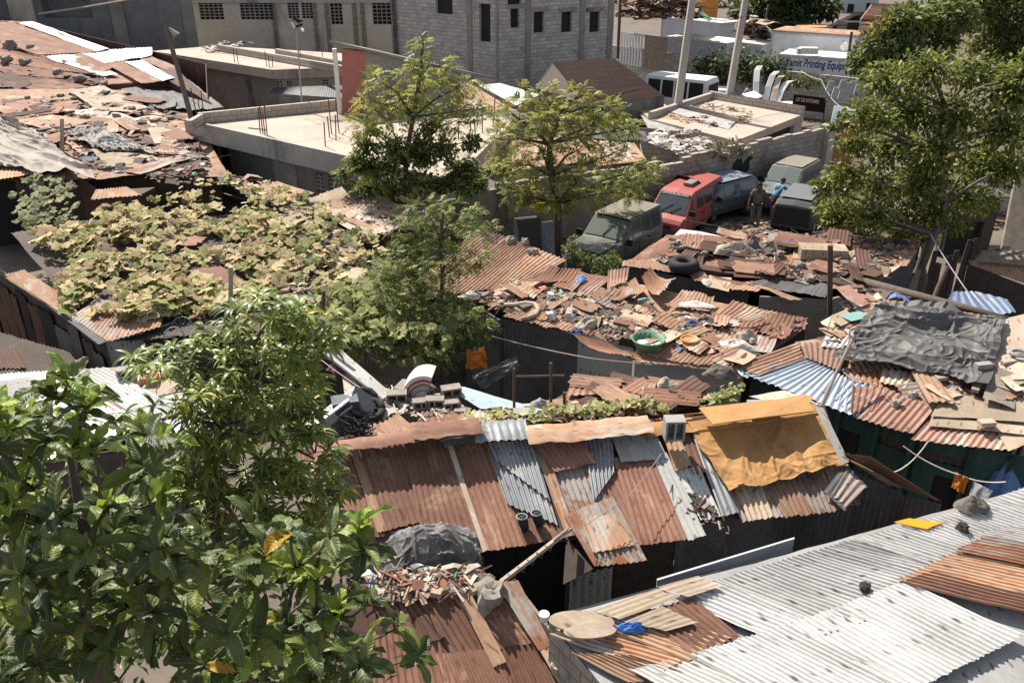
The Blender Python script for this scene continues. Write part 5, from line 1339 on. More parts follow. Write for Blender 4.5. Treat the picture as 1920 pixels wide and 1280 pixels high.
wallq(SK, pK.at(962, 1094, -.08), pK.at(1120, 1300, -.08), 0, 'blocks_old')
wallq(SK, pK.at(640, 1100, -.08), pK.at(962, 1094, -.08), 0, 'wood_dark')
# light corrugated fence in the alley
FA = P(1068, 1080, 1.75), P(1150, 1062, 1.75)
fa = thing('tin_fence', 'upright pale streaked corrugated panel standing in the dark alley', 'fence', V((FA[0].x, FA[0].y, 0)))
wallq(fa, FA[0], FA[1], 0, 'whitewash', 'panel', amp=.02, pitch=.12, per=8)
MB().box(V((FA[0].x - .05, FA[0].y, 0)), (.08, 0, 0), (0, .08, 0), (0, 0, 2.0)).build('post', 'wood_dark', fa)
# tarp mound
mc = P(790, 1070, 1.2)
mb = MB(); sd = 5
mp = [P(650, 1050, 1.9), P(740, 990, 2.2), P(820, 972, 2.3), P(880, 1000, 2.25), P(910, 1075, 1.9)]
A, B, C_, D = P(640, 1010, 2.2), P(900, 985, 2.25), P(915, 1095, 1.9), P(650, 1100, 2.0)
def mf(u, v, x, y):
    bul = .34 * max(0, 1 - ((u - .68) / .38) ** 2) * max(0, math.sin(min(1, v * 1.15) * 2.6)) + .12 * math.sin(u * 3.14) * math.sin(v * 3.14)
    w_ = .10 * creases(x, y, sd, 3.2, (.1, -.4, .5, 1.2))
    return V((0, -.1 * bul, bul + w_ + (-.6 * (v - .85) * 4 if v > .85 else 0) + (-.3 if u > .97 else 0)))
mb.grid(A, B, C_, D, 170, 100, mf)
tag(mb.build('tarp', 'tarp_mesh', None), 'black and grey torn tarp humped over a heap beside the brown roof', 'tarp')

patchwork(SB, pB_, [(1060, 745), (1110, 712), (1300, 742), (1250, 770), (1080, 768)], 16, ['rust', 'rust_tan', 'rust_dark'], (.25, .5), (.4, .9), ((1100, 730), (1180, 750)))
0 and patchwork(SD, pF, [(690, 850), (900, 850), (1000, 1000), (760, 1010)], 5, ['rust', 'galv_rust', 'rust_tan'], (.15, .3), (.2, .45), ((700, 850), (750, 980)), .3, lift=(.05, .09))
0 and patchwork(SWh, pW2, [(1420, 1110), (1660, 1040), (1800, 1110), (1600, 1240)], 5, ['zinc_grey', 'galv_rust', 'rust_tan'], (.12, .25), (.2, .5), ((1480, 1170), (1700, 1300)), .1, lift=(.06, .075), name='tin_patch', curl=.0)

# ================================================================ VEHICLES AND PEOPLE
class Car:
    def __init__(s, name, label, cat, pos, head, st, k=1.0):
        s.k = k
        s.f = V((head[0], head[1], 0)).normalized(); s.l = V((-s.f.y, s.f.x, 0)); s.o = V((pos[0], pos[1], 0)); s.st = st
        s.root = thing(name, label, cat, s.o)
    def w(s, x, y, z): return s.o + (s.f * x + s.l * y + V((0, 0, z))) * s.k
    def body(s, mat, roofmat=None):
        mb = MB(); rings = []
        for (x, zb, zl, zt, wb, wt) in s.st:
            rings.append([s.w(x, wb * .94, zb), s.w(x, wb, zb + .25), s.w(x, wb, zl), s.w(x, wt, zt), s.w(x, 0, zt + .035), s.w(x, -wt, zt), s.w(x, -wb, zl), s.w(x, -wb, zb + .25), s.w(x, -wb * .94, zb)])
        n = 9; vs_ = [p for r in rings for p in r]; fs = []
        for k in range(len(rings) - 1):
            for i in range(n):
                j = (i + 1) % n
                fs.append((k * n + i, k * n + j, (k + 1) * n + j, (k + 1) * n + i))
        fs.append(tuple(range(n))[::-1]); fs.append(tuple((len(rings) - 1) * n + i for i in range(n)))
        mb.add(vs_, fs)
        o = mb.build('body', mat, s.root, bevel=.035)
        for p_ in o.data.polygons: p_.use_smooth = False
        return o
    def side(s, i, j, sd, u, v, off=.006):       # point on the greenhouse side between stations i and j
        a, b = s.st[i], s.st[j]
        lo = V((lerp(a[0], b[0], u), lerp(a[4], b[4], u), lerp(a[2], b[2], u)))
        hi = V((lerp(a[0], b[0], u), lerp(a[5], b[5], u), lerp(a[3], b[3], u)))
        p = lo.lerp(hi, v); return s.w(p.x, sd * (p.y + off), p.z)
    def sidewin(s, i, j, wins, mat='glass', name='side_window'):
        for sd in (1, -1):
            for (u0, u1, v0, v1, *sk) in wins:
                k = sk[0] if sk else 0
                mb = MB().quad(s.side(i, j, sd, u0, v0), s.side(i, j, sd, u1, v0), s.side(i, j, sd, u1, v1), s.side(i, j, sd, u0 + k, v1))
                mb.build(name, mat, s.root)
    def front(s, i, j, m=(.07, .07, .08, .1), mat='glass', name='windshield', off=.012):
        a, b = s.st[i], s.st[j]
        def pt(u, v):
            x = lerp(a[0], b[0], v); w_ = lerp(a[5], b[5], v); z = lerp(a[3], b[3], v) + .035 * (1 - abs(u)) + off
            return s.w(x + off, u * w_, z)
        mb = MB(); n = 8; u0, u1 = -1 + m[0] * 2, 1 - m[1] * 2
        for k in range(n):
            ua, ub = lerp(u0, u1, k / n), lerp(u0, u1, (k + 1) / n)
            mb.quad(pt(ua, m[2]), pt(ub, m[2]), pt(ub, 1 - m[3]), pt(ua, 1 - m[3]))
        o = mb.build(name, mat, s.root, smooth=True)
        return o, pt
    def wheels(s, xs, r=.34, tw=.22, y=None):
        for x in xs:
            for sd in (1, -1):
                yy = sd * ((y or s.st[1][4]) - .06)
                t_ = MB().tube([s.w(x, yy - sd * tw, r), s.w(x, yy - sd * tw * .9, r), s.w(x, yy, r), s.w(x, yy + sd * .05, r)], [r * .9, r, r, r * .88], 18).build('wheel', 'rubber', s.root)
                MB().tube([s.w(x, yy + sd * .045, r), s.w(x, yy + sd * .058, r)], [r * .58, r * .5], 12).build('rim', 'chrome', t_)
    def block(s, name, x0, x1, y0, y1, z0, z1, mat, bevel=.015):
        return MB().box(s.w(x0, y0, z0), s.f * (x1 - x0) * s.k, s.l * (y1 - y0) * s.k, (0, 0, (z1 - z0) * s.k)).build(name, mat, s.root, bevel=bevel)
    def seams(s, xs, z0, z1, y, mat='black'):
        for x in xs:
            for sd in (1, -1): MB().box(s.w(x, sd * (y + .001), z0), s.f * .014, s.l * sd * .006, (0, 0, (z1 - z0) * s.k)).build('door_seam', mat, s.root)
    def handles(s, xs, z, y):
        for x in xs:
            for sd in (1, -1): MB().box(s.w(x, sd * y, z), s.f * .14, s.l * sd * .03, (0, 0, .03)).build('handle', 'black', s.root)
    def mirror(s, x, y, z, mat='black'):
        for sd in (1, -1):
            MB().box(s.w(x, sd * y - .02, z), s.f * .07, s.l * sd * .2, (0, 0, .18)).build('mirror', mat, s.root, bevel=.02)
    def lights(s, x, y, z, w_=.2, h=.14, mat='plastic_white', name='headlight'):
        for sd in (1, -1): MB().box(s.w(x, sd * y - w_ / 2, z), s.f * .03, s.l * w_, (0, 0, h)).build(name, mat, s.root, bevel=.01)
    def wipers(s, pt, spec):
        for (u0, v0, u1, v1) in spec: MB().tube([pt(u0, v0) + V((0, 0, .02)), pt((u0 + u1) / 2, (v0 + v1) / 2) + V((0, 0, .03)), pt(u1, v1) + V((0, 0, .02))], .012, 5).build('wiper', 'black', s.root)

def at_ws(px, py, z, lx, head):
    p = P(px, py, z); h = V((head[0], head[1])).normalized()
    return (p.x - h.x * lx, p.y - h.y * lx)
# dusty dark green jeep
hd = (-.6, -.8)
J = Car('jeep', 'dusty dark green boxy jeep under the feathery tree', 'jeep', at_ws(1130, 449, 1.03, .66, hd), hd,
        [(2.05, .45, .92, .98, .78, .74), (1.95, .42, .98, 1.04, .82, .77), (.72, .42, 1.02, 1.10, .84, .79), (.12, .42, 1.06, 1.76, .84, .68), (-1.9, .42, 1.06, 1.78, .84, .68), (-2.05, .45, 1.04, 1.68, .82, .66)], .94)
J.seams((.62, -.35, -1.2), .5, 1.02, .84); J.handles((-.2, -1.05), .92, .842)
J.body('jeep_green')
_, pt = J.front(2, 3, (.04, .04, .1, .1), 'glass_reflect')
J.sidewin(3, 4, [(.03, .30, .1, .86), (.34, .62, .1, .86), (.66, .95, .1, .86)]); J.sidewin(2, 3, [(.5, .95, .12, .7)])
J.wheels((1.35, -1.35), .38); J.mirror(.55, .86, 1.05); J.lights(2.05, .6, .72)
J.block('bumper', 2.05, 2.18, -.85, .85, .42, .6, 'plastic_dark'); J.block('grille', 2.05, 2.075, -.42, .42, .68, .92, 'black')
J.block('hood_panel', .85, 1.95, -.66, .66, 1.085, 1.115, 'jeep_green', .01)
mb = MB()
for k in range(-3, 4): mb.box(J.w(-1.75, k * .17 - .02, 1.80), J.f * 1.75, J.l * .05, (0, 0, .015))
mb.box(J.w(-1.85, -.64, 1.802), J.f * 1.95, J.l * 1.28, (0, 0, .008))
mb.build('roof_skin', 'jeep_roof', J.root)
J.wipers(pt, [(-.05, .1, .25, .6)])
# red van
hd = (-.56, -.83)
RV = Car('van', 'red minivan with a lettered strip across its windshield', 'van', at_ws(1252, 403, .90, 1.6, hd), hd,
         [(2.28, .38, .78, .82, .74, .70), (2.15, .36, .9, .98, .82, .78), (1.88, .36, 1.02, 1.08, .85, .80), (1.22, .36, 1.08, 1.82, .85, .70), (.9, .36, 1.08, 1.9, .85, .69), (-1.9, .36, 1.08, 1.92, .85, .69), (-2.15, .4, 1.06, 1.78, .83, .66)], .85)
RV.seams((1.1, .1, -.95), .45, 1.04, .85); RV.handles((.22, -.8), .9, .852)
RV.body('van_red')
_, pt = RV.front(2, 3, (.04, .04, .06, .03))
RV.sidewin(4, 5, [(.02, .26, .12, .8), (.30, .60, .12, .8), (.64, .95, .12, .8)]); RV.sidewin(2, 3, [(.45, 1.0, .15, .8)])
RV.wheels((1.35, -1.3), .32); RV.mirror(1.6, .87, 1.1); RV.lights(2.2, .58, .66, .3)
RV.block('bumper', 2.2, 2.36, -.84, .84, .36, .56, 'plastic_dark'); RV.block('grille', 2.24, 2.3, -.35, .35, .62, .74, 'black')
RV.wipers(pt, [(-.45, .04, .1, .42), (.1, .04, .6, .36)])
# lettered strip
a, b = pt(-.88, .86), pt(.88, .86); c, d = pt(.88, .985), pt(-.88, .985)
up = (d - a).normalized(); nr = (b - a).cross(d - a).normalized()
if nr.y > 0: nr = -nr
if pt(.9, .9).x < pt(-.9, .9).x: a, b, c, d = b, a, d, c
MB().quad(a + nr * .02, b + nr * .02, c + nr * .02, d + nr * .02).build('sun_strip', 'rust_dark', RV.root)
xd = (b - a).normalized()
textmesh('lettering', 'LAMOUR EN DIEU', 'paint_white', .115, a + xd * .05 + up * .018 + nr * .026, xd, up, RV.root, .002, width=(b - a).length - .1)
sc_ = RV.w(.1, .15, 1.958)
tag(MB().cbox(sc_ + V((0, 0, .045)), .62, .3, .09, math.atan2(RV.f.y, RV.f.x)).build('flat_slab', 'jeep_roof', None, bevel=.02), 'grey flat slab resting on the roof of the red minivan', 'slab')
# blue-grey wagon with raised hood
hd = (-.8, -.6)
BW = Car('car', 'blue-grey wagon with its black hood raised, behind the red minivan', 'car', at_ws(1356, 331, 1.45, -.5, hd), hd,
         [(2.1, .35, .74, .80, .72, .68), (1.0, .34, .84, .92, .80, .74), (.25, .34, .88, 1.40, .80, .62), (-1.6, .34, .88, 1.42, .80, .62), (-2.05, .36, .86, 1.0, .76, .62)])
BW.body('car_blue')
_, pt = BW.front(1, 2, (.05, .05, .06, .06), 'car_bluelit')  # windshield colour carries the sky light falling on it
BW.sidewin(2, 3, [(.03, .45, .1, .85), (.5, .95, .1, .85)]); BW.sidewin(1, 2, [(.55, .98, .1, .8)])
BW.wheels((1.3, -1.25), .31); BW.mirror(.65, .82, .9); BW.lights(2.08, .5, .55)
ps = [BW.w(1.05, -.72, .95), BW.w(1.05, .72, .95), BW.w(1.3, .7, 1.55), BW.w(1.45, .45, 1.75), BW.w(1.5, 0, 1.8), BW.w(1.45, -.45, 1.75), BW.w(1.3, -.7, 1.55)]
MB().prism(ps, BW.f * .04).build('hood', 'black', BW.root)
MB().box(BW.w(1.1, -.66, .84), BW.f * .85, BW.l * 1.32, (0, 0, .07)).build('engine', 'plastic_dark', BW.root)
BW.block('roof_panel', -1.5, .2, -.56, .56, 1.458, 1.472, 'car_bluelit', .005)  # sunlit tone of the roof laid on as a lighter layer
# grey suv
hd = (-.62, -.78)
GS = Car('suv', 'dusty grey off-roader with pale bonnet at the end of the block wall', 'car', at_ws(1464, 345, .97, .66, hd), hd,
         [(2.0, .42, .9, .95, .76, .72), (1.9, .4, .98, 1.02, .82, .77), (.75, .4, 1.02, 1.08, .84, .79), (.2, .4, 1.06, 1.74, .84, .69), (-1.85, .4, 1.06, 1.76, .84, .69), (-2.0, .42, 1.04, 1.66, .82, .67)], .88)
GS.seams((.62, -.35, -1.2), .5, 1.02, .84); GS.handles((-.2, -1.05), .92, .842)
GS.body('car_grey')
_, pt = GS.front(2, 3, (.05, .05, .08, .1), 'glass_reflect')
GS.sidewin(3, 4, [(.03, .3, .1, .86), (.35, .62, .1, .86), (.66, .95, .1, .86)]); GS.sidewin(2, 3, [(.5, .95, .1, .75)])
GS.wheels((1.3, -1.3), .36); GS.mirror(.6, .86, 1.05); GS.lights(1.98, .58, .7)
GS.block('bumper', 1.98, 2.1, -.84, .84, .4, .58, 'plastic_dark'); GS.block('roof_panel', -1.8, .15, -.6, .6, 1.792, 1.806, 'jeep_roof', .005)
# gutted dark car
hd = (-.5, -.86)
DC = Car('car_wreck', 'gutted dark car with an open black front beside the concrete stub', 'car', (P(1500, 352, 1.35).x, P(1500, 352, 1.35).y - .3), hd,
         [(1.3, .3, .8, 1.15, .8, .66), (1.1, .3, .85, 1.32, .82, .66), (-1.2, .3, .88, 1.36, .82, .66), (-1.7, .32, .86, 1.2, .8, .64)], .92)
DC.body('car_dark')
MB().quad(*[DC.w(1.312, y, z) for y, z in ((-.7, .4), (.7, .4), (.62, 1.08), (-.62, 1.08))]).build('engine_bay', 'black', DC.root)
DC.sidewin(1, 2, [(.05, .45, .1, .85), (.5, .95, .1, .85)], 'black'); DC.wheels((.8, -1.2), .3)
DC.block('roof_panel', -1.1, 1.0, -.58, .58, 1.4, 1.41, 'car_grey', .004)
# pale bonnet panel of a stripped car
hd = (-.5, -.86)
WC = Car('stripped_car', 'pale bonnet of a stripped car between the jeep and the rubble roof', 'car', at_ws(1292, 462, .75, .6, hd), hd,
         [(1.0, .35, .68, .72, .70, .66), (.7, .34, .74, .80, .76, .70), (-.5, .34, .80, .88, .76, .70), (-.6, .34, .78, .84, .72, .66)])
WC.body('car_white'); WC.wheels((.5,), .3); WC.lights(.98, .5, .5)
MB().tube([WC.w(-.55, -.72, .84), WC.w(-.7, -.7, 1.12), WC.w(-.7, .7, 1.12), WC.w(-.55, .72, .84)], .03, 6).build('roll_bar', 'black', WC.root)
# white minibus far behind
a, b = P(1207, 140, 2.5), P(1328, 152, 2.5)
hd = ((b - a).x, (b - a).y); c_ = (a + b) / 2; L_ = (b - a).length / 2
nb = V((-hd[1], hd[0], 0)).normalized(); 
if nb.y < 0: nb = -nb
c_ = c_ + nb * .85
MBs = Car('minibus', 'stripped white minibus shell with empty windows behind the parapet house', 'minibus', (c_.x, c_.y), hd,
          [(L_, .4, 1.35, 2.3, .84, .76), (L_ - .12, .4, 1.4, 2.5, .85, .78), (-L_ + .15, .4, 1.4, 2.5, .85, .78), (-L_, .4, 1.35, 2.3, .84, .76)])
MBs.body('white_metal'); MBs.sidewin(1, 2, [(.04, .27, .05, .84), (.3, .5, .05, .84), (.53, .72, .05, .84), (.75, .96, .05, .84)], 'black')
MB().quad(*[MBs.w(L_ + .012, y, z) for y, z in ((-.72, 1.4), (.72, 1.4), (.68, 2.25), (-.68, 2.25))]).build('rear_opening', 'black', MBs.root)
MBs.wheels((L_ - .8, -L_ + .8), .32)
a = P(1352, 165, 1.9); 
CB = Car('cab', 'white stripped car cab with empty windows between minibus and leaning pole', 'car', (a.x, a.y + .8), (.96, -.25),
         [(1.0, .4, .95, 1.1, .72, .66), (.6, .4, 1.0, 1.75, .75, .62), (-.6, .4, 1.0, 1.78, .75, .62), (-1.0, .4, .95, 1.2, .72, .64)])
CB.body('white_metal'); CB.sidewin(1, 2, [(.05, .46, .05, .86), (.54, .95, .05, .86)], 'black'); CB.front(0, 1, (.06, .06, .06, .1), 'black'); CB.wheels((.6, -.6), .3)

# ---------------------------------------------------------------- people
def skinmesh(name, joints, edges, mat, root, lv=2, rootj=0):
    me = bpy.data.meshes.new(name); o = V(root['_o'])
    me.from_pydata([tuple(V(j[0]) - o) for j in joints], edges, [])
    me.materials.append(MATS[mat])
    ob = bpy.data.objects.new(name, me); C.objects.link(ob); ob.parent = root
    sk = ob.modifiers.new('skin', 'SKIN'); sk.use_smooth_shade = True
    me.skin_vertices or None
    sv = me.skin_vertices[0].data if len(me.skin_vertices) else None
    if sv is None:
        ob.data.update()
        sv = ob.data.skin_vertices[0].data
    for k, j in enumerate(joints):
        r = j[1]; sv[k].radius = r if isinstance(r, tuple) else (r, r); sv[k].use_root = (k == rootj)
    ss = ob.modifiers.new('sub', 'SUBSURF'); ss.levels = lv; ss.render_levels = lv
    ob['_o'] = list(o)
    return ob
def person(label, pos, face, shirt, trous, hair='hair', bend=0.0, la=(.25, -.2), ra=(.25, .2), step=.12, h=1.7, skirt=False, reach=None):
    p = thing('person', label, 'person', pos)
    k = h / 1.7
    f = V((face[0], face[1], 0)).normalized(); l = V((-f.y, f.x, 0)); o = V(pos)
    def w(x, y, z): return o + f * x * k + l * y * k + V((0, 0, z * k))
    def B(x, y, z):                     # upper body bent forward about the hips
        dz = z - .92; return w(x * math.cos(bend) + dz * math.sin(bend), y, .92 + dz * math.cos(bend) - x * math.sin(bend))
    pel, wai, che, nec, hea, top = B(0, 0, .92), B(.01, 0, 1.08), B(.01, 0, 1.28), B(.015, 0, 1.45), B(.03, 0, 1.56), B(.025, 0, 1.67)
    J = [(pel, (.14 * k, .10 * k)), (wai, (.125 * k, .09 * k)), (che, (.155 * k, .1 * k)), (nec, .052 * k), (hea, .085 * k), (top, .068 * k)]
    E_ = [(0, 1), (1, 2), (2, 3), (3, 4), (4, 5)]
    hands = []
    for sd, ar in ((1, la), (-1, ra)):
        sh = B(0, sd * .17, 1.38)
        if reach: el, ha = sh + (f * .2 + V((0, 0, -.16))) * k, sh + (f * .42 + l * sd * -.03 + V((0, 0, -.2))) * k
        else: el, ha = sh + (l * sd * ar[0] * .4 + f * ar[1] * .3 + V((0, 0, -.27))) * k, sh + (l * sd * ar[0] * .5 + f * (ar[1] + .12) * .7 + V((0, 0, -.5))) * k
        b = len(J); J += [(sh, .052 * k), (el, .04 * k), (ha, .03 * k)]
        E_ += [(2, b), (b, b + 1), (b + 1, b + 2)]; hands.append((el, ha, sd))
    for sd in (1, -1):
        b = len(J)
        J += [(w(0, sd * .09, .86), .085 * k), (w(sd * step * .5 + .03, sd * .1, .48), .06 * k), (w(sd * step, sd * .11, .08), .042 * k), (w(sd * step + .16, sd * .12, .035), .035 * k)]
        E_ += [(0, b), (b, b + 1), (b + 1, b + 2), (b + 2, b + 3)]
    bd = skinmesh('body', J, E_, 'skin', p)
    # five fingers per hand
    for el, ha, sd in hands:
        d = (ha - el).normalized(); a = d.cross(f).normalized() if abs(d.dot(f)) < .9 else l
        mb = MB()
        for i, (ln, of) in enumerate(((.075, -.03), (.085, -.01), (.08, .01), (.06, .028))):
            q = ha + d * .05 + a * of * k; mb.tube([ha + a * of * .8, q, q + d * ln * k * .55, q + d * ln * k + f * -.02], [.012 * k, .01 * k, .009 * k, .006 * k], 5)
        mb.tube([ha + a * -.025, ha + a * -.05 + d * .035, ha + a * -.055 + d * .07], [.012 * k, .01 * k, .007 * k], 5)
        mb.build('hand', 'skin', p)
    fd = (B(.2, 0, 1.56) - hea).normalized(); ud = (top - hea).normalized()
    mb = MB()
    mb.tube([hea + fd * .085 * k + ud * .02, hea + fd * .11 * k - ud * .015 * k, hea + fd * .085 * k - ud * .02 * k], [.008 * k, .016 * k, .01 * k], 6)
    for sd in (1, -1): mb.rock(hea + l * sd * .088 * k, .022 * k, .5, 1, 1)
    mb.tube([hea + fd * .085 * k - ud * .05 * k + l * .025, hea + fd * .085 * k - ud * .05 * k - l * .025], .008, 5)
    mb.build('face', 'skin', p)
    hc = hea + ud * .035 * k - fd * .015 * k
    vs_, fs = [], []; n, m_ = 10, 5
    for j in range(m_ + 1):
        ph = j / m_ * 1.75
        for i in range(n):
            th = i / n * 6.2832
            dd = l * math.cos(th) * math.sin(ph) + fd * math.sin(th) * math.sin(ph) + ud * math.cos(ph)
            if dd.dot(fd) > .55 and dd.dot(ud) < .35: dd = dd * .85
            vs_.append(hc + dd * .1 * k)
    for j in range(m_):
        for i in range(n): i2 = (i + 1) % n; fs.append((j * n + i, (j + 1) * n + i, (j + 1) * n + i2, j * n + i2))
    MB().add(vs_, fs).build('hair', hair, p, smooth=True)
    # shirt
    SJ = [(B(0, 0, .9), (.165 * k, .12 * k)), (wai, (.15 * k, .11 * k)), (B(.01, 0, 1.3), (.175 * k, .115 * k)), (B(.015, 0, 1.41), (.09 * k, .075 * k))]
    SE_ = [(0, 1), (1, 2), (2, 3)]
    for (el, ha, sd) in hands:
        sh = B(0, sd * .17, 1.38); b = len(SJ); SJ += [(sh, .07 * k), (sh.lerp(el, .85), .062 * k)]; SE_ += [(2, b), (b, b + 1)]
    skinmesh('shirt', SJ, SE_, shirt, p)
    TJ = [(B(0, 0, .94), (.155 * k, .118 * k))]; TE = []
    for sd in (1, -1):
        b = len(TJ); TJ += [(w(0, sd * .09, .84), .105 * k), (w(sd * step * .5 + .03, sd * .1, .48), .082 * k), (w(sd * step, sd * .11, .1), .066 * k)]; TE += [(0, b), (b, b + 1), (b + 1, b + 2)]
    skinmesh('trousers', TJ, TE, trous, p)
    return p
q = P(1414, 428, 0)
person('person in dark clothes walking beside the blue-grey wagon', q, (-.3, -.95), 'cloth_brown', 'tarp_black', step=.16, h=1.72)
q = P(1446, 414, 0)
person('person in sky-blue top and purple trousers leaning over a grey bonnet', q, (.85, .5), 'cloth_sky', 'cloth_purple', bend=.5, reach=True, h=1.68)
q = PD(1395, 158, 49.3); q.z = 0
person('person in pale blue shirt bending over scrap far behind the poles', q, (.95, -.3), 'tarp_blue' if False else 'white_grey', 'black', bend=.45, reach=True, h=1.85)
# flat black figure shapes set on the block wall
mb = MB()
def shape(vp, pts): 
    mb.prism([vp.at(x, y, .012) for x, y in pts][::-1], vp.n * -.008)
shape(PW, [(1371, 318), (1376, 306), (1383, 298), (1391, 298), (1393, 306), (1388, 324), (1378, 326)])
shape(PW, [(1388, 324), (1394, 306), (1401, 296), (1409, 290), (1412, 296), (1406, 302), (1404, 318), (1398, 326)])
GF = mb.build('graffiti', 'black')
tag(GF, 'flat black figure shapes on the tall block wall above the wagon', 'graffiti')

# ================================================================ VEGETATION
def leafmesh(name, mat, parts, parent=None):
    """parts: list of (Cen, Dir, Side, fold normal, length, width, colour) numpy rows -> one mesh of rhombic folded leaves"""
    Cn, D, S, Nn, ln, wd, col = [np.concatenate([p[i] for p in parts]) for i in range(7)]
    n = len(Cn)
    base = Cn; tip = Cn + D * ln[:, None] - Nn * (ln * .12)[:, None]
    mid = Cn + D * (ln * .45)[:, None]
    lf = mid + S * (wd * .5)[:, None] + Nn * (wd * .14)[:, None]; rt = mid - S * (wd * .5)[:, None] + Nn * (wd * .14)[:, None]
    vv = np.stack([base, lf, tip, rt, mid - Nn * (wd * .02)[:, None]], 1).reshape(-1, 3)
    if parent is None: o = np.array([(vv[:, 0].min() + vv[:, 0].max()) / 2, (vv[:, 1].min() + vv[:, 1].max()) / 2, vv[:, 2].min()])
    else: o = np.array(parent['_o'])
    vv = vv - o
    me = bpy.data.meshes.new(name)
    me.vertices.add(n * 5); me.vertices.foreach_set('co', vv.astype(np.float32).ravel())
    idx = np.arange(n)[:, None] * 5
    tri = np.concatenate([idx + np.array([[0, 4, 1]]), idx + np.array([[1, 4, 2]]), idx + np.array([[2, 4, 3]]), idx + np.array([[3, 4, 0]])], 1).reshape(-1)
    nf = n * 4
    me.loops.add(nf * 3); me.loops.foreach_set('vertex_index', tri.astype(np.int32))
    me.polygons.add(nf); me.polygons.foreach_set('loop_start', np.arange(0, nf * 3, 3, dtype=np.int32))
    me.update(calc_edges=True); me.validate()
    ca = me.color_attributes.new('Col', 'FLOAT_COLOR', 'POINT')
    cc = np.ones((n, 5, 4), np.float32); cc[:, :, :3] = col[:, None, :]
    ca.data.foreach_set('color', cc.ravel())
    me.materials.append(MATS[mat])
    ob = bpy.data.objects.new(name, me); C.objects.link(ob)
    if parent: ob.parent = parent
    else: ob.location = o
    return ob
rng = np.random.default_rng(11)
def unit(a): return a / np.maximum(np.linalg.norm(a, axis=1, keepdims=True), 1e-9)
def blobpts(blob, n, shell=.35):
    c, r = np.array(blob[0]), np.array(blob[1])
    d = unit(rng.normal(size=(n, 3))); k = rng.random(n) ** shell
    return c + d * r * k[:, None], d
def mkblob(px, py, y, rx, ry, rd=None):
    c = PD(px, py, y); dep = y * CP + (CAMZ - c.z) * SP; s = dep / FPX
    return (tuple(c), (rx * s, (rd or (rx + ry) / 2) * s, ry * s * .98))
def mixcol(cols, n, v=.18):
    cols = np.array(cols); k = cols[rng.integers(0, len(cols), n)]
    return np.clip(k * (1 + v * rng.normal(size=(n, 1))), .004, 1)
def fronds(blobs, per, flen, cols, npin=9, droop=.35):
    """feathery compound leaves"""
    out = []
    for bl in blobs:
        n = max(4, int(per * bl[1][0] * bl[1][2] * 3.1))
        c, d = blobpts(bl, n)
        clump = mixcol(cols, n)
        ax = unit(d * .7 + rng.normal(size=(n, 3)) * .7 + np.array([0, 0, .1]))
        ax[:, 2] *= .6; ax = unit(ax)
        sd = unit(np.cross(ax, np.array([0, 0, 1.0]) + rng.normal(size=(n, 3)) * .25)); nn = np.cross(sd, ax)
        L_ = flen * (0.7 + .6 * rng.random(n))
        for k in range(npin):
            t = (k + .5) / npin
            for sg in (1, -1):
                base = c + ax * (L_ * t)[:, None] - np.array([0, 0, 1]) * (L_ * droop * t * t)[:, None]
                dd = unit(sd * sg * .85 + ax * .45 - nn * .25 + rng.normal(size=(n, 3)) * .12)
                ss = unit(np.cross(dd, nn))
                ll = L_ * .42 * (1 - .55 * t) * (0.8 + .4 * rng.random(n))
                out.append((base, dd, ss, nn, ll, ll * .30, clump))
    return out
def leaves(blobs, per, ln, wr, cols, droop=.3, shell=.35, up=0.0):
    out = []
    for bl in blobs:
        n = max(4, int(per * bl[1][0] * bl[1][2] * 3.1))
        c, d = blobpts(bl, n, shell)
        ax = unit(d * .8 + rng.normal(size=(n, 3)) * .6 - np.array([0, 0, droop]) + np.array([0, 0, up]))
        sd = unit(np.cross(ax, np.array([0, 0, 1.0]) + rng.normal(size=(n, 3)) * .5)); nn = np.cross(sd, ax)
        nn = np.where(nn[:, 2:3] < 0, -nn, nn)
        L_ = ln * (.65 + .7 * rng.random(n))
        out.append((c, ax, sd, nn, L_, L_ * wr, mixcol(cols, n)))
    return out
def limbs(tree, trunk_pts, blobs, r0, mat='bark', twigs=3):
    mb = MB(); pts = [V(p) for p in trunk_pts]; n = len(pts)
    mb.tube(pts, [lerp(r0, r0 * .55, i / (n - 1)) for i in range(n)], 9)
    top = pts[-1]
    for bl in blobs:
        c = V(bl[0]); s_ = min(pts[1:], key=lambda p: (p - c).length + (2 if p.z > c.z else 0))
        md = s_.lerp(c, .5) + V((rnd(-.1, .1), rnd(-.1, .1), rnd(0, .25)))
        mb.tube([s_, md, c], [r0 * .45, r0 * .28, r0 * .1], 6)
        for k in range(twigs):
            e = c + V((rnd(-1, 1) * bl[1][0], rnd(-1, 1) * bl[1][1], rnd(-.4, 1) * bl[1][2])) * .95
            mb.tube([md.lerp(c, rnd(.2, 1)), c.lerp(e, .5) + V((0, 0, .06)), e], [r0 * .16, r0 * .1, r0 * .04], 5)
    return mb.build('trunk', mat, tree, smooth=True)
def tree(name, label, base, group=None, cat='tree'):
    return thing(name, label, cat, base, group)

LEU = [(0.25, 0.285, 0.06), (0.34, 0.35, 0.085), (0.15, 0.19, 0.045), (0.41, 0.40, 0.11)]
DRK = [(0.075, 0.115, 0.03), (0.11, 0.15, 0.045), (0.05, 0.08, 0.025), (0.16, 0.19, 0.065)]
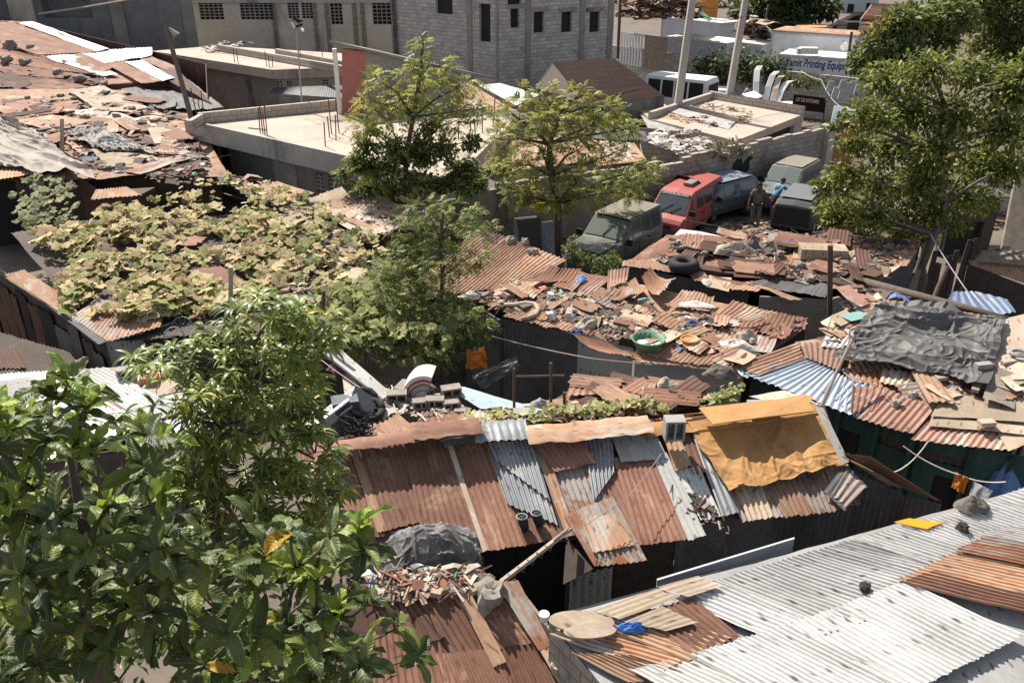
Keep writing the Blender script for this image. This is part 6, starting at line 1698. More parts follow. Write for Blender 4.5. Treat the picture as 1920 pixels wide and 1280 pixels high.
# A left feathery tree with dark climbing mass
yA = 24.3
bA = PD(765, 372, yA); bA.z = 0
tA = tree('feathery_tree', 'tall thin feathery tree over dark leafy growth in front of the red stair head', bA)
blA = [mkblob(x, y, yA + rnd(-.4, .4), rx, ry) for x, y, rx, ry in ((790, 88, 17, 32), (772, 135, 30, 24), (832, 128, 24, 24), (800, 165, 40, 28), (705, 150, 20, 26), (690, 190, 26, 26), (745, 190, 30, 24), (850, 170, 30, 22), (730, 222, 44, 26), (800, 218, 44, 24), (880, 160, 26, 16), (845, 225, 40, 26), (680, 236, 30, 22), (900, 205, 30, 24))]
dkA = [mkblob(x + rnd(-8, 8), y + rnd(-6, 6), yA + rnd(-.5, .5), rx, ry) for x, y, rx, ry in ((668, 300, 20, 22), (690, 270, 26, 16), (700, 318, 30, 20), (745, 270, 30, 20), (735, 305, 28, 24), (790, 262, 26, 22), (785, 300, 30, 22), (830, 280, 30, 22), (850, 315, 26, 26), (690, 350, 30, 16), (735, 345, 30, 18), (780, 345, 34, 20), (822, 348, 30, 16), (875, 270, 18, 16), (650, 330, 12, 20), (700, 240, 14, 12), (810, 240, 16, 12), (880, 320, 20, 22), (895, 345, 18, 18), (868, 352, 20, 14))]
pb = PD(760, 300, yA)
limbs(tA, [bA, bA.lerp(pb, .6), pb, PD(775, 220, yA), PD(788, 140, yA), PD(792, 80, yA)], blA + dkA, .09)
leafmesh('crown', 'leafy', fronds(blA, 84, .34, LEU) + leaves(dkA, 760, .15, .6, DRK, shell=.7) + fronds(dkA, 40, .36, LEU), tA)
# B right feathery tree
yB = 25.4
bB = PD(1050, 448, yB); bB.z = 0
tB = tree('feathery_tree', 'wide feathery tree with a forked trunk beside the green jeep', bB)
blB = [mkblob(x, y, yB + rnd(-.7, .7), rx, ry) for x, y, rx, ry in ((1010, 178, 44, 26), (1085, 185, 40, 28), (1145, 205, 36, 28), (960, 215, 40, 30), (1040, 225, 50, 30), (1110, 235, 44, 28), (1170, 245, 36, 26), (940, 262, 36, 28), (1010, 270, 50, 32), (1085, 280, 46, 28), (1150, 290, 40, 26), (950, 312, 38, 26), (1020, 322, 50, 28), (1085, 340, 44, 24), (1150, 345, 44, 26), (1200, 335, 34, 22), (975, 362, 40, 24), (1040, 380, 40, 20), (1100, 372, 40, 16), (1185, 362, 30, 16), (1220, 315, 22, 18))]
pb = PD(1046, 380, yB)
limbs(tB, [bB, bB.lerp(pb, .7), pb, PD(1034, 330, yB), PD(1030, 270, yB), PD(1050, 215, yB)], blB, .13)
leafmesh('crown', 'leafy', fronds(blB, 98, .32, LEU), tB)
# C mid feathery tree in front of the vine
yC = 16.6
bC = PD(840, 680, yC); bC.z = 0
tC = tree('feathery_tree', 'dark green feathery sapling growing through the vine left of the trash roof', bC)
blC = [mkblob(x, y, yC + rnd(-.4, .4), rx, ry) for x, y, rx, ry in ((800, 392, 44, 18), (865, 398, 46, 18), (770, 432, 44, 24), (835, 440, 46, 26), (900, 430, 30, 18), (760, 485, 46, 30), (830, 495, 50, 30), (890, 480, 26, 22), (750, 545, 50, 30), (820, 560, 54, 34), (715, 520, 36, 26))]
dkC = [mkblob(x, y, yC - .2 + rnd(-.3, .3), rx, ry) for x, y, rx, ry in ((780, 620, 54, 36), (840, 610, 54, 34), (890, 605, 34, 34), (740, 640, 44, 34), (830, 655, 54, 30), (700, 610, 36, 30))]
pb = PD(825, 600, yC)
limbs(tC, [bC, bC.lerp(pb, .7), pb, PD(830, 520, yC), PD(826, 450, yC), PD(830, 400, yC)], blC + dkC, .06)
G2 = [(0.16, 0.21, 0.06), (0.21, 0.25, 0.075), (0.11, 0.16, 0.045), (0.28, 0.30, 0.10)]
leafmesh('crown', 'leafy', fronds(blC, 190, .25, G2) + fronds(dkC, 90, .27, G2) + leaves(dkC, 260, .12, .55, DRK), tC)

# F large tree at right
yF = 21.5
RT = [(0.13, 0.17, 0.038), (0.19, 0.22, 0.052), (0.27, 0.28, 0.075), (0.06, 0.09, 0.022)]
bF = PD(1722, 545, 20.8); bF.z = 0
tF = tree('broadleaf_tree', 'large bushy tree at right with a twisted grey trunk between the roofs', bF)
blF = [mkblob(x, y, yF + rnd(-1.1, 1.1), rx, ry) for x, y, rx, ry in ((1660, 150, 50, 36), (1740, 130, 60, 40), (1830, 140, 60, 40), (1900, 170, 50, 46), (1630, 215, 54, 38), (1710, 205, 60, 42), (1800, 215, 60, 44), (1880, 240, 56, 46), (1600, 268, 40, 22), (1670, 275, 56, 38), (1755, 280, 60, 42), (1840, 300, 56, 40), (1590, 330, 46, 34), (1650, 345, 50, 38), (1720, 350, 54, 40), (1800, 360, 50, 34), (1585, 395, 44, 34), (1640, 405, 48, 34), (1700, 410, 44, 30), (1620, 445, 40, 18), (1560, 410, 26, 22), (1545, 350, 24, 22), (1690, 440, 40, 18), (1745, 400, 50, 26), (1780, 420, 40, 18), (1890, 315, 44, 36), (1835, 375, 46, 28), (1735, 445, 34, 16), (1545, 385, 20, 20), (1740, 320, 50, 36), (1960, 260, 60, 60), (1940, 140, 60, 50), (1570, 235, 20, 10))]
pb = PD(1752, 440, 20.9)
limbs(tF, [bF, bF.lerp(pb, .55), PD(1728, 500, 20.8), pb, PD(1772, 380, 21.2), PD(1755, 290, 21.5), PD(1772, 200, 21.5)], blF, .13, 'bark_grey', 4)
leafmesh('crown', 'leafy', leaves(blF, 720, .16, .48, RT, droop=.25, shell=.75), tF)
mb = MB()
# bare stems by the trunk
for (a, b, r) in (((1690, 560, 20), (1735, 455, 20.8), .05), ((1765, 470, 21), (1775, 380, 21.3), .05), ((1690, 470, 21), (1722, 430, 21), .03)):
    mb = MB().tube([PD(*a), PD((a[0] + b[0]) / 2 + 4, (a[1] + b[1]) / 2, (a[2] + b[2]) / 2), PD(*b)], [r, r * .8, r * .6], 6).build('stem', 'bark_grey', tF)
# G big leaved dense tree, top right
yG = 42
BG = [(0.11, 0.155, 0.05), (0.15, 0.19, 0.06), (0.065, 0.10, 0.03), (0.20, 0.23, 0.085)]
bG = PD(1720, 150, yG); bG.z = 0
tG = tree('broadleaf_tree', 'dense dark tree at top right with large glossy leaves above the grey wall', bG)
blG = [mkblob(x, y, yG + rnd(-1.2, 1.2), rx, ry) for x, y, rx, ry in ((1625, 110, 30, 30), (1660, 80, 44, 34), (1700, 40, 50, 30), (1740, 80, 54, 36), (1780, 30, 54, 34), (1700, 112, 46, 22), (1650, 132, 26, 18))]
limbs(tG, [bG, PD(1722, 130, yG), PD(1725, 80, yG), PD(1735, 40, yG)], blG, .25)
leafmesh('crown', 'leafy', leaves(blG, 300, .36, .5, BG, droop=.35), tG)
leafmesh('dead_leaves', 'leafy', leaves([mkblob(1645, 52, yG - 1, 22, 9), mkblob(1662, 44, yG - 1, 14, 8)], 90, .26, .4, [(.42, .22, .05), (.5, .3, .08)]), tG)
tG2 = tree('broadleaf_tree', 'yellow-green tree filling the top right corner of the picture', (lambda p: V((p.x, p.y, 0)))(PD(1880, 150, 50)))
blG2 = [mkblob(x, y, 50 + rnd(-1, 1), rx, ry) for x, y, rx, ry in ((1840, 10, 50, 34), (1900, 30, 50, 40), (1860, 75, 50, 36), (1920, 110, 44, 36), (1810, -20, 50, 30), (1900, -20, 50, 30), (1960, 60, 50, 50))]
limbs(tG2, [V(tG2['_o']), PD(1880, 110, 50), PD(1880, 40, 50)], blG2, .25)
leafmesh('crown', 'leafy', leaves(blG2, 240, .32, .5, [(.14, .17, .04), (.18, .20, .05), (.09, .12, .03)]), tG2)
# H dark tree behind the containers
yH = 88
tH = tree('broadleaf_tree', 'round dark green tree behind the white containers', (lambda p: V((p.x, p.y, 0)))(PD(1470, 60, yH)))
blH = [mkblob(x, y, yH + rnd(-1.5, 1.5), rx, ry) for x, y, rx, ry in ((1400, 15, 30, 22), (1440, 10, 36, 26), (1480, 20, 40, 26), (1520, 12, 36, 26), (1550, 15, 24, 22), (1460, -15, 44, 22), (1510, -15, 40, 20), (1470, 40, 50, 14))]
limbs(tH, [V(tH['_o']), PD(1470, 45, yH), PD(1475, 10, yH)], blH, .4)
leafmesh('crown', 'leafy', leaves(blH, 45, .62, .6, [(.04, .065, .022), (.055, .08, .03), (.03, .05, .018)]), tH)
for k, (x0, yy, dd, w_, lb, cl) in enumerate(((1345, -12, 118, 50, 'pale yellow-green bush far behind the scrap heap', [(.22, .22, .09), (.16, .18, .07)]), (1220, -22, 120, 70, 'dark bush at the very back above the scrap heap', [(.05, .06, .03), (.04, .05, .025)]))):
    b_ = PD(x0, 10, dd); b_.z = 0
    t_ = tree('far_bush', lb, b_, cat='bush')
    bl = [mkblob(x0 + w_ * i / 2, yy + rnd(-6, 6), dd, w_ * .5, 26) for i in range(-2, 3)]
    limbs(t_, [b_, PD(x0, 8, dd), PD(x0, -5, dd)], bl, .2)
    leafmesh('crown', 'leafy', leaves(bl, 9, .8, .6, cl), t_)

# creepers on the yard wall
v_ = VP(wpts[1], wpts[2])
def creeper(label, spots, cols, per, ln, name='creeper', cat='creeper', mat='leafy', flat_=.25):
    bl = []
    for (p, rx, ry) in spots: bl.append((tuple(p), (rx, max(.12, rx * flat_), ry)))
    t_ = thing(name, label, cat, min((V(p) for p, _, _ in spots), key=lambda p: p.z))
    mb = MB()
    for (p, rx, ry) in spots:
        p = V(p); mb.tube([p - V((0, 0, ry)), p + V((rnd(-.1, .1), 0, 0)), p + V((rnd(-rx, rx), 0, ry * .7))], .018, 4)
    mb.build('stems', 'stalk', t_)['kind'] = 'stuff'
    leafmesh('foliage', mat, leaves(bl, per, ln, .6, cols, shell=.7), t_)
    return t_
def wl(px, py, lift=.15): return v_.at(px, py, lift)
creeper('dark creeper draped along the yard wall under the white truck boxes', [(wl(x, y), 1.1, .75) for x, y in ((1335, 112), (1360, 118), (1385, 125), (1320, 125), (1345, 140), (1395, 108), (1420, 120), (1440, 122), (1450, 132), (1455, 142), (1360, 150), (1400, 140))], [(.06, .09, .03), (.09, .12, .045), (.04, .065, .022)], 70, .24)
creeper('creeper hanging over the wall top under the printing sign', [(wl(x, y, .1), .55, .22) for x, y in ((1470, 140), (1485, 144), (1505, 146), (1525, 148), (1545, 150), (1490, 156), (1515, 158), (1472, 160))], [(.08, .12, .03), (.12, .15, .045)], 80, .22)
creeper('weeds straggling over the top of the tall block wall', [(PW.at(x, y, .1), .5, .3) for x, y in ((1345, 278), (1372, 268), (1390, 282), (1360, 292))], [(.16, .17, .07), (.12, .13, .05), (.22, .19, .1)], 160, .12)
# shrubs by the jeep
for (pts, lb, cl) in (([(1075, 455, 14, 14), (1082, 480, 20, 16), (1105, 490, 22, 14), (1065, 470, 12, 12)], 'pale leafy shrub in front of the green jeep', [(.16, .18, .07), (.11, .14, .05)]), ([(1140, 492, 22, 16), (1160, 500, 18, 14), (1125, 505, 18, 12), (1150, 480, 12, 8)], 'bright green shrub tucked above the trash roof', [(.15, .20, .05), (.10, .15, .035)])):
    b_ = PD(pts[0][0], pts[0][1] + 40, 21.3); b_.z = 0
    t_ = thing('shrub', lb, 'shrub', b_)
    bl = [mkblob(x, y, 21.3 + rnd(-.2, .2), rx, ry) for x, y, rx, ry in pts]
    limbs(t_, [b_, V((b_.x, b_.y, 1.2)), V((b_.x, b_.y, 1.8))], bl, .03)
    leafmesh('foliage', 'leafy', leaves(bl, 900, .09, .6, cl), t_)

# pumpkin vine over the left roof: big lobed leaves held above the sheets
def lobed(mb, c, r, n, up, rot, col, cup=.18):
    """a wavy round leaf with a notch"""
    a = up.cross(V((.3, .8, .1))).normalized(); b = up.cross(a)
    vs_ = [c - up * r * cup]; K = 18
    for i in range(K):
        t_ = rot + (i + .5) / K * 6.0 + .14
        k = r * (.88 + .16 * math.cos(5 * (t_ - rot) + .4)) * rnd(.96, 1.03)
        vs_.append(c + (a * math.cos(t_) + b * math.sin(t_)) * k * .55 + up * r * rnd(-.05, .06))
    for i in range(K):
        t_ = rot + (i + .5) / K * 6.0 + .14
        k = r * (.88 + .16 * math.cos(5 * (t_ - rot) + .4)) * rnd(.95, 1.05)
        vs_.append(c + (a * math.cos(t_) + b * math.sin(t_)) * k + up * r * (rnd(-.16, .12) - .06))
    fs = [(0, i + 1, i + 2) for i in range(K - 1)] + [(i + 1, K + i + 1, K + i + 2, i + 2) for i in range(K - 1)]
    mb.add(vs_, fs, None, 0, col)
def vine(name, label, plane, poly, n, r, cols, h=(.08, .4), tilt=.35, cat='pumpkin vine', mat='leaf_matte'):
    mb = MB(); st = MB()
    sd_ = rnd(0, 99)
    for p in scatter_pts(plane, poly, int(n * 1.5)):
        dn = NZ.noise(V((p.x * .75 + sd_, p.y * .75, 0)))
        if dn + rnd(-.2, .2) < -.21: continue
        hh = rnd(*h) * (.7 + max(-.3, dn)); c = p + plane.n * hh
        up = (plane.n + V((rnd(-1, 1), rnd(-1, .6), 0)) * tilt).normalized()
        cc = random.choice(cols); k = rnd(.78, 1.18)
        lobed(mb, c, r * rnd(.42, 1.0) * (1.35 if random.random() < .25 else 1), 0, up, rnd(0, 6.28), tuple(x * k for x in cc))
        if random.random() < .5: st.tube([p + V((rnd(-.1, .1), rnd(-.1, .1), 0)), p.lerp(c, .6), c], .008, 4)
    root = thing(name, label, cat, mb.v and V((sum(v[0] for v in mb.v) / len(mb.v), sum(v[1] for v in mb.v) / len(mb.v), min(v[2] for v in mb.v))))
    mb.build('foliage', mat, root, col=True, smooth=True); st.build('stems', 'stalk', root)['kind'] = 'stuff'
    return root
TAN = [(.51, .41, .23), (.45, .36, .19), (.55, .45, .28), (.48, .39, .22), (.36, .33, .16), (.25, .255, .09), (.20, .23, .08), (.30, .21, .12)]
GRN = [(.20, .23, .085), (.26, .27, .11), (.15, .18, .06), (.34, .32, .15)]
vine('pumpkin_vine', 'dusty tan pumpkin vine carpeting the shack roof at left', pV, [(55, 440), (150, 405), (280, 392), (420, 392), (520, 420), (560, 470), (540, 540), (470, 575), (380, 590), (235, 605), (130, 590), (110, 545), (150, 490), (70, 470)], 980, .215, TAN + GRN[1:2], (.06, .36), .6)
vine('pumpkin_vine', 'greener pumpkin vine between the tan vine and the feathery sapling', pV, [(380, 345), (520, 345), (620, 400), (700, 440), (740, 520), (700, 600), (600, 560), (540, 520), (540, 440), (420, 392), (280, 392)], 400, .16, GRN + TAN[:3], (.03, .38), .6)
vine('pumpkin_vine', 'green vine tumbling over the roof edge by the orange cloth', Plane((560, 560, 2.3), (800, 560, 2.3), (700, 680, 1.9)), [(600, 570), (700, 540), (780, 560), (860, 640), (840, 690), (740, 690), (660, 680), (610, 640)], 640, .14, GRN + [(.12, .16, .05), (.3, .33, .12)], (.05, .75), .7)
vine('pumpkin_vine', 'pumpkin leaves drooping in front of the dark shack mouth at far left', Plane((20, 420, 1.6), (150, 420, 1.6), (90, 330, 2.5)), [(20, 345), (80, 330), (140, 345), (150, 420), (60, 430), (20, 420)], 90, .19, [(.24, .25, .14), (.3, .29, .17), (.18, .2, .1)], (.02, .25), .5)
# low succulents along the ridge of the patched roof
def ridgeplants(label, spots, cols, r=.10, n=16, name='roof_weeds', cat='roof weeds'):
    mb = MB()
    for (x, y, z, sx) in spots:
        p = P(x, y, z)
        for k in range(n):
            c = p + V((rnd(-sx, sx), rnd(-.12, .12), rnd(0, .16))); up = V((rnd(-.7, .7), rnd(-.7, .5), 1)).normalized()
            cc = random.choice(cols); kk = rnd(.8, 1.2)
            lobed(mb, c, r * rnd(.5, 1.1), 0, up, rnd(0, 6.28), tuple(v * kk for v in cc))
    o = mb.build(name, 'leaf_matte', None, col=True, smooth=True)
    return tag(o, label, cat)
YG = [(.36, .35, .15), (.42, .39, .2), (.28, .30, .10), (.22, .25, .09)]
ridgeplants('yellow-green weeds rooted along the ridge left of the grey concrete block', [(x, y, 2.98, .2) for x, y in ((890, 792), (920, 790), (950, 788), (985, 790), (1010, 788))], YG, .075, 14)
ridgeplants('pale green weeds along the ridge between the block and the orange tarp', [(x, y, 2.98, .22) for x, y in ((1050, 778), (1072, 774), (1105, 776), (1130, 772), (1150, 770), (1175, 768), (1200, 766), (1225, 768))], YG, .085, 16)
ridgeplants('small leafy weed sprouting at the back edge of the orange tarp', [(x, y, 3.0, .13) for x, y in ((1368, 744), (1380, 736), (1362, 752), (1330, 758), (1345, 752))], GRN, .07, 16)

# D drooping narrow leaved tree, left foreground
def strip_leaf(mb, base, d, ln, wd, droop, col, nseg=4, fold=.25):
    side = d.cross(V((0, 0, 1)))
    if side.length < .1: side = V((1, 0, 0))
    side = (side.normalized() + V((rnd(-.3, .3), rnd(-.3, .3), rnd(-.4, .4)))).normalized()
    vs_, fs = [], []; p = V(base); dd = V(d)
    for k in range(nseg + 1):
        t_ = k / nseg; w_ = wd * (math.sin(math.pi * min(.97, .1 + .9 * t_)) ** .7) * .5
        if k == nseg: w_ = wd * .03
        nn = side.cross(dd).normalized()
        vs_ += [p + side * w_ + nn * w_ * fold, p, p - side * w_ + nn * w_ * fold]
        p = p + dd * ln / nseg; dd = (dd + V((0, 0, -droop / nseg))).normalized()
    for k in range(nseg):
        a = k * 3; fs += [(a, a + 3, a + 4, a + 1), (a + 1, a + 4, a + 5, a + 2)]
    mb.add(vs_, fs, None, 0, col)
MG = [(.21, .27, .06), (.27, .33, .09), (.15, .21, .045), (.33, .38, .12), (.16, .21, .08)]
yD = 6.2
bD = PD(430, 1000, yD); bD.z = 0
tD = tree('drooping_tree', 'slim tree in the left foreground with bunches of narrow drooping leaves', bD)
mb = MB(); tw = MB(); ends = []
regD = [(500, 585, 80, 30), (590, 600, 40, 30), (560, 560, 40, 16), (415, 635, 60, 34), (285, 680, 36, 18), (630, 640, 16, 30), (560, 650, 55, 50), (330, 665, 55, 24), (470, 700, 110, 50), (590, 700, 24, 40), (300, 690, 30, 22), (410, 790, 70, 60), (530, 790, 80, 60), (590, 860, 44, 50), (460, 880, 100, 60), (550, 930, 90, 60), (620, 920, 30, 50), (360, 780, 40, 60), (270, 790, 40, 40), (440, 970, 90, 50), (350, 880, 60, 60), (600, 990, 60, 40), (480, 1040, 120, 40)]
tot = sum(a[2] * a[3] for a in regD)
spine = [bD, PD(420, 1100, yD), PD(395, 930, yD), PD(420, 800, yD), PD(450, 690, yD), PD(500, 600, yD)]
tw.tube(spine, [.09, .07, .055, .045, .03, .015], 8)
for (x, y, rx, ry) in regD:
    c = PD(x, y, yD); s_ = min(spine[1:], key=lambda p: (p - c).length)
    tw.tube([s_, s_.lerp(c, .5) + V((0, 0, .08)), c], [.022, .016, .01], 6)
    for k in range(max(4, int(430 * rx * ry / tot))):
        t_ = rnd(0, 6.28); q = random.random() ** .4 * 1.08
        e = PD(x + rx * q * math.cos(t_), y + ry * q * math.sin(t_), yD + rnd(-.45, .45))
        tw.tube([c.lerp(e, .25), e], [.007, .004], 4)
        dirn = (e - c + V((0, 0, .25))).normalized()
        nl = random.randint(9, 14); base_c = random.choice(MG)
        for j in range(nl):
            a = j / nl * 6.28 + rnd(-.3, .3)
            d = V((math.cos(a), math.sin(a), rnd(-.5, .45))) * .9 + dirn * .5
            kk = rnd(.75, 1.25); cc = base_c if random.random() > .03 else (.42, .36, .04)
            strip_leaf(mb, e + dirn * rnd(-.06, .04), d.normalized(), rnd(.12, .21), rnd(.024, .04), rnd(.9, 2.0), tuple(v * kk for v in cc))
tw.build('trunk', 'bark', tD, smooth=True); mb.build('crown', 'leaf_gloss', tD, col=True, smooth=True)

# E glossy big leaved tree, bottom left
def big_leaf(mb, base, d, up, ln, wd, droop, col):
    side = d.cross(up).normalized(); nu, nv = 6, 12
    vs_, fs, uv = [], [], []; p = V(base); dd = V(d); ph = rnd(0, 6)
    for k in range(nv + 1):
        t_ = k / nv; w_ = wd * .5 * (math.sin(math.pi * (t_ ** .85)) ** .62 if 0 < t_ < 1 else .02)
        nn = side.cross(dd).normalized()
        for i in range(nu + 1):
            s_ = (i / nu - .5) * 2
            rip = .008 * math.sin(t_ * 14 + ph + s_) * abs(s_); uv.append((s_, t_))
            vs_.append(p + side * s_ * w_ + nn * (abs(s_) * w_ * .32 + rip + .006 * math.sin(s_ * 3 + ph)))
        p = p + dd * ln / nv; dd = (dd - nn * droop / nv).normalized()
    for k in range(nv):
        for i in range(nu): a = k * (nu + 1) + i; fs.append((a, a + nu + 1, a + nu + 2, a + 1))
    mb.add(vs_, fs, uv, 0, col)
BL = [(.065, .10, .024), (.10, .145, .03), (.04, .07, .02), (.15, .195, .04), (.075, .105, .036), (.10, .13, .05)]
YL = [(.24, .34, .055), (.30, .38, .065), (.19, .29, .05)]
yE = 4.0
bE = PD(150, 1280, yE); bE.z = 0
tE = tree('glossy_tree', 'large leaved glossy green tree filling the bottom left corner', bE)
mb = MB(); tw = MB()
polyE = [(-60, 760), (60, 740), (150, 720), (190, 800), (300, 800), (335, 900), (330, 1000), (480, 985), (560, 1000), (690, 1010), (700, 1090), (640, 1120), (720, 1200), (740, 1300), (-60, 1300)]
ros = [(128, 716, 3.9, 1), (100, 745, 3.9, 1), (30, 790, 4.0, 1), (60, 860, 3.9, 1), (180, 850, 3.8, 1), (280, 880, 3.8, 0), (680, 985, 4.2, 1), (500, 1040, 3.9, 0), (430, 1190, 3.5, 0), (280, 1150, 3.6, 0), (600, 1040, 4.0, 0), (620, 1230, 3.9, 0), (690, 1130, 4.1, 0), (250, 1060, 3.6, 0), (90, 1060, 3.7, 0), (160, 760, 3.9, 1), (20, 950, 3.8, 1), (740, 1180, 4.1, 0), (780, 1235, 4.0, 0)]
def inpoly(x, y, poly):
    ins = False; j = len(poly) - 1
    for i in range(len(poly)):
        if (poly[i][1] > y) != (poly[j][1] > y) and x < (poly[j][0] - poly[i][0]) * (y - poly[i][1]) / (poly[j][1] - poly[i][1]) + poly[i][0]: ins = not ins
        j = i
    return ins
while len(ros) < 205:
    x, y = rnd(-60, 760), rnd(720, 1310)
    if inpoly(x, y, polyE) and NZ.noise(V((x * .013, y * .013, 3))) > -.14: ros.append((x, y, rnd(3.5, 4.9) if len(ros) < 160 else rnd(4.7, 5.6), 1 if (y < 930 and random.random() < .45) or random.random() < .14 else 0))
hub = [bE, PD(150, 1500, 4.3), PD(180, 1250, 4.3), PD(170, 1050, 4.2), PD(130, 850, 4.1)]
tw.tube(hub, [.12, .10, .07, .045, .02], 8)
placed = [h.lerp(hub[i + 2], k / 4) for i, h in enumerate(hub[1:-1]) for k in range(4)]
h0 = hub[2]
for (x, y, yy, yg) in sorted(ros, key=lambda r_: (PD(*r_[:3]) - h0).length):
    e = PD(x, y, yy); s_ = min(placed, key=lambda p: (p - e).length + .5 * (p - h0).length * 0 + (.25 if p.z > e.z else 0)); placed.append(e)
    out = (e - s_).normalized()
    tip = e + V((0, 0, .05))
    tw.tube([s_, s_.lerp(e, .35) + V((rnd(-.03, .03), 0, -.03)), s_.lerp(e, .7) + V((0, rnd(-.03, .03), -.02)), e, tip], [.011, .01, .008, .007, .004], 5)
    nl = random.randint(6, 9); ax = (out * .5 + V((0, 0, 1)) + V((rnd(-.4, .4), rnd(-.5, .2), 0))).normalized()
    u1 = ax.cross(V((.2, 1, 0))).normalized(); u2 = ax.cross(u1)
    for j in range(nl):
        a = j * 2.4 + rnd(-.3, .3); el = lerp(.9, -.25, j / nl) + rnd(-.15, .15)
        if yg: el += .45
        d = ((u1 * math.cos(a) + u2 * math.sin(a)) * math.cos(el) + ax * math.sin(el)).normalized()
        col = random.choice(YL if (yg and random.random() < .75) else BL); kk = rnd(.8, 1.2)
        if random.random() < .006: col = (.5, .30, .02)
        big_leaf(mb, e + ax * rnd(-.04, .05), d, ax, rnd(.14, .28) * (.85 if yg else 1), rnd(.052, .098), rnd(.4, 1.7), tuple(v * kk for v in col))
tw.build('trunk', 'bark', tE, smooth=True); blU = [mkblob(x, y, 5.7 + rnd(-.3, .3), 60, 60) for x, y in ((30, 900), (120, 880), (60, 1000), (160, 980), (250, 960), (300, 1050), (80, 1100), (180, 1090), (280, 1140), (380, 1070), (480, 1080), (570, 1080), (640, 1090), (40, 1200), (140, 1190), (240, 1230), (340, 1170), (440, 1170), (540, 1170), (620, 1180), (400, 1260), (500, 1260), (600, 1270), (680, 1250), (100, 1270), (330, 960))]
leafmesh('undergrowth', 'leaf_gloss', leaves(blU, 170, .17, .45, [(.05, .085, .025), (.08, .12, .035), (.035, .06, .02), (.12, .16, .05)], shell=.8), tE)
mb.build('crown', 'leaf_vein', tE, col=True, smooth=True)

# ================================================================ LOOSE THINGS
def one(mb, name, mat, label, cat, group=None, smooth=False, col=False, bevel=0):
    return tag(mb.build(name, mat, None, smooth=smooth, col=col, bevel=bevel), label, cat, group)
def pole(a, b, r, mat, label, name='post', cat='post', n=7, r2=None):
    a, b = V(a), V(b); m_ = a.lerp(b, .5) + V((rnd(-.02, .02), rnd(-.02, .02), 0))
    return one(MB().tube([a, m_, b], [r, (r + (r2 or r)) / 2, r2 or r], n), name, mat, label, cat)
def rope(pts, r, mat, label, sag=.1, name='rope', cat='rope'):
    out = []
    for i in range(len(pts) - 1):
        a, b = V(pts[i]), V(pts[i + 1])
        for k in range(12):
            t_ = k / 12; out.append(a.lerp(b, t_) - V((0, 0, sag * 4 * t_ * (1 - t_))))
    out.append(V(pts[-1]))
    return one(MB().tube(out, r, 5), name, mat, label, cat)
def hollow_block(c, rz, label, group=None, mat='blockgrey', s=(.40, .19, .19), tilt=0, name='concrete_block'):
    """hollow concrete block: shell with two open cores, lying so that the cores face the viewer"""
    mb = MB(); m_ = Matrix.Rotation(rz, 3, 'Z') @ Matrix.Rotation(tilt, 3, 'Y')
    L_, D_, H_ = s; t_ = .03
    def bx(x0, x1, y0, y1, z0, z1):
        o = V(c) + m_ @ V((x0, y0, z0)); mb.box(o, m_ @ V((x1 - x0, 0, 0)), m_ @ V((0, y1 - y0, 0)), m_ @ V((0, 0, z1 - z0)))
    bx(-L_ / 2, L_ / 2, -D_ / 2, D_ / 2, 0, t_); bx(-L_ / 2, L_ / 2, -D_ / 2, D_ / 2, H_ - t_, H_)
    for x in (-L_ / 2, -t_ / 2, L_ / 2 - t_): bx(x, x + t_, -D_ / 2 + .002, D_ / 2 - .002, t_, H_ - t_)
    bx(-L_ / 2 + t_, L_ / 2 - t_, D_ / 2 - .05, D_ / 2 - .02, t_, H_ - t_)
    return one(mb, name, mat, label, 'block', group)
def stone(c, r, mat, label, group=None, **k):
    return one(MB().rock(V(c) + V((0, 0, r * .25)), r, **k), 'stone', mat, label, 'stone', group)
def lump(c, rx, ry, h, mat, label, name, cat, rz=0, nu=30, sc=3.5):
    return one(heap(MB(), c, rx, ry, h, nu, 0, rz, sc), name, mat, label, cat, smooth=True)

# ---- litter (nobody could count it)
litter('roof_litter', pL, [(0, 190), (190, 170), (330, 215), (410, 320), (150, 320), (110, 270), (40, 240)], 420, .12, .75, 'trash and scrap strewn over the low roofs at left', bright=.008)
litter('roof_litter', pL, [(150, 300), (340, 290), (420, 325), (520, 350), (330, 345), (170, 335)], 170, .12, .7, 'broken sheet scraps heaped at the edge of the pumpkin vine')
litter('roof_litter', pT, [(0, 60), (60, 52), (200, 150), (0, 165)], 46, .12, .5, 'few scraps lying on the long brown roof', bright=0)
litter('roof_litter', pM, [(860, 560), (950, 545), (1040, 530), (1100, 560), (1240, 590), (1330, 600), (1500, 612), (1400, 680), (1290, 672), (1150, 630), (1070, 610), (950, 590)], 760, .06, .42, 'colourful household trash strewn over the roof in the middle', bright=.05)
litter('roof_litter', pQ, [(1260, 450), (1400, 432), (1560, 435), (1700, 455), (1650, 520), (1560, 530), (1400, 515), (1230, 490)], 620, .06, .45, 'rubble and rags strewn over the rust roof below the cars', bright=.03)
litter('roof_litter', pG, [(1560, 600), (1640, 590), (1600, 640), (1560, 650)], 60, .06, .35, 'small scraps beside the black tarp on the right roof', bright=.02)
litter('roof_litter', pG, [(1740, 700), (1920, 690), (1920, 740), (1760, 740)], 150, .06, .36, 'rubble along the lower edge of the black tarp at right', cols=[(.35, .32, .29), (.2, .19, .18), (.3, .17, .12), (.45, .4, .34)])
litter('roof_litter', pG, [(1600, 540), (1760, 565), (1740, 590), (1590, 580)], 90, .08, .5, 'splintered sheet scraps behind the black tarp at right')
litter('roof_litter', pB_, [(690, 735), (850, 725), (870, 775), (760, 790), (700, 770)], 150, .05, .3, 'broken concrete crumbs between the blocks behind the patched roof', cols=[(.42, .38, .33), (.5, .46, .4), (.3, .27, .24), (.18, .16, .14)])
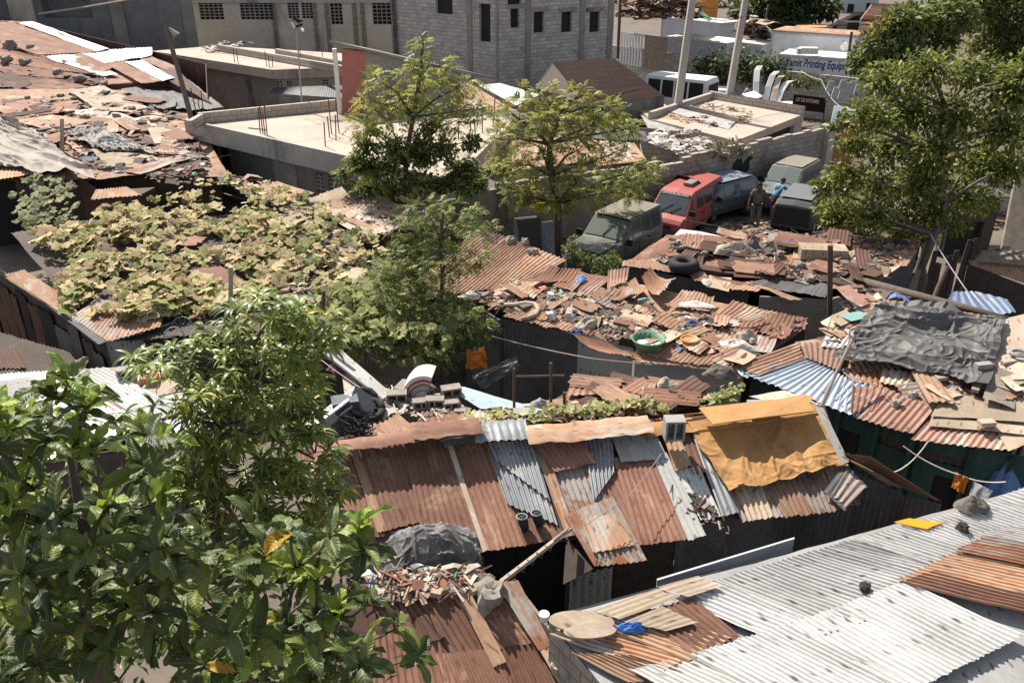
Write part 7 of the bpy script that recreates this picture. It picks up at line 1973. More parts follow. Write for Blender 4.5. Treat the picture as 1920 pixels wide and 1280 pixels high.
litter('roof_litter', pB_, [(900, 770), (1100, 755), (1300, 735), (1300, 765), (1000, 795)], 110, .05, .3, 'rusty flakes and twigs behind the ridge of the patched roof', bright=.02)
litter('roof_litter', pV, [(380, 470), (560, 440), (680, 480), (640, 570), (480, 560)], 220, .08, .5, 'dry vine stalks and trash between the pumpkin leaves', cols=[(.4, .33, .24), (.5, .42, .32), (.3, .24, .17), (.2, .16, .12)])
litter('roof_litter', pK, [(690, 1075), (880, 1060), (960, 1110), (700, 1130)], 120, .04, .28, 'splinters and mortar crumbs at the top of the brown roof', cols=[(.42, .3, .22), (.5, .44, .38), (.3, .15, .1), (.2, .16, .13)])
litter('roof_litter', pF, [(1250, 880), (1340, 960), (1370, 1000), (1290, 1000)], 40, .05, .22, 'torn tin flakes near the eave of the patched roof', bright=.02)
litter('roof_litter', p1, [(560, 385), (700, 372), (800, 400), (720, 430)], 60, .1, .45, 'scraps on the tan roof behind the pumpkin vine', bright=.02)
pR3 = Plane((1215, 250, 2.05), (1330, 262, 2.05), (1280, 292, 1.95))
litter('rubble_heap', pR3, [(1212, 262), (1240, 246), (1320, 246), (1335, 275), (1270, 290)], 190, .15, .7, 'heap of pale rubble behind the tall block wall', 'rubble', cols=[(.55, .5, .46), (.62, .58, .53), (.42, .38, .35), (.3, .27, .25)])
pS = Plane((1160, 30, 3.6), (1300, 40, 3.6), (1220, 5, 5.6))
litter('scrap_heap', pS, [(1155, 32), (1180, 6), (1230, -5), (1300, 5), (1310, 36), (1230, 36)], 240, .4, 2.2, 'far scrap heap of tangled metal behind the block house', 'scrap', bright=.12)
pS2 = Plane((1390, 60, 3.0), (1450, 75, 3.0), (1420, 40, 4.2))
litter('scrap_heap', pS2, [(1380, 62), (1395, 38), (1440, 40), (1452, 70), (1420, 76)], 130, .4, 1.8, 'scrap timber heap between the truck boxes and the big container', 'scrap', bright=.05)
litter('ground_litter', Plane((1300, 440, 0), (1500, 440, 0), (1400, 400, 0)), [(1180, 470), (1340, 420), (1540, 400), (1560, 430), (1400, 440)], 160, .1, .5, 'trash on the ground around the parked cars')
litter('ground_litter', Plane((1640, 300, 0), (1900, 300, 0), (1800, 420, 0)), [(1560, 260), (1920, 240), (1940, 420), (1640, 470)], 300, .15, .9, 'trash and rubble on the ground behind the bushy tree')
litter('roof_litter', Plane(*[(1215, 222, 2.1), (1380, 264, 2.1), (1508, 214, 2.1)]), [(1240, 210), (1330, 195), (1440, 212), (1380, 235), (1290, 235)], 110, .08, .4, 'earth and brick bits on the flat parapet roof', cols=[(.36, .29, .22), (.45, .38, .3), (.25, .2, .15), (.3, .3, .14)])
litter('roof_litter', Plane((400, 100, 3.35), (640, 115, 3.35), (500, 90, 3.35)), [(370, 95), (410, 78), (470, 82), (400, 98)], 90, .12, .6, 'pale rags and litter at the back corner of the upper slab roof', bright=.15, cols=[(.6, .55, .5), (.5, .45, .42), (.2, .18, .17)])

# ---- stones in groups that nothing tells apart
def stones(plane, pts, r, mat, label, group):
    for x, y in pts: stone(plane.at(x, y, .05), rnd(r * .7, r * 1.25), mat, label, group, sx=rnd(.8, 1.3), sz=rnd(.6, 1))
stones(pT, [(18, 90), (58, 90), (108, 138), (48, 120), (12, 118), (150, 150)], .28, 'rubble', 'small stone holding down the brown sheets of the top left roof', 'stones on the top left roof')
stones(pL, [(195, 160), (245, 206), (310, 232), (302, 238), (322, 225), (100, 240), (108, 250), (76, 260), (282, 208), (340, 268), (220, 222), (160, 224)], .17, 'rubble', 'stone weighing down the trash covered flat roofs at left', 'stones on the left flat roofs')
stones(pQ, [(1462, 478), (1320, 478), (1380, 500), (1520, 525), (1500, 500), (1600, 500), (1350, 462)], .11, 'rubble', 'grey stone on the rust roof below the parked cars', 'stones on the rubble roof')
stones(pG, [(1795, 756), (1680, 757), (1712, 742), (1750, 705), (1862, 735), (1905, 640), (1870, 700)], .075, 'rubble_pale', 'pale stone lying on the roof sheets below the black tarp', 'stones on the right roof')
stones(pM, [(962, 528), (968, 536), (1130, 545), (1100, 600), (1222, 570), (1010, 560), (1410, 640)], .08, 'rubble_pale', 'pale lump of rubble on the trash strewn middle roof', 'stones on the middle roof')
stones(pN, [(985, 455), (1000, 474), (958, 452)], .1, 'rubble', 'small stone on the ribbed rusty roof below the jeep', 'stones on the ribbed roof')
stones(pW2, [(1622, 1103), (1804, 990)], .06, 'black', 'small dark clod on the gleaming white roof', 'clods on the white roof')
for k, (x, y) in enumerate(((60, 94), (112, 140))):
    pass

# ---- behind the ridge: blocks, mattress, junk
GB = 'concrete blocks behind the patched roof'
lbB = 'broken grey concrete block in the heap behind the patched roof'
for (x, y, rz, s) in ((745, 752, .1, 1.2), (757, 738, 1.2, 1.25), (846, 742, .3, 1.2), (790, 764, .2, 1.0), (816, 762, 0, 1.1), (846, 765, .2, .9), (800, 742, .9, .9)):
    hollow_block(pB_.at(x, y, .02), rz, lbB, GB, 'rubble', tuple(v * s for v in (.28, .16, .15)))
hollow_block(pB_.at(984, 790, .1), .05, 'single grey block among the ridge weeds left of the orange tarp', None, 'blockgrey', (.36, .2, .2))
hollow_block(P(1262, 820, 2.98), .05, 'large grey concrete block at the left end of the orange tarp', None, 'blockgrey', (.3, .22, .34))
hollow_block(P(1426, 770, 3.06), .04, 'hollow concrete block sitting on the ridge of the orange tarp', None, 'blockgrey', (.42, .2, .15))
MT = thing('mattress', 'folded striped mattress in white, red and blue on the heap behind the patched roof', 'mattress', pB_.at(770, 735))
mo = pB_.at(796, 746, .0)
MQ = .84
for (mt, r0, r1) in (('cloth_white', .46, .40), ('cloth_red', .40, .355), ('cloth_white', .355, .335), ('cloth_red', .335, .30), ('cloth_grey', .30, .22), ('cloth_blue', .22, .20), ('cloth_beige', .20, .09)):
    mb = MB(); n = 14
    for i in range(n):
        def pt(k, r_):
            a_ = math.pi * (1.0 - .62 * k / n); w_ = 1 + .05 * NZ.noise(V((k * .4, r_ * 5, 2)))
            return mo + V((math.cos(a_) * r_ * MQ * w_, (.46 - r_) * -.35, math.sin(a_) * r_ * 1.1 * MQ * w_))
        dp = V((.04, .42, 0))
        A_, B_, C2, D2 = pt(i, r0), pt(i + 1, r0), pt(i + 1, r1), pt(i, r1)
        mb.quad(A_, B_, C2, D2); mb.quad(A_, A_ + dp, B_ + dp, B_); mb.quad(D2, C2, C2 + dp, D2 + dp)
        if i == n - 1: mb.quad(B_, B_ + dp, C2 + dp, C2)
    mb.build('fold', mt, MT, smooth=False)
DB = thing('machine_case', 'dark battered machine casing with pale rails leaning behind the drooping leaves', 'casing', pB_.at(620, 790))
a, b = pB_.at(560, 826, .05), pB_.at(655, 752, .35)
MB().prism([a, a + V((.5, -.1, -.2)), b + V((.35, -.05, -.25)), b], (.05, .35, .1)).build('panel', 'plastic_dark', DB)
MB().tube([a + V((0, -.05, .05)), b + V((0, -.05, .05))], .03, 6).build('rail', 'chrome', DB)
MB().tube([a + V((.06, -.1, -.03)), b + V((.06, -.1, -.03))], .02, 6).build('rail', 'cloth_grey', DB)
MB().cbox(pB_.at(648, 765, .2), .42, .3, .36, .3).build('box', 'car_blue', DB, bevel=.02)
mb = MB()
for i in range(9):
    c = pB_.at(690 + rnd(-12, 14), 765 + rnd(-14, 12), .1); n_ = 12
    pass
for (x, y, r, tl) in ((682, 752, .2, .9), (694, 768, .2, .4)):
    c = pB_.at(x, y, .12); pts = [c + V((r * math.cos(t_ * .5236), r * math.sin(t_ * .5236) * math.cos(tl), r * math.sin(t_ * .5236) * math.sin(tl))) for t_ in range(13)]
    one(MB().tube(pts, .06, 8), 'tyre', 'rubber', 'torn black tyre piece beside the dark machine casing', 'tyre', 'tyre pieces by the machine casing', smooth=True)
mb = MB()
for i in range(46):
    c = pB_.at(668 + rnd(-20, 20), 800 + rnd(-18, 10), .12)
    pts = [c + V((rnd(-.16, .16), rnd(-.12, .12), rnd(-.08, .16))) for _ in range(5)]
    mb.tube(pts, .009, 4)
one(mb, 'wire_tangle', 'black', 'tangle of burnt black wire below the machine casing', 'wire tangle')
lump(pB_.at(640, 694, .0), .24, .14, .2, 'cloth_purple', 'dark purple garment draped behind the slanting grey board', 'garment', 'garment')
OC = MB(); cloth(OC, [P(878, 660, 2.1), P(911, 654, 2.1), P(914, 690, 1.65), P(874, 694, 1.65)], 24, 24, .06, 4, 0, 0)
one(OC, 'orange_cloth', 'cloth_orange', 'bright orange garment hanging in the dark gap under the green vine', 'garment', smooth=True)
mb = MB(); cloth(mb, [P(884, 705, 1.9), P(968, 668, 2.25), P(975, 690, 2.1), P(905, 730, 1.7)], 34, 18, .06, 2.5, 0, 0, fold=(.6, 1.6))
one(mb, 'dark_cloth', 'tarp_black', 'dark grey cloth stretched over poles in the shaded yard', 'cloth', smooth=True)
FR = thing('pipe_stand', 'rusty pipe frame standing in the shaded gap behind the ridge', 'frame', pB_.at(1010, 770))
for (x, y0, y1) in ((964, 690, 764), (1033, 680, 766), (1058, 735, 766)):
    b_ = pB_.at(x, y1 + 4, 0); t_ = PD(x, y0, b_.y); MB().tube([b_, t_], .025, 6).build('post', 'ironrod', FR)
b_ = pB_.at(964, 768, 0); MB().tube([PD(964, 706, b_.y), PD(1058, 704, b_.y)], .02, 6).build('rail', 'ironrod', FR)
MB().tube([pB_.at(985, 764, .03), pB_.at(1060, 762, .03)], .03, 6).build('foot_rail', 'wood_dark', FR)
lump(pB_.at(1012, 760, .02), .14, .12, .14, 'cloth_grey', 'grey crumpled bag at the foot of the pipe frame', 'bag', 'bag')
lump(pB_.at(1206, 738, .05), .14, .12, .12, 'cloth_white', 'small white rag beside the beige sack behind the ridge', 'rag', 'rag')
lump(pB_.at(1250, 728, .05), .26, .18, .2, 'cloth_beige', 'beige sack slumped on the low roof behind the ridge', 'sack', 'sack')
# ---- patched roof and alley
BM = thing('beam', 'rope-bound wooden beam propped from the alley onto the patched eave', 'beam', P(940, 1092, 2.3))
a, b = P(938, 1092, 2.42), P(1068, 992, 2.42)
MB().tube([a, a.lerp(b, .5), b], [.045, .04, .045], 6).build('pole', 'wood_pale', BM)
MB().box(a.lerp(b, .78) + V((-.03, -.06, .02)), (b - a) * .2, (.05, .09, 0), (0, 0, .03)).build('plank', 'wood', BM)
mb = MB()
for i in range(5): c = a.lerp(b, .15 + .13 * i); mb.tube([c + V((-.04, -.05, .05)), c + V((.03, -.05, -.05)), c + V((.06, -.03, .04))], .008, 4)
mb.build('rope_binding', 'stalk', BM)
for (x, y) in ((985, 992), (1012, 985)):
    c = pF.at(x, y, .02)
    r_ = thing('dark_pot', 'charred pot with a pale rim lying on the brown patched sheets', 'pot', c, 'charred pots on the patched roof')
    MB().tube([c, c + V((-.03, .02, .1)), c + V((-.05, .04, .2))], [.055, .075, .07], 10).build('bowl', 'rubber', r_, smooth=True)
    pts = [c + V((-.05 + .075 * math.cos(t_ * .524), .03 + .07 * math.sin(t_ * .524), .2)) for t_ in range(13)]
    MB().tube(pts, .012, 5).build('rim', 'cloth_grey', r_)
stone(pK.at(920, 1124, .04), .17, 'rubble', 'big crusted lump of concrete on the flashing strip of the brown roof', sx=1.1, sz=1.1, rz=.2)
one(MB().cbox(pK.at(905, 1098, .06), .34, .13, .07, .5), 'wood_block', 'plyboard', 'split wooden block behind the concrete lump on the brown roof', 'wood block', bevel=.01)
stone(pK.at(1046, 1252, .06), .085, 'rubble_pale', 'yellowish stone on the lower flashing of the brown roof', sx=1.1, sz=1)
mb = MB(); q = [P(770, 1062, 2.25), P(806, 1066, 2.3), P(884, 1104, 2.3), P(838, 1110, 2.2)]
q = [P(768, 1060, 2.3), P(800, 1062, 2.34), P(886, 1102, 2.34), P(822, 1104, 2.26)]
mb.grid(*q, 10, 14, lambda u, v, x, y: V((0, 0, .05 * math.sin(u * 3.1)))); one(mb, 'curved_plate', 'paleblue', 'pale blue curved metal panel lying at the foot of the torn tarp', 'plate', smooth=True)
pole(P(712, 1086, 2.25), P(772, 1080, 2.28), .045, 'rust_dark', 'short rusty pipe lying left of the pale blue panel', 'pipe', 'pipe')
lens(Plane((680, 1080, 2.3), (740, 1085, 2.3), (720, 1110, 2.25)), 710, 1090, 36, 15, .6, .02, 'ply_pale', 'plaster_slab', 'cracked slab of pale plaster beside the glossy leaves', 'slab')
WB = thing('white_bucket', 'small white bucket on the corner between the brown and white roofs', 'bucket', P(1020, 1160, 2.7))
c = P(1020, 1162, 2.68); MB().tube([c, c + V((0, 0, .09))], [.05, .06], 12).build('tub', 'plastic_white', WB); MB().tube([c + V((0, 0, .085)), c + V((0, 0, .1))], [.064, .064], 12).build('rim', 'plastic_white', WB)
lump(pW2.at(1186, 1178, .03), .19, .075, .09, 'plastic_blue', 'glossy blue plastic bag wedged under a scrap board on the white roof corner', 'plastic_bag', 'bag', .1)
# cloths on the white roof
q = pW2.q([(1678, 976), (1730, 970), (1770, 985), (1740, 992)], .05)
mb = MB(); n_ = 22
poly = [(1676, 979), (1704, 972), (1726, 975), (1746, 978), (1770, 980), (1752, 985), (1738, 992), (1716, 988)]
pts = [pW2.at(x, y, .055) for x, y in poly]; mb.prism(pts, pW2.n * .012)
one(mb, 'saffron_cloth', 'cloth_saffron', 'saffron cloth spread flat at the edge of the white roof', 'cloth')
lump(pW2.at(1822, 950, .04), .24, .16, .17, 'cloth_brown', 'muddy brown cloth bundle on the white roof', 'cloth_bundle', 'cloth', nu=40, sc=6)
# washing line, right
l0, l1 = vb_.at(1694, 838, .5), vb_.at(1885, 902, 1.2)
rope([P(1694, 836, 2.25), P(1800, 890, 2.0), P(1886, 903, 2.1)], .012, 'cloth_white', 'white washing line across the dark green walls', .06)
rope([P(1740, 828, 2.3), P(1700, 872, 1.9), P(1662, 886, 1.8)], .012, 'cloth_white', 'white cord slanting across the washing line at right', .05, 'string', 'string')
mb = MB(); cloth(mb, [P(1790, 886, 2.02), P(1816, 897, 2.02), P(1806, 926, 1.72), P(1781, 914, 1.72)], 18, 22, .03, 5, 0, 0, fold=(1.6, .4)); one(mb, 'orange_towel', 'cloth_orange', 'orange towel pegged on the washing line', 'towel', smooth=True)
mb = MB(); cloth(mb, [P(1826, 902, 2.05), P(1862, 920, 2.05), P(1848, 944, 1.85), P(1816, 936, 1.8)], 18, 16, .02, 5, 0, 0, fold=(1.6, .4)); one(mb, 'grey_towel', 'cloth_grey', 'grey striped towel hanging right of the orange towel', 'towel', smooth=True)
mb = MB(); n_ = 28; vs_ = []; c0 = P(1900, 845, 2.25)
prof = [(.0, .02), (.1, .05), (.25, .10), (.45, .2), (.7, .3), (1.0, .42)]
for (t_, r_) in prof:
    for i in range(n_):
        a_ = i / n_ * 6.2832; k = r_ * (1 + .25 * math.sin(a_ * 7 + t_ * 3) * min(1, t_ * 2))
        vs_.append(c0 + V((math.cos(a_) * k + .05 * t_, math.sin(a_) * k * .6, -.95 * t_)))
fs = [(j * n_ + i, j * n_ + (i + 1) % n_, (j + 1) * n_ + (i + 1) % n_, (j + 1) * n_ + i) for j in range(len(prof) - 1) for i in range(n_)]
one(MB().add(vs_, fs), 'blue_tarp', 'tarp_blue', 'blue tarpaulin gathered to a point at the right edge above the white roof', 'tarp', smooth=True)
# ---- roof G odds and ends
pole(P(1535, 772, 2.5), pG.at(1602, 628, .9), .035, 'wood', 'long leaning pole crossing the blue-grey sheets at right', 'pole', 'pole', r2=.03)
c = pG.at(1602, 630, .9); one(MB().tube([c + V((.09 * math.cos(t_ * .524), .02, .09 * math.sin(t_ * .524) + .06)) for t_ in range(13)], .014, 5), 'metal_ring', 'cloth_grey', 'pale ring at the top of the leaning pole', 'ring')
LG = MB().tube([pQ.at(1622, 528, .05), P(1700, 550, 2.98), P(1790, 573, 3.05), P(1888, 600, 3.12)], [.09, .10, .09, .08], 10); one(LG, 'log', 'bark', 'long grey log lying across the roofs behind the black tarp', 'log', smooth=True)
pole(P(1743, 578, 2.4), P(1776, 500, 3.1), .05, 'ironrod', 'rust-red post leaning by the trunk of the bushy tree', 'post', 'post')
for (q, mt, lb) in (([(1570, 590), (1612, 584), (1640, 592), (1596, 602)], 'paint_teal', 'teal painted boards lying left of the black tarp'), ([(1566, 538), (1592, 534), (1630, 568), (1604, 578)], 'rust_pink', 'short pink ribbed sheet leaning behind the teal boards')):
    mb = MB(); sheet(mb, pG.q(q, .2), .1, 0 if 'teal' in lb else .014, warp=.02); one(mb, 'board' if 'teal' in lb else 'ribbed_sheet', mt, lb, 'board' if 'teal' in lb else 'sheet')
for (x, y, w_, d_, h_, rz, mt, lb, nm) in ((1842, 690, .3, .12, .2, .2, 'blockgrey', 'dark faced block propped upright beside the tan boards at right', 'block'), (1718, 668, .34, .2, .07, .3, 'rubble_pale', 'pale brick lying on the black tarp near its left side', 'brick'), (1728, 690, .09, .28, .05, -.1, 'wood_pale', 'short pale wooden stick on the black tarp', 'stick'),
                                           (1838, 660, .3, .14, .09, .25, 'rubble', 'grey brick at the right rim of the black tarp', 'brick'), (1850, 792, .26, .14, .07, .1, 'ply_pale', 'pale flat stone on the tan boards by the green shack', 'stone'), (1832, 722, .12, .5, .06, -.6, 'wood', 'weathered plank end poking from the rubble below the black tarp', 'plank'),
                                           (1765, 708, .2, .12, .07, .2, 'rubble_pale', 'pale brick on the lower hem of the black tarp', 'brick'), (1900, 676, .5, .1, .05, .3, 'wood_pale', 'pale timber on the tan boards at the right edge', 'timber')):
    one(MB().cbox(pG.at(x, y, .12 + h_ / 2), w_, d_, h_, rz), nm, mt, lb, nm, bevel=.012)
c = pG.at(1912, 662, .2); one(MB().tube([c + V((.16 * math.cos(t_ * .524), .12 * math.sin(t_ * .524), 0)) for t_ in range(13)], .035, 6), 'coil', 'cloth_grey', 'grey coil lying on the tan boards at the right edge', 'coil')
pBl = Plane((1772, 575, 2.6), (1890, 600, 2.6), (1850, 545, 2.8))
BLU = thing('blue_sheet_shack', 'low roof of glossy pale blue sheets behind the log', 'shack', pBl.at(1830, 575))
for q in ([(1786, 545), (1830, 548), (1880, 590), (1772, 572)], [(1826, 546), (1888, 560), (1905, 585), (1868, 590)]): roofpart(BLU, pBl, q, 'blue_sheet', rnd(.0, .05), amp=.014, pitch=.16, per=6, warp=.03)
wallq(BLU, pBl.at(1772, 574, -.05), pBl.at(1890, 598, -.05), 0, 'wood_dark')
# ---- ruins behind the bushy tree
a, b = PD(1640, 478, 21.9), PD(1870, 474, 22.0)
mb = MB(); n_ = 24
for i in range(n_):
    p = a.lerp(b, i / n_); h_ = 2.0 + rnd(-.5, .25)
    mb.box(V((p.x, p.y + rnd(-.03, .03), 0)), ((b.x - a.x) / n_ * .96, 0, 0), (0, .03, 0), (rnd(-.1, .1), 0, h_))
one(mb, 'board_fence', 'wood_dark', 'ragged dark board fence behind the trunk of the bushy tree', 'fence')
for (x0, y0, x1, y1, yy, lb) in ((1692, 590, 1712, 505, 20.2, 'leftmost'), (1790, 560, 1842, 470, 20.4, 'middle'), (1850, 540, 1880, 462, 20.8, 'rightmost')):
    p, q = PD(x0, y0, yy), PD(x1, y1, yy + .5)
    one(MB().prism([p, p + V((.22, 0, 0)), q + V((.22, 0, 0)), q], (0, .03, 0)), 'plank', 'wood', lb + ' of three weathered planks leaning in the dark beside the bushy tree', 'plank')
pRr = Plane((1815, 492, 2.2), (1930, 545, 2.1), (1940, 505, 2.4))
RU = thing('plank_shed', 'tumbledown plank shed at the right edge with an orange eave board', 'shed', pRr.at(1880, 520))
roofpart(RU, pRr, [(1815, 488), (1935, 500), (1960, 545), (1820, 496)], 'rust_orange', 0, amp=.01); roofpart(RU, pRr, [(1850, 470), (1940, 470), (1950, 500), (1835, 490)], 'wood', .1, amp=.0)
wallq(RU, pRr.at(1815, 496, -.05), pRr.at(1945, 545, -.05), 0, 'wood_dark')
a, b = P(1895, 330, 3.2), P(1960, 330, 3.2)
one(MB().prism([P(1878, 470, 1.2), P(1940, 475, 1.2), P(1945, 330, 3.1), P(1905, 330, 3.1)], (0, .1, 0)), 'plank_wall', 'wood', 'leaning grey plank wall at the right edge beyond the bushy tree', 'wall')
RW = thing('ruined_house', 'ruined pale block house seen through the bushy tree', 'house', P(1830, 395, 0))
v2 = VP((P(1770, 395, 0).x, P(1770, 395, 0).y), (P(1905, 400, 0).x, P(1905, 400, 0).y))
hq = [v2.hole(1785, 370, 1820, 410), v2.hole(1840, 365, 1860, 385)]
holewall(v2, 0, 1.7, hq, 'blocks_edge', RW)
for h in hq: holeback(v2, h, RW)
MB().box(v2.pt(-.2, 1.703, -3), v2.d * (v2.L * .6), v2.n * 3.1, (0, 0, .1)).build('roof', 'rust_tan', RW)
DS = thing('dark_shed', 'dark open mouthed shed beside the trunk of the bushy tree', 'shed', P(1800, 470, 0))
v3 = VP((P(1765, 480, 0).x, P(1765, 480, 0).y), (P(1850, 478, 0).x, P(1850, 478, 0).y))
hq = [v3.hole(1772, 418, 1830, 478)]
holewall(v3, 0, 2.0, hq, 'wood_dark', DS)
for h in hq: holeback(v3, h, DS)
MB().box(v3.pt(-.2, 2.003, -2.5), v3.d * (v3.L + .4), v3.n * 2.7, (0, 0, .06)).build('roof', 'galv_dark', DS)
a = P(1548, 432, 0)
ST_ = MB().box(V((P(1512, 420, 0).x, P(1512, 420, 0).y, 0)), (1.35, -.35, 0), (.1, .3, 0), (0, 0, 1.35)); o = one(ST_, 'wall_stub', 'concrete', 'short grey concrete wall stub beside the gutted car', 'wall')
one(MB().box(V((P(1552, 330, 0).x, P(1552, 330, 0).y, 0)), (.9, 0, 0), (0, .25, 0), (0, 0, 2.2)), 'yard_gate', 'brickred', 'brick red gate panel right of the concrete pillar', 'gate')
# ---- roof M odds and ends
def basin(c, r, h, mat, label, fill=None, tilt=0):
    b_ = thing('basin', label, 'basin', c); n_ = 20
    prof = [(r * .62, 0), (r * .8, h * .5), (r, h), (r * 1.06, h), (r * 1.06, h - .02), (r * .97, h - .02), (r * .76, h * .5), (r * .58, .02), (0.001, .02)]
    prof = [(r * .62, 0), (r * .84, h * .5), (r * 1.06, h), (r * 1.06, h + .015), (r * .98, h + .015), (r * .8, h * .5), (r * .58, .03), (.001, .03)]
    vs_, fs = [], []
    for (q, z) in prof:
        for i in range(n_): a_ = i / n_ * 6.2832; vs_.append(V(c) + V((q * math.cos(a_), q * math.sin(a_), z)))
    for j in range(len(prof) - 1):
        for i in range(n_): k = (i + 1) % n_; fs.append((j * n_ + i, j * n_ + k, (j + 1) * n_ + k, (j + 1) * n_ + i))
    MB().add(vs_, fs).build('tub', mat, b_, smooth=True)
    return b_
c = pM.at(1214, 655, .02); basin(c, .32, .24, 'plastic_green', 'round green plastic basin at the edge of the trash roof')
one(MB().tube([c + V((-.1, -.02, .05)), c + V((-.1, -.02, .17))], [.11, .12], 14), 'white_pot', 'plastic_white', 'white pot standing inside the green basin', 'pot', smooth=True)
lump(c + V((.13, -.06, .04)), .1, .1, .1, 'cloth_grey', 'grey rag inside the green basin', 'rag', 'rag')
c = pM.at(1292, 648, .02); basin(c, .17, .15, 'plastic_orange', 'small bright orange tub right of the green basin')
lump(pM.at(1296, 612, .02), .3, .14, .12, 'cloth_blue', 'blue checked cloth crumpled behind the orange tub', 'cloth', 'cloth', -.3, 34, 6)
lump(pM.at(1272, 622, .02), .2, .12, .13, 'plastic_orange' if False else 'ply_pale', 'yellowish crushed carton left of the blue checked cloth', 'carton', 'carton')
lump(pM.at(1372, 652, .03), .5, .22, .18, 'cloth_white', 'heap of dirty white cloth near the right end of the trash roof', 'cloth_heap', 'cloth', -.25, 44, 5)
lump(pM.at(1395, 634, .03), .25, .14, .2, 'cloth_beige', 'tan cloth lump behind the dirty white cloth heap', 'cloth_heap', 'cloth', .2, 34, 5)
lump(pM.at(1350, 702, .0), .34, .18, .2, 'cloth_brown', 'dark jacket hanging over the eave right of the grey tin walls', 'jacket', 'jacket', -.2, 34, 5)
lump(pM.at(1105, 612, .02), .3, .16, .22, 'cloth_beige', 'sagging beige garment heap on the eave of the trash roof', 'garment_heap', 'garment', .3, 40, 5)
lump(pM.at(1084, 622, .0), .17, .1, .1, 'cloth_blue', 'small dark blue garment beside the beige heap on the eave', 'garment', 'garment', 0, 26, 5)
lump(pM.at(1088, 524, .04), .14, .18, .1, 'tarp_blue', 'light blue bag at the back edge of the trash roof', 'bag', 'bag')
lump(pM.at(1305, 572, .08), .36, .16, .09, 'cloth_white', 'white sheet of cloth drying on a rusty tin behind the blue cloth', 'cloth', 'cloth', -.2, 30, 5)
lump(pM.at(890, 556, .02), .4, .14, .12, 'cloth_white', 'pale rags at the left end of the trash roof', 'rags', 'rags', .1, 34, 5)
lump(pM.at(893, 552, .06), .12, .1, .1, 'cloth_blue', 'pale blue rag among the white rags at the left end', 'rag', 'rag')
c = pM.at(1020, 598, .03); AB = [(972, 572), (990, 570), (1003, 575), (1008, 585), (1002, 594), (985, 597), (975, 594)]
one(MB().tube([pM.at(x, y, .08) for x, y in ((945, 572), (965, 572), (985, 568), (1002, 570), (1010, 580), (1005, 590), (990, 596), (978, 598))], .055, 8), 'foam_tube', 'plyboard', 'curled yellowish foam tube on the trash roof', 'foam', smooth=True)
one(MB().rock(pM.at(1034, 594, .09), .12, sz=1), 'silver_pot', 'chrome', 'dented silver pot right of the foam tube', 'pot', smooth=True)
one(MB().tube([pM.at(1030, 562, .04), pM.at(1030, 562, .04) + V((.03, 0, .16))], [.07, .08], 12), 'white_can', 'plastic_white', 'white can standing on the trash roof', 'can')
for (x, y) in ((1054, 552), (1136, 570), (1196, 564)):
    c = pM.at(x, y, .05); a_ = rnd(0, 3); d = V((math.cos(a_), math.sin(a_), .2))
    one(MB().tube([c, c + d * .16, c + d * .2, c + d * .25], [.04, .04, .018, .015], 10), 'bottle', 'plastic_green' if False else 'paint_teal', 'green plastic bottle lying on the trash roof', 'bottle', 'green bottles on the trash roof')
one(MB().tube([pM.at(1000, 553, .05), pM.at(1012, 551, .05)], .04, 10), 'red_can', 'van_red', 'red can lying at the back of the trash roof', 'can')
# ---- roof Q odds and ends
def torus(c, R_, r, mat, label, name='tyre', cat='tyre', group=None, tilt=0.0):
    n1, n2 = 24, 10; vs_, fs = [], []
    m_ = Matrix.Rotation(tilt, 3, 'X')
    for i in range(n1):
        a_ = i / n1 * 6.2832
        for j in range(n2):
            b_ = j / n2 * 6.2832; q = R_ + r * math.cos(b_)
            vs_.append(V(c) + m_ @ V((q * math.cos(a_), q * math.sin(a_), r * 1.15 * math.sin(b_))))
    for i in range(n1):
        for j in range(n2): fs.append((i * n2 + j, ((i + 1) % n1) * n2 + j, ((i + 1) % n1) * n2 + (j + 1) % n2, i * n2 + (j + 1) % n2))
    return one(MB().add(vs_, fs), name, mat, label, cat, group, smooth=True)
torus(pQ.at(1282, 496, .14), .26, .12, 'rubber', 'old black tyre lying at the front edge of the rubble roof')
torus(pL.at(190, 208, .05), .3, .04, 'rubber', 'thin black ring lying on the pale sheets of the left roofs', 'ring', 'ring')
lump(pQ.at(1378, 475, .03), .55, .24, .3, 'cloth_beige', 'heap of beige and grey garments on the rubble roof', 'garment_heap', 'garments', -.1, 48, 5)
lump(pQ.at(1408, 468, .03), .25, .16, .34, 'cloth_brown', 'brown garment bundle right of the beige garments', 'garment_bundle', 'garments', .2, 34, 4)
lump(pQ.at(1482, 460, .03), .3, .15, .16, 'cloth_blue', 'faded blue garment at the back of the rubble roof', 'garment', 'garment', .1, 36, 6)
one(MB().cbox(pQ.at(1542, 472, .14), 1.1, .5, .26, -.12), 'carton', 'plyboard', 'flattened tan carton box on the rubble roof left of the tree', 'carton', bevel=.03)
one(MB().tube([pQ.at(1268, 470, .06), pQ.at(1286, 466, .12), pQ.at(1306, 472, .06)], .07, 7), 'dark_rag', 'black', 'black twisted rag near the back of the rubble roof', 'rag')
pole(P(1556, 642, 1.9), PD(1557, 460, P(1556, 642, 1.9).y), .055, 'wood_dark', 'tall dark timber post standing between the right shacks', 'post', 'post')
lump(pQ.at(1325, 530, .02), .12, .2, .08, 'cementsheet', 'grey rag hanging over the front edge of the rubble roof', 'rag', 'rag')
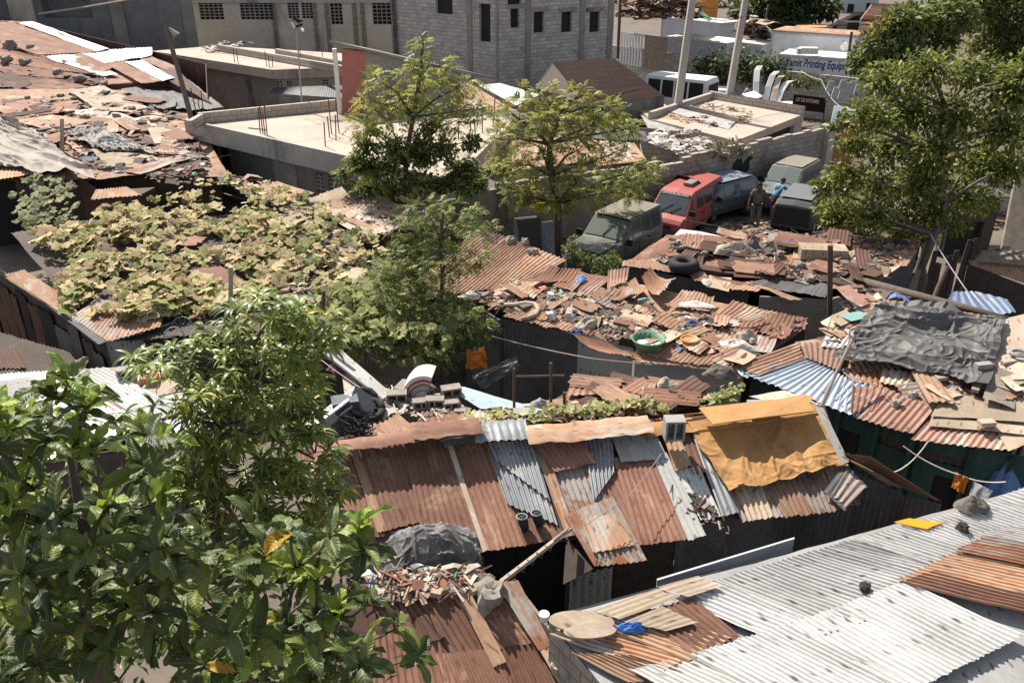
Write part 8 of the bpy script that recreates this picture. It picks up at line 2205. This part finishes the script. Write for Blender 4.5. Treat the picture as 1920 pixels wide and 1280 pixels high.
# ---- posts, sticks, wires
b_ = P(385, 320, .6); pole(b_, PD(303, 20, b_.y + 1.2), .12, 'bark_grey', 'tall crooked stick leaning in front of the slab house', 'stick', 'stick', r2=.09)
c = PD(316, 52, b_.y + 1.0); one(MB().tube([c, c + V((.25, 0, -.25)), c + V((.1, 0, -.45))], [.03, .16, .05], 7), 'rag', 'cloth_grey', 'grey rag tied near the top of the tall crooked stick', 'rag')
rope([PD(372, 245, b_.y), PD(410, 318, b_.y - 1)], .025, 'cloth_white', 'pale cord hanging from the foot of the tall stick', .1, 'string', 'string')
AN = thing('antenna', 'homemade antenna with a dark head on a thin mast above the slab roof', 'antenna', P(567, 206, 3.0))
b_ = P(567, 206, 3.0); MB().tube([b_, PD(556, 56, b_.y)], .03, 5).build('mast', 'cloth_grey', AN); c = PD(556, 46, b_.y)
for k in range(5): MB().tube([c + V((rnd(-.25, .25), 0, rnd(-.25, .25))), c + V((rnd(-.25, .25), .1, rnd(-.25, .25)))], .05, 5).build('element', ('black', 'white_metal')[k % 2], AN)
for (x, y0, y1, yy, r, mt, lb) in ((432, 568, 500, 17.5, .055, 'wood_pale', 'pale upright timber standing in the pumpkin vine'), (607, 625, 545, 14, .035, 'ironrod', 'dark thin post standing behind the drooping leaves'), (734, 445, 405, 22.5, .05, 'wood_dark', 'short dark post with a crossbar on the tan roof'), (116, 282, 222, 31, .07, 'wood_pale', 'pale stick standing on the left trash roofs'), (1062, 520, 470, 20.5, .03, 'wood_pale', 'short stake at the corner of the ribbed roof')):
    pole(PD(x, y1, yy) , PD(x, y0 + 12, yy), r, mt, lb)
rope([P(922, 630, 2.35), P(1110, 672, 2.3), P(1392, 694, 2.3)], .014, 'wood_pale', 'thin pale cord strung in front of the grey tin walls', .03, 'string', 'string')
rope([P(1240, 850, 3.0), P(1178, 930, 2.75), P(1050, 1010, 2.5)], .006, 'cloth_grey', 'fine wire slung across the patched roof', .03, 'wire', 'wire')
rope([P(560, 640, 3.1), P(700, 742, 2.85)], .006, 'cloth_white', 'thin white wire slanting above the grey board', .05, 'wire', 'wire')
rope([PD(1450, 60, 56), PD(1540, 150, 46), PD(1620, 205, 40)], .03, 'cloth_grey', 'grey cable sagging past the printing sign to the door panels', .6, 'cable', 'cable')
rope([PD(1298, 20, 40.5), PD(1398, 30, 42.5), PD(1700, 40, 45)], .02, 'black', 'thin black cable strung between the two leaning poles', .3, 'cable', 'cable')
rope([P(1745, 440, 3.2), P(1815, 548, 2.75)], .015, 'cloth_grey', 'rope slanting from the bushy tree trunk to the blue sheets', .03)
# ---- car breakers' parts along the far wall
v_ = VP(wpts[1], wpts[2])
for k, (x0, y0, x1, y1, cv) in enumerate(((1430, 190, 1452, 134, .4), (1444, 190, 1462, 142, .3), (1452, 192, 1478, 152, .4), (1412, 180, 1420, 124, .3))):
    a, b = PD(x0, y0, 46.5), PD(x1, y1, 48)
    pts = [a, a.lerp(b, .4) + V((-.25 * cv, 0, .12)), a.lerp(b, .8) + V((-.12, 0, .3 * cv)), b]
    mb = MB()
    for i in range(3): mb.prism([pts[i], pts[i] + V((.32, .06, 0)), pts[i + 1] + V((.32, .06, 0)), pts[i + 1]], (0, .05, 0))
    one(mb, 'car_fender', 'white_metal' if k != 1 else 'ply_pale', ('leftmost but one of the white curved car panels leaning under the creeper', 'tan curved car panel leaning between two white ones', 'shortest white curved car panel, nearest the maroon sign', 'white car panel half buried in the dark creeper')[k], 'car panel')
for k, (x0, x1) in enumerate(((1555, 1570), (1573, 1583), (1584, 1598))):
    a, b = PD(x0, 246, 41.5), PD(x1, 248, 41.3); ta, tb = PD(x0 + 10, 199 + k, 42.2), PD(x1 + 10, 200 + k, 42)
    D_ = thing('car_door', ('leftmost of three pale blue car doors leaning at the yard wall', 'narrow middle one of three pale blue car doors', 'rightmost of three pale blue car doors, dark hole in it')[k], 'car door', a)
    MB().prism([a, b, tb, ta], (0, .08, 0)).build('skin', 'paleblue' if k != 1 else 'white_grey', D_)
    m_ = a.lerp(tb, .55); MB().box(m_, (.12, -.012, 0), (0, .01, 0), (.02, 0, .3)).build('handle_hole', 'black', D_)
for k, (x, y) in enumerate(((1548, 172), (1571, 170), (1580, 175), (1558, 183), (1570, 186), (1580, 188), (1590, 172), (1600, 178))):
    a = PD(x, y, 44.5); one(MB().prism([a, a + V((.28, 0, 0)), a + V((.42, .1, .5)), a + V((.12, .1, .5))], (0, .05, 0)), 'placard', 'white_grey', 'small pale panel in the row hung above the car doors', 'panel', 'small panels above the car doors')
SGN = thing('painted_sign', 'maroon painted signboard above the end of the block wall', 'sign', P(1515, 205, 2.4))
a, b = PD(1487, 205, 43.5), PD(1546, 212, 42.8); ta, tb = PD(1488, 177, 43.5), PD(1547, 184, 42.8)
MB().prism([a, b, tb, ta], (.02, .06, 0)).build('board', 'maroon', SGN)
xd = (tb - ta).normalized()
textmesh('lettering', 'LEY DE SATOURN', 'paint_white', .26, ta + (a - ta) * .42 + xd * .12 + xd.cross(V((0, 0, 1))) * .02, xd, (0, 0, 1), SGN, .003, width=(tb - ta).length * .72)
for p in (a, b): MB().tube([V((p.x, p.y + .1, 0)), p + V((0, .1, .6))], .04, 5).build('post', 'ironrod', SGN)
TB = thing('metal_table', 'pale folding table frame behind the parapet roof', 'table', P(1410, 200, 1))
q = [PD(1392, 178, 43), PD(1414, 172, 43.5), PD(1430, 182, 42), PD(1408, 190, 41.6)]
MB().prism(q, (0, 0, .04)).build('top', 'white_metal', TB)
for p in q: MB().tube([p, V((p.x, p.y, 0))], .025, 5).build('leg', 'chrome', TB)
p = PD(1440, 193, 46.3); MB_ = MB().cbox(V((p.x, p.y, p.z - .25)), 3.4, 1.5, .5, -.25); one(MB_, 'cream_car', 'roofwhite', 'cream car roof just beyond the parapet of the flat house', 'car roof', bevel=.12)
LT = thing('lattice_ladder', 'pale lattice frame tilted on the far scrap heap', 'frame', PD(1250, 25, 66))
a, b = PD(1228, 2, 66), PD(1268, 22, 66); up = V((.35, 0, .75))
for o_ in (V((0, 0, 0)), up): MB().tube([a + o_, b + o_], .07, 5).build('rail', 'white_metal', LT)
for k in range(8): MB().tube([a.lerp(b, k / 7), a.lerp(b, k / 7) + up], .05, 4).build('rung', 'white_metal', LT)
lump(PD(1208, 26, 67), 1.2, .8, .9, 'tarp_blue', 'blue tarp scrap on the far scrap heap', 'tarp', 'tarp')
one(MB().cbox(PD(1300, 18, 75), 3.4, 2, 1.6, .3), 'machine', 'machine_yellow', 'orange-yellow machine body behind the far scrap heap', 'machine', bevel=.2)
# things under the feathery tree
a = PD(990, 440, 25.9); one(MB().cbox(V((a.x, a.y, .75)), .75, .5, 1.5, .3, 0, None, -.15), 'fridge', 'plastic_dark', 'dark old fridge leaning on the shaded wall left of the jeep', 'fridge', bevel=.04)
a = PD(1018, 432, 25.9); one(MB().cbox(V((a.x, a.y, .7)), .8, .08, 1.3, .4, 0, None, -.2), 'blue_board', 'car_bluelit', 'blue-grey board leaning beside the dark fridge', 'board', bevel=.02)
for (x, y, mt, lb) in ((992, 366, 'cloth_red', 'dark red cloth hanging on the shaded wall under the feathery tree'), (1013, 389, 'paint_yellow', 'small yellow sign on the shaded wall under the feathery tree')):
    a = PD(x, y, 26.2); one(MB().cbox(a, .42 if 'red' in mt else .36, .05, .6 if 'red' in mt else .3, .2), 'cloth' if 'red' in mt else 'sign', mt, lb, 'cloth' if 'red' in mt else 'sign', bevel=.01)
pZ = Plane((1000, 300, 2.4), (1200, 300, 2.4), (1100, 270, 2.7))
SZ = thing('rust_roofed_shed', 'rust roofed sheds glimpsed behind the feathery tree above the shaded wall', 'shed', P(1100, 300, 0))
for q, mt in (([(960, 262), (1080, 258), (1120, 300), (960, 320)], 'rust_tan'), ([(1100, 262), (1190, 268), (1212, 300), (1120, 310)], 'rust_orange'), ([(1120, 240), (1210, 246), (1215, 262), (1110, 262)], 'galv_dark')): roofpart(SZ, pZ, q, mt, rnd(0, .1), pitch=.12, per=3, warp=.05)
box_under(SZ, pZ, [(960, 318), (1120, 308), (1212, 300), (1200, 246), (1000, 258)], 'concrete_dark')
# bicycle wheels and junk by the graffiti wall
JK = pV.at(330, 625, -.3)
for (x, y, r) in ((345, 612, .24), (330, 630, .22)):
    c = P(x, y, 1.9); W_ = thing('bicycle_wheel', 'rusty bicycle wheel in the dark junk beside the graffiti wall', 'wheel', c, 'bicycle wheels by the graffiti wall')
    MB().tube([c + V((r * math.cos(t_ * .3927), -.1 + .1 * math.sin(t_ * .3927), r * math.sin(t_ * .3927))) for t_ in range(17)], .014, 5).build('rim', 'cloth_grey', W_)
    mb = MB()
    for t_ in range(10): a_ = t_ * .6283; mb.tube([c + V((0, -.1, 0)), c + V((r * math.cos(a_), -.1 + .1 * math.sin(a_), r * math.sin(a_)))], .004, 3)
    mb.build('spokes', 'chrome', W_)
pJ = Plane((280, 640, 1.7), (390, 630, 1.7), (330, 670, 1.5))
litter('junk_heap', pJ, [(275, 640), (330, 610), (400, 615), (400, 670), (290, 670)], 110, .08, .5, 'dark junk heap of rods and boards beside the graffiti wall', 'junk', cols=[(.06, .05, .045), (.12, .10, .08), (.2, .16, .12), (.03, .03, .03)])
hollow_block(pW.at(240, 704, .08), .12, 'grey hollow block on the pale roof below the graffiti wall', None, 'blockgrey', (.36, .2, .16))
rr = thing('brick_pier', 'stub of red bricks beside the pale roof, half hidden by leaves', 'brick pier', P(278, 715, 2))
MB().cbox(P(280, 716, 2.1), .34, .22, .26, .1).build('bricks', 'brickred', rr, bevel=.01)
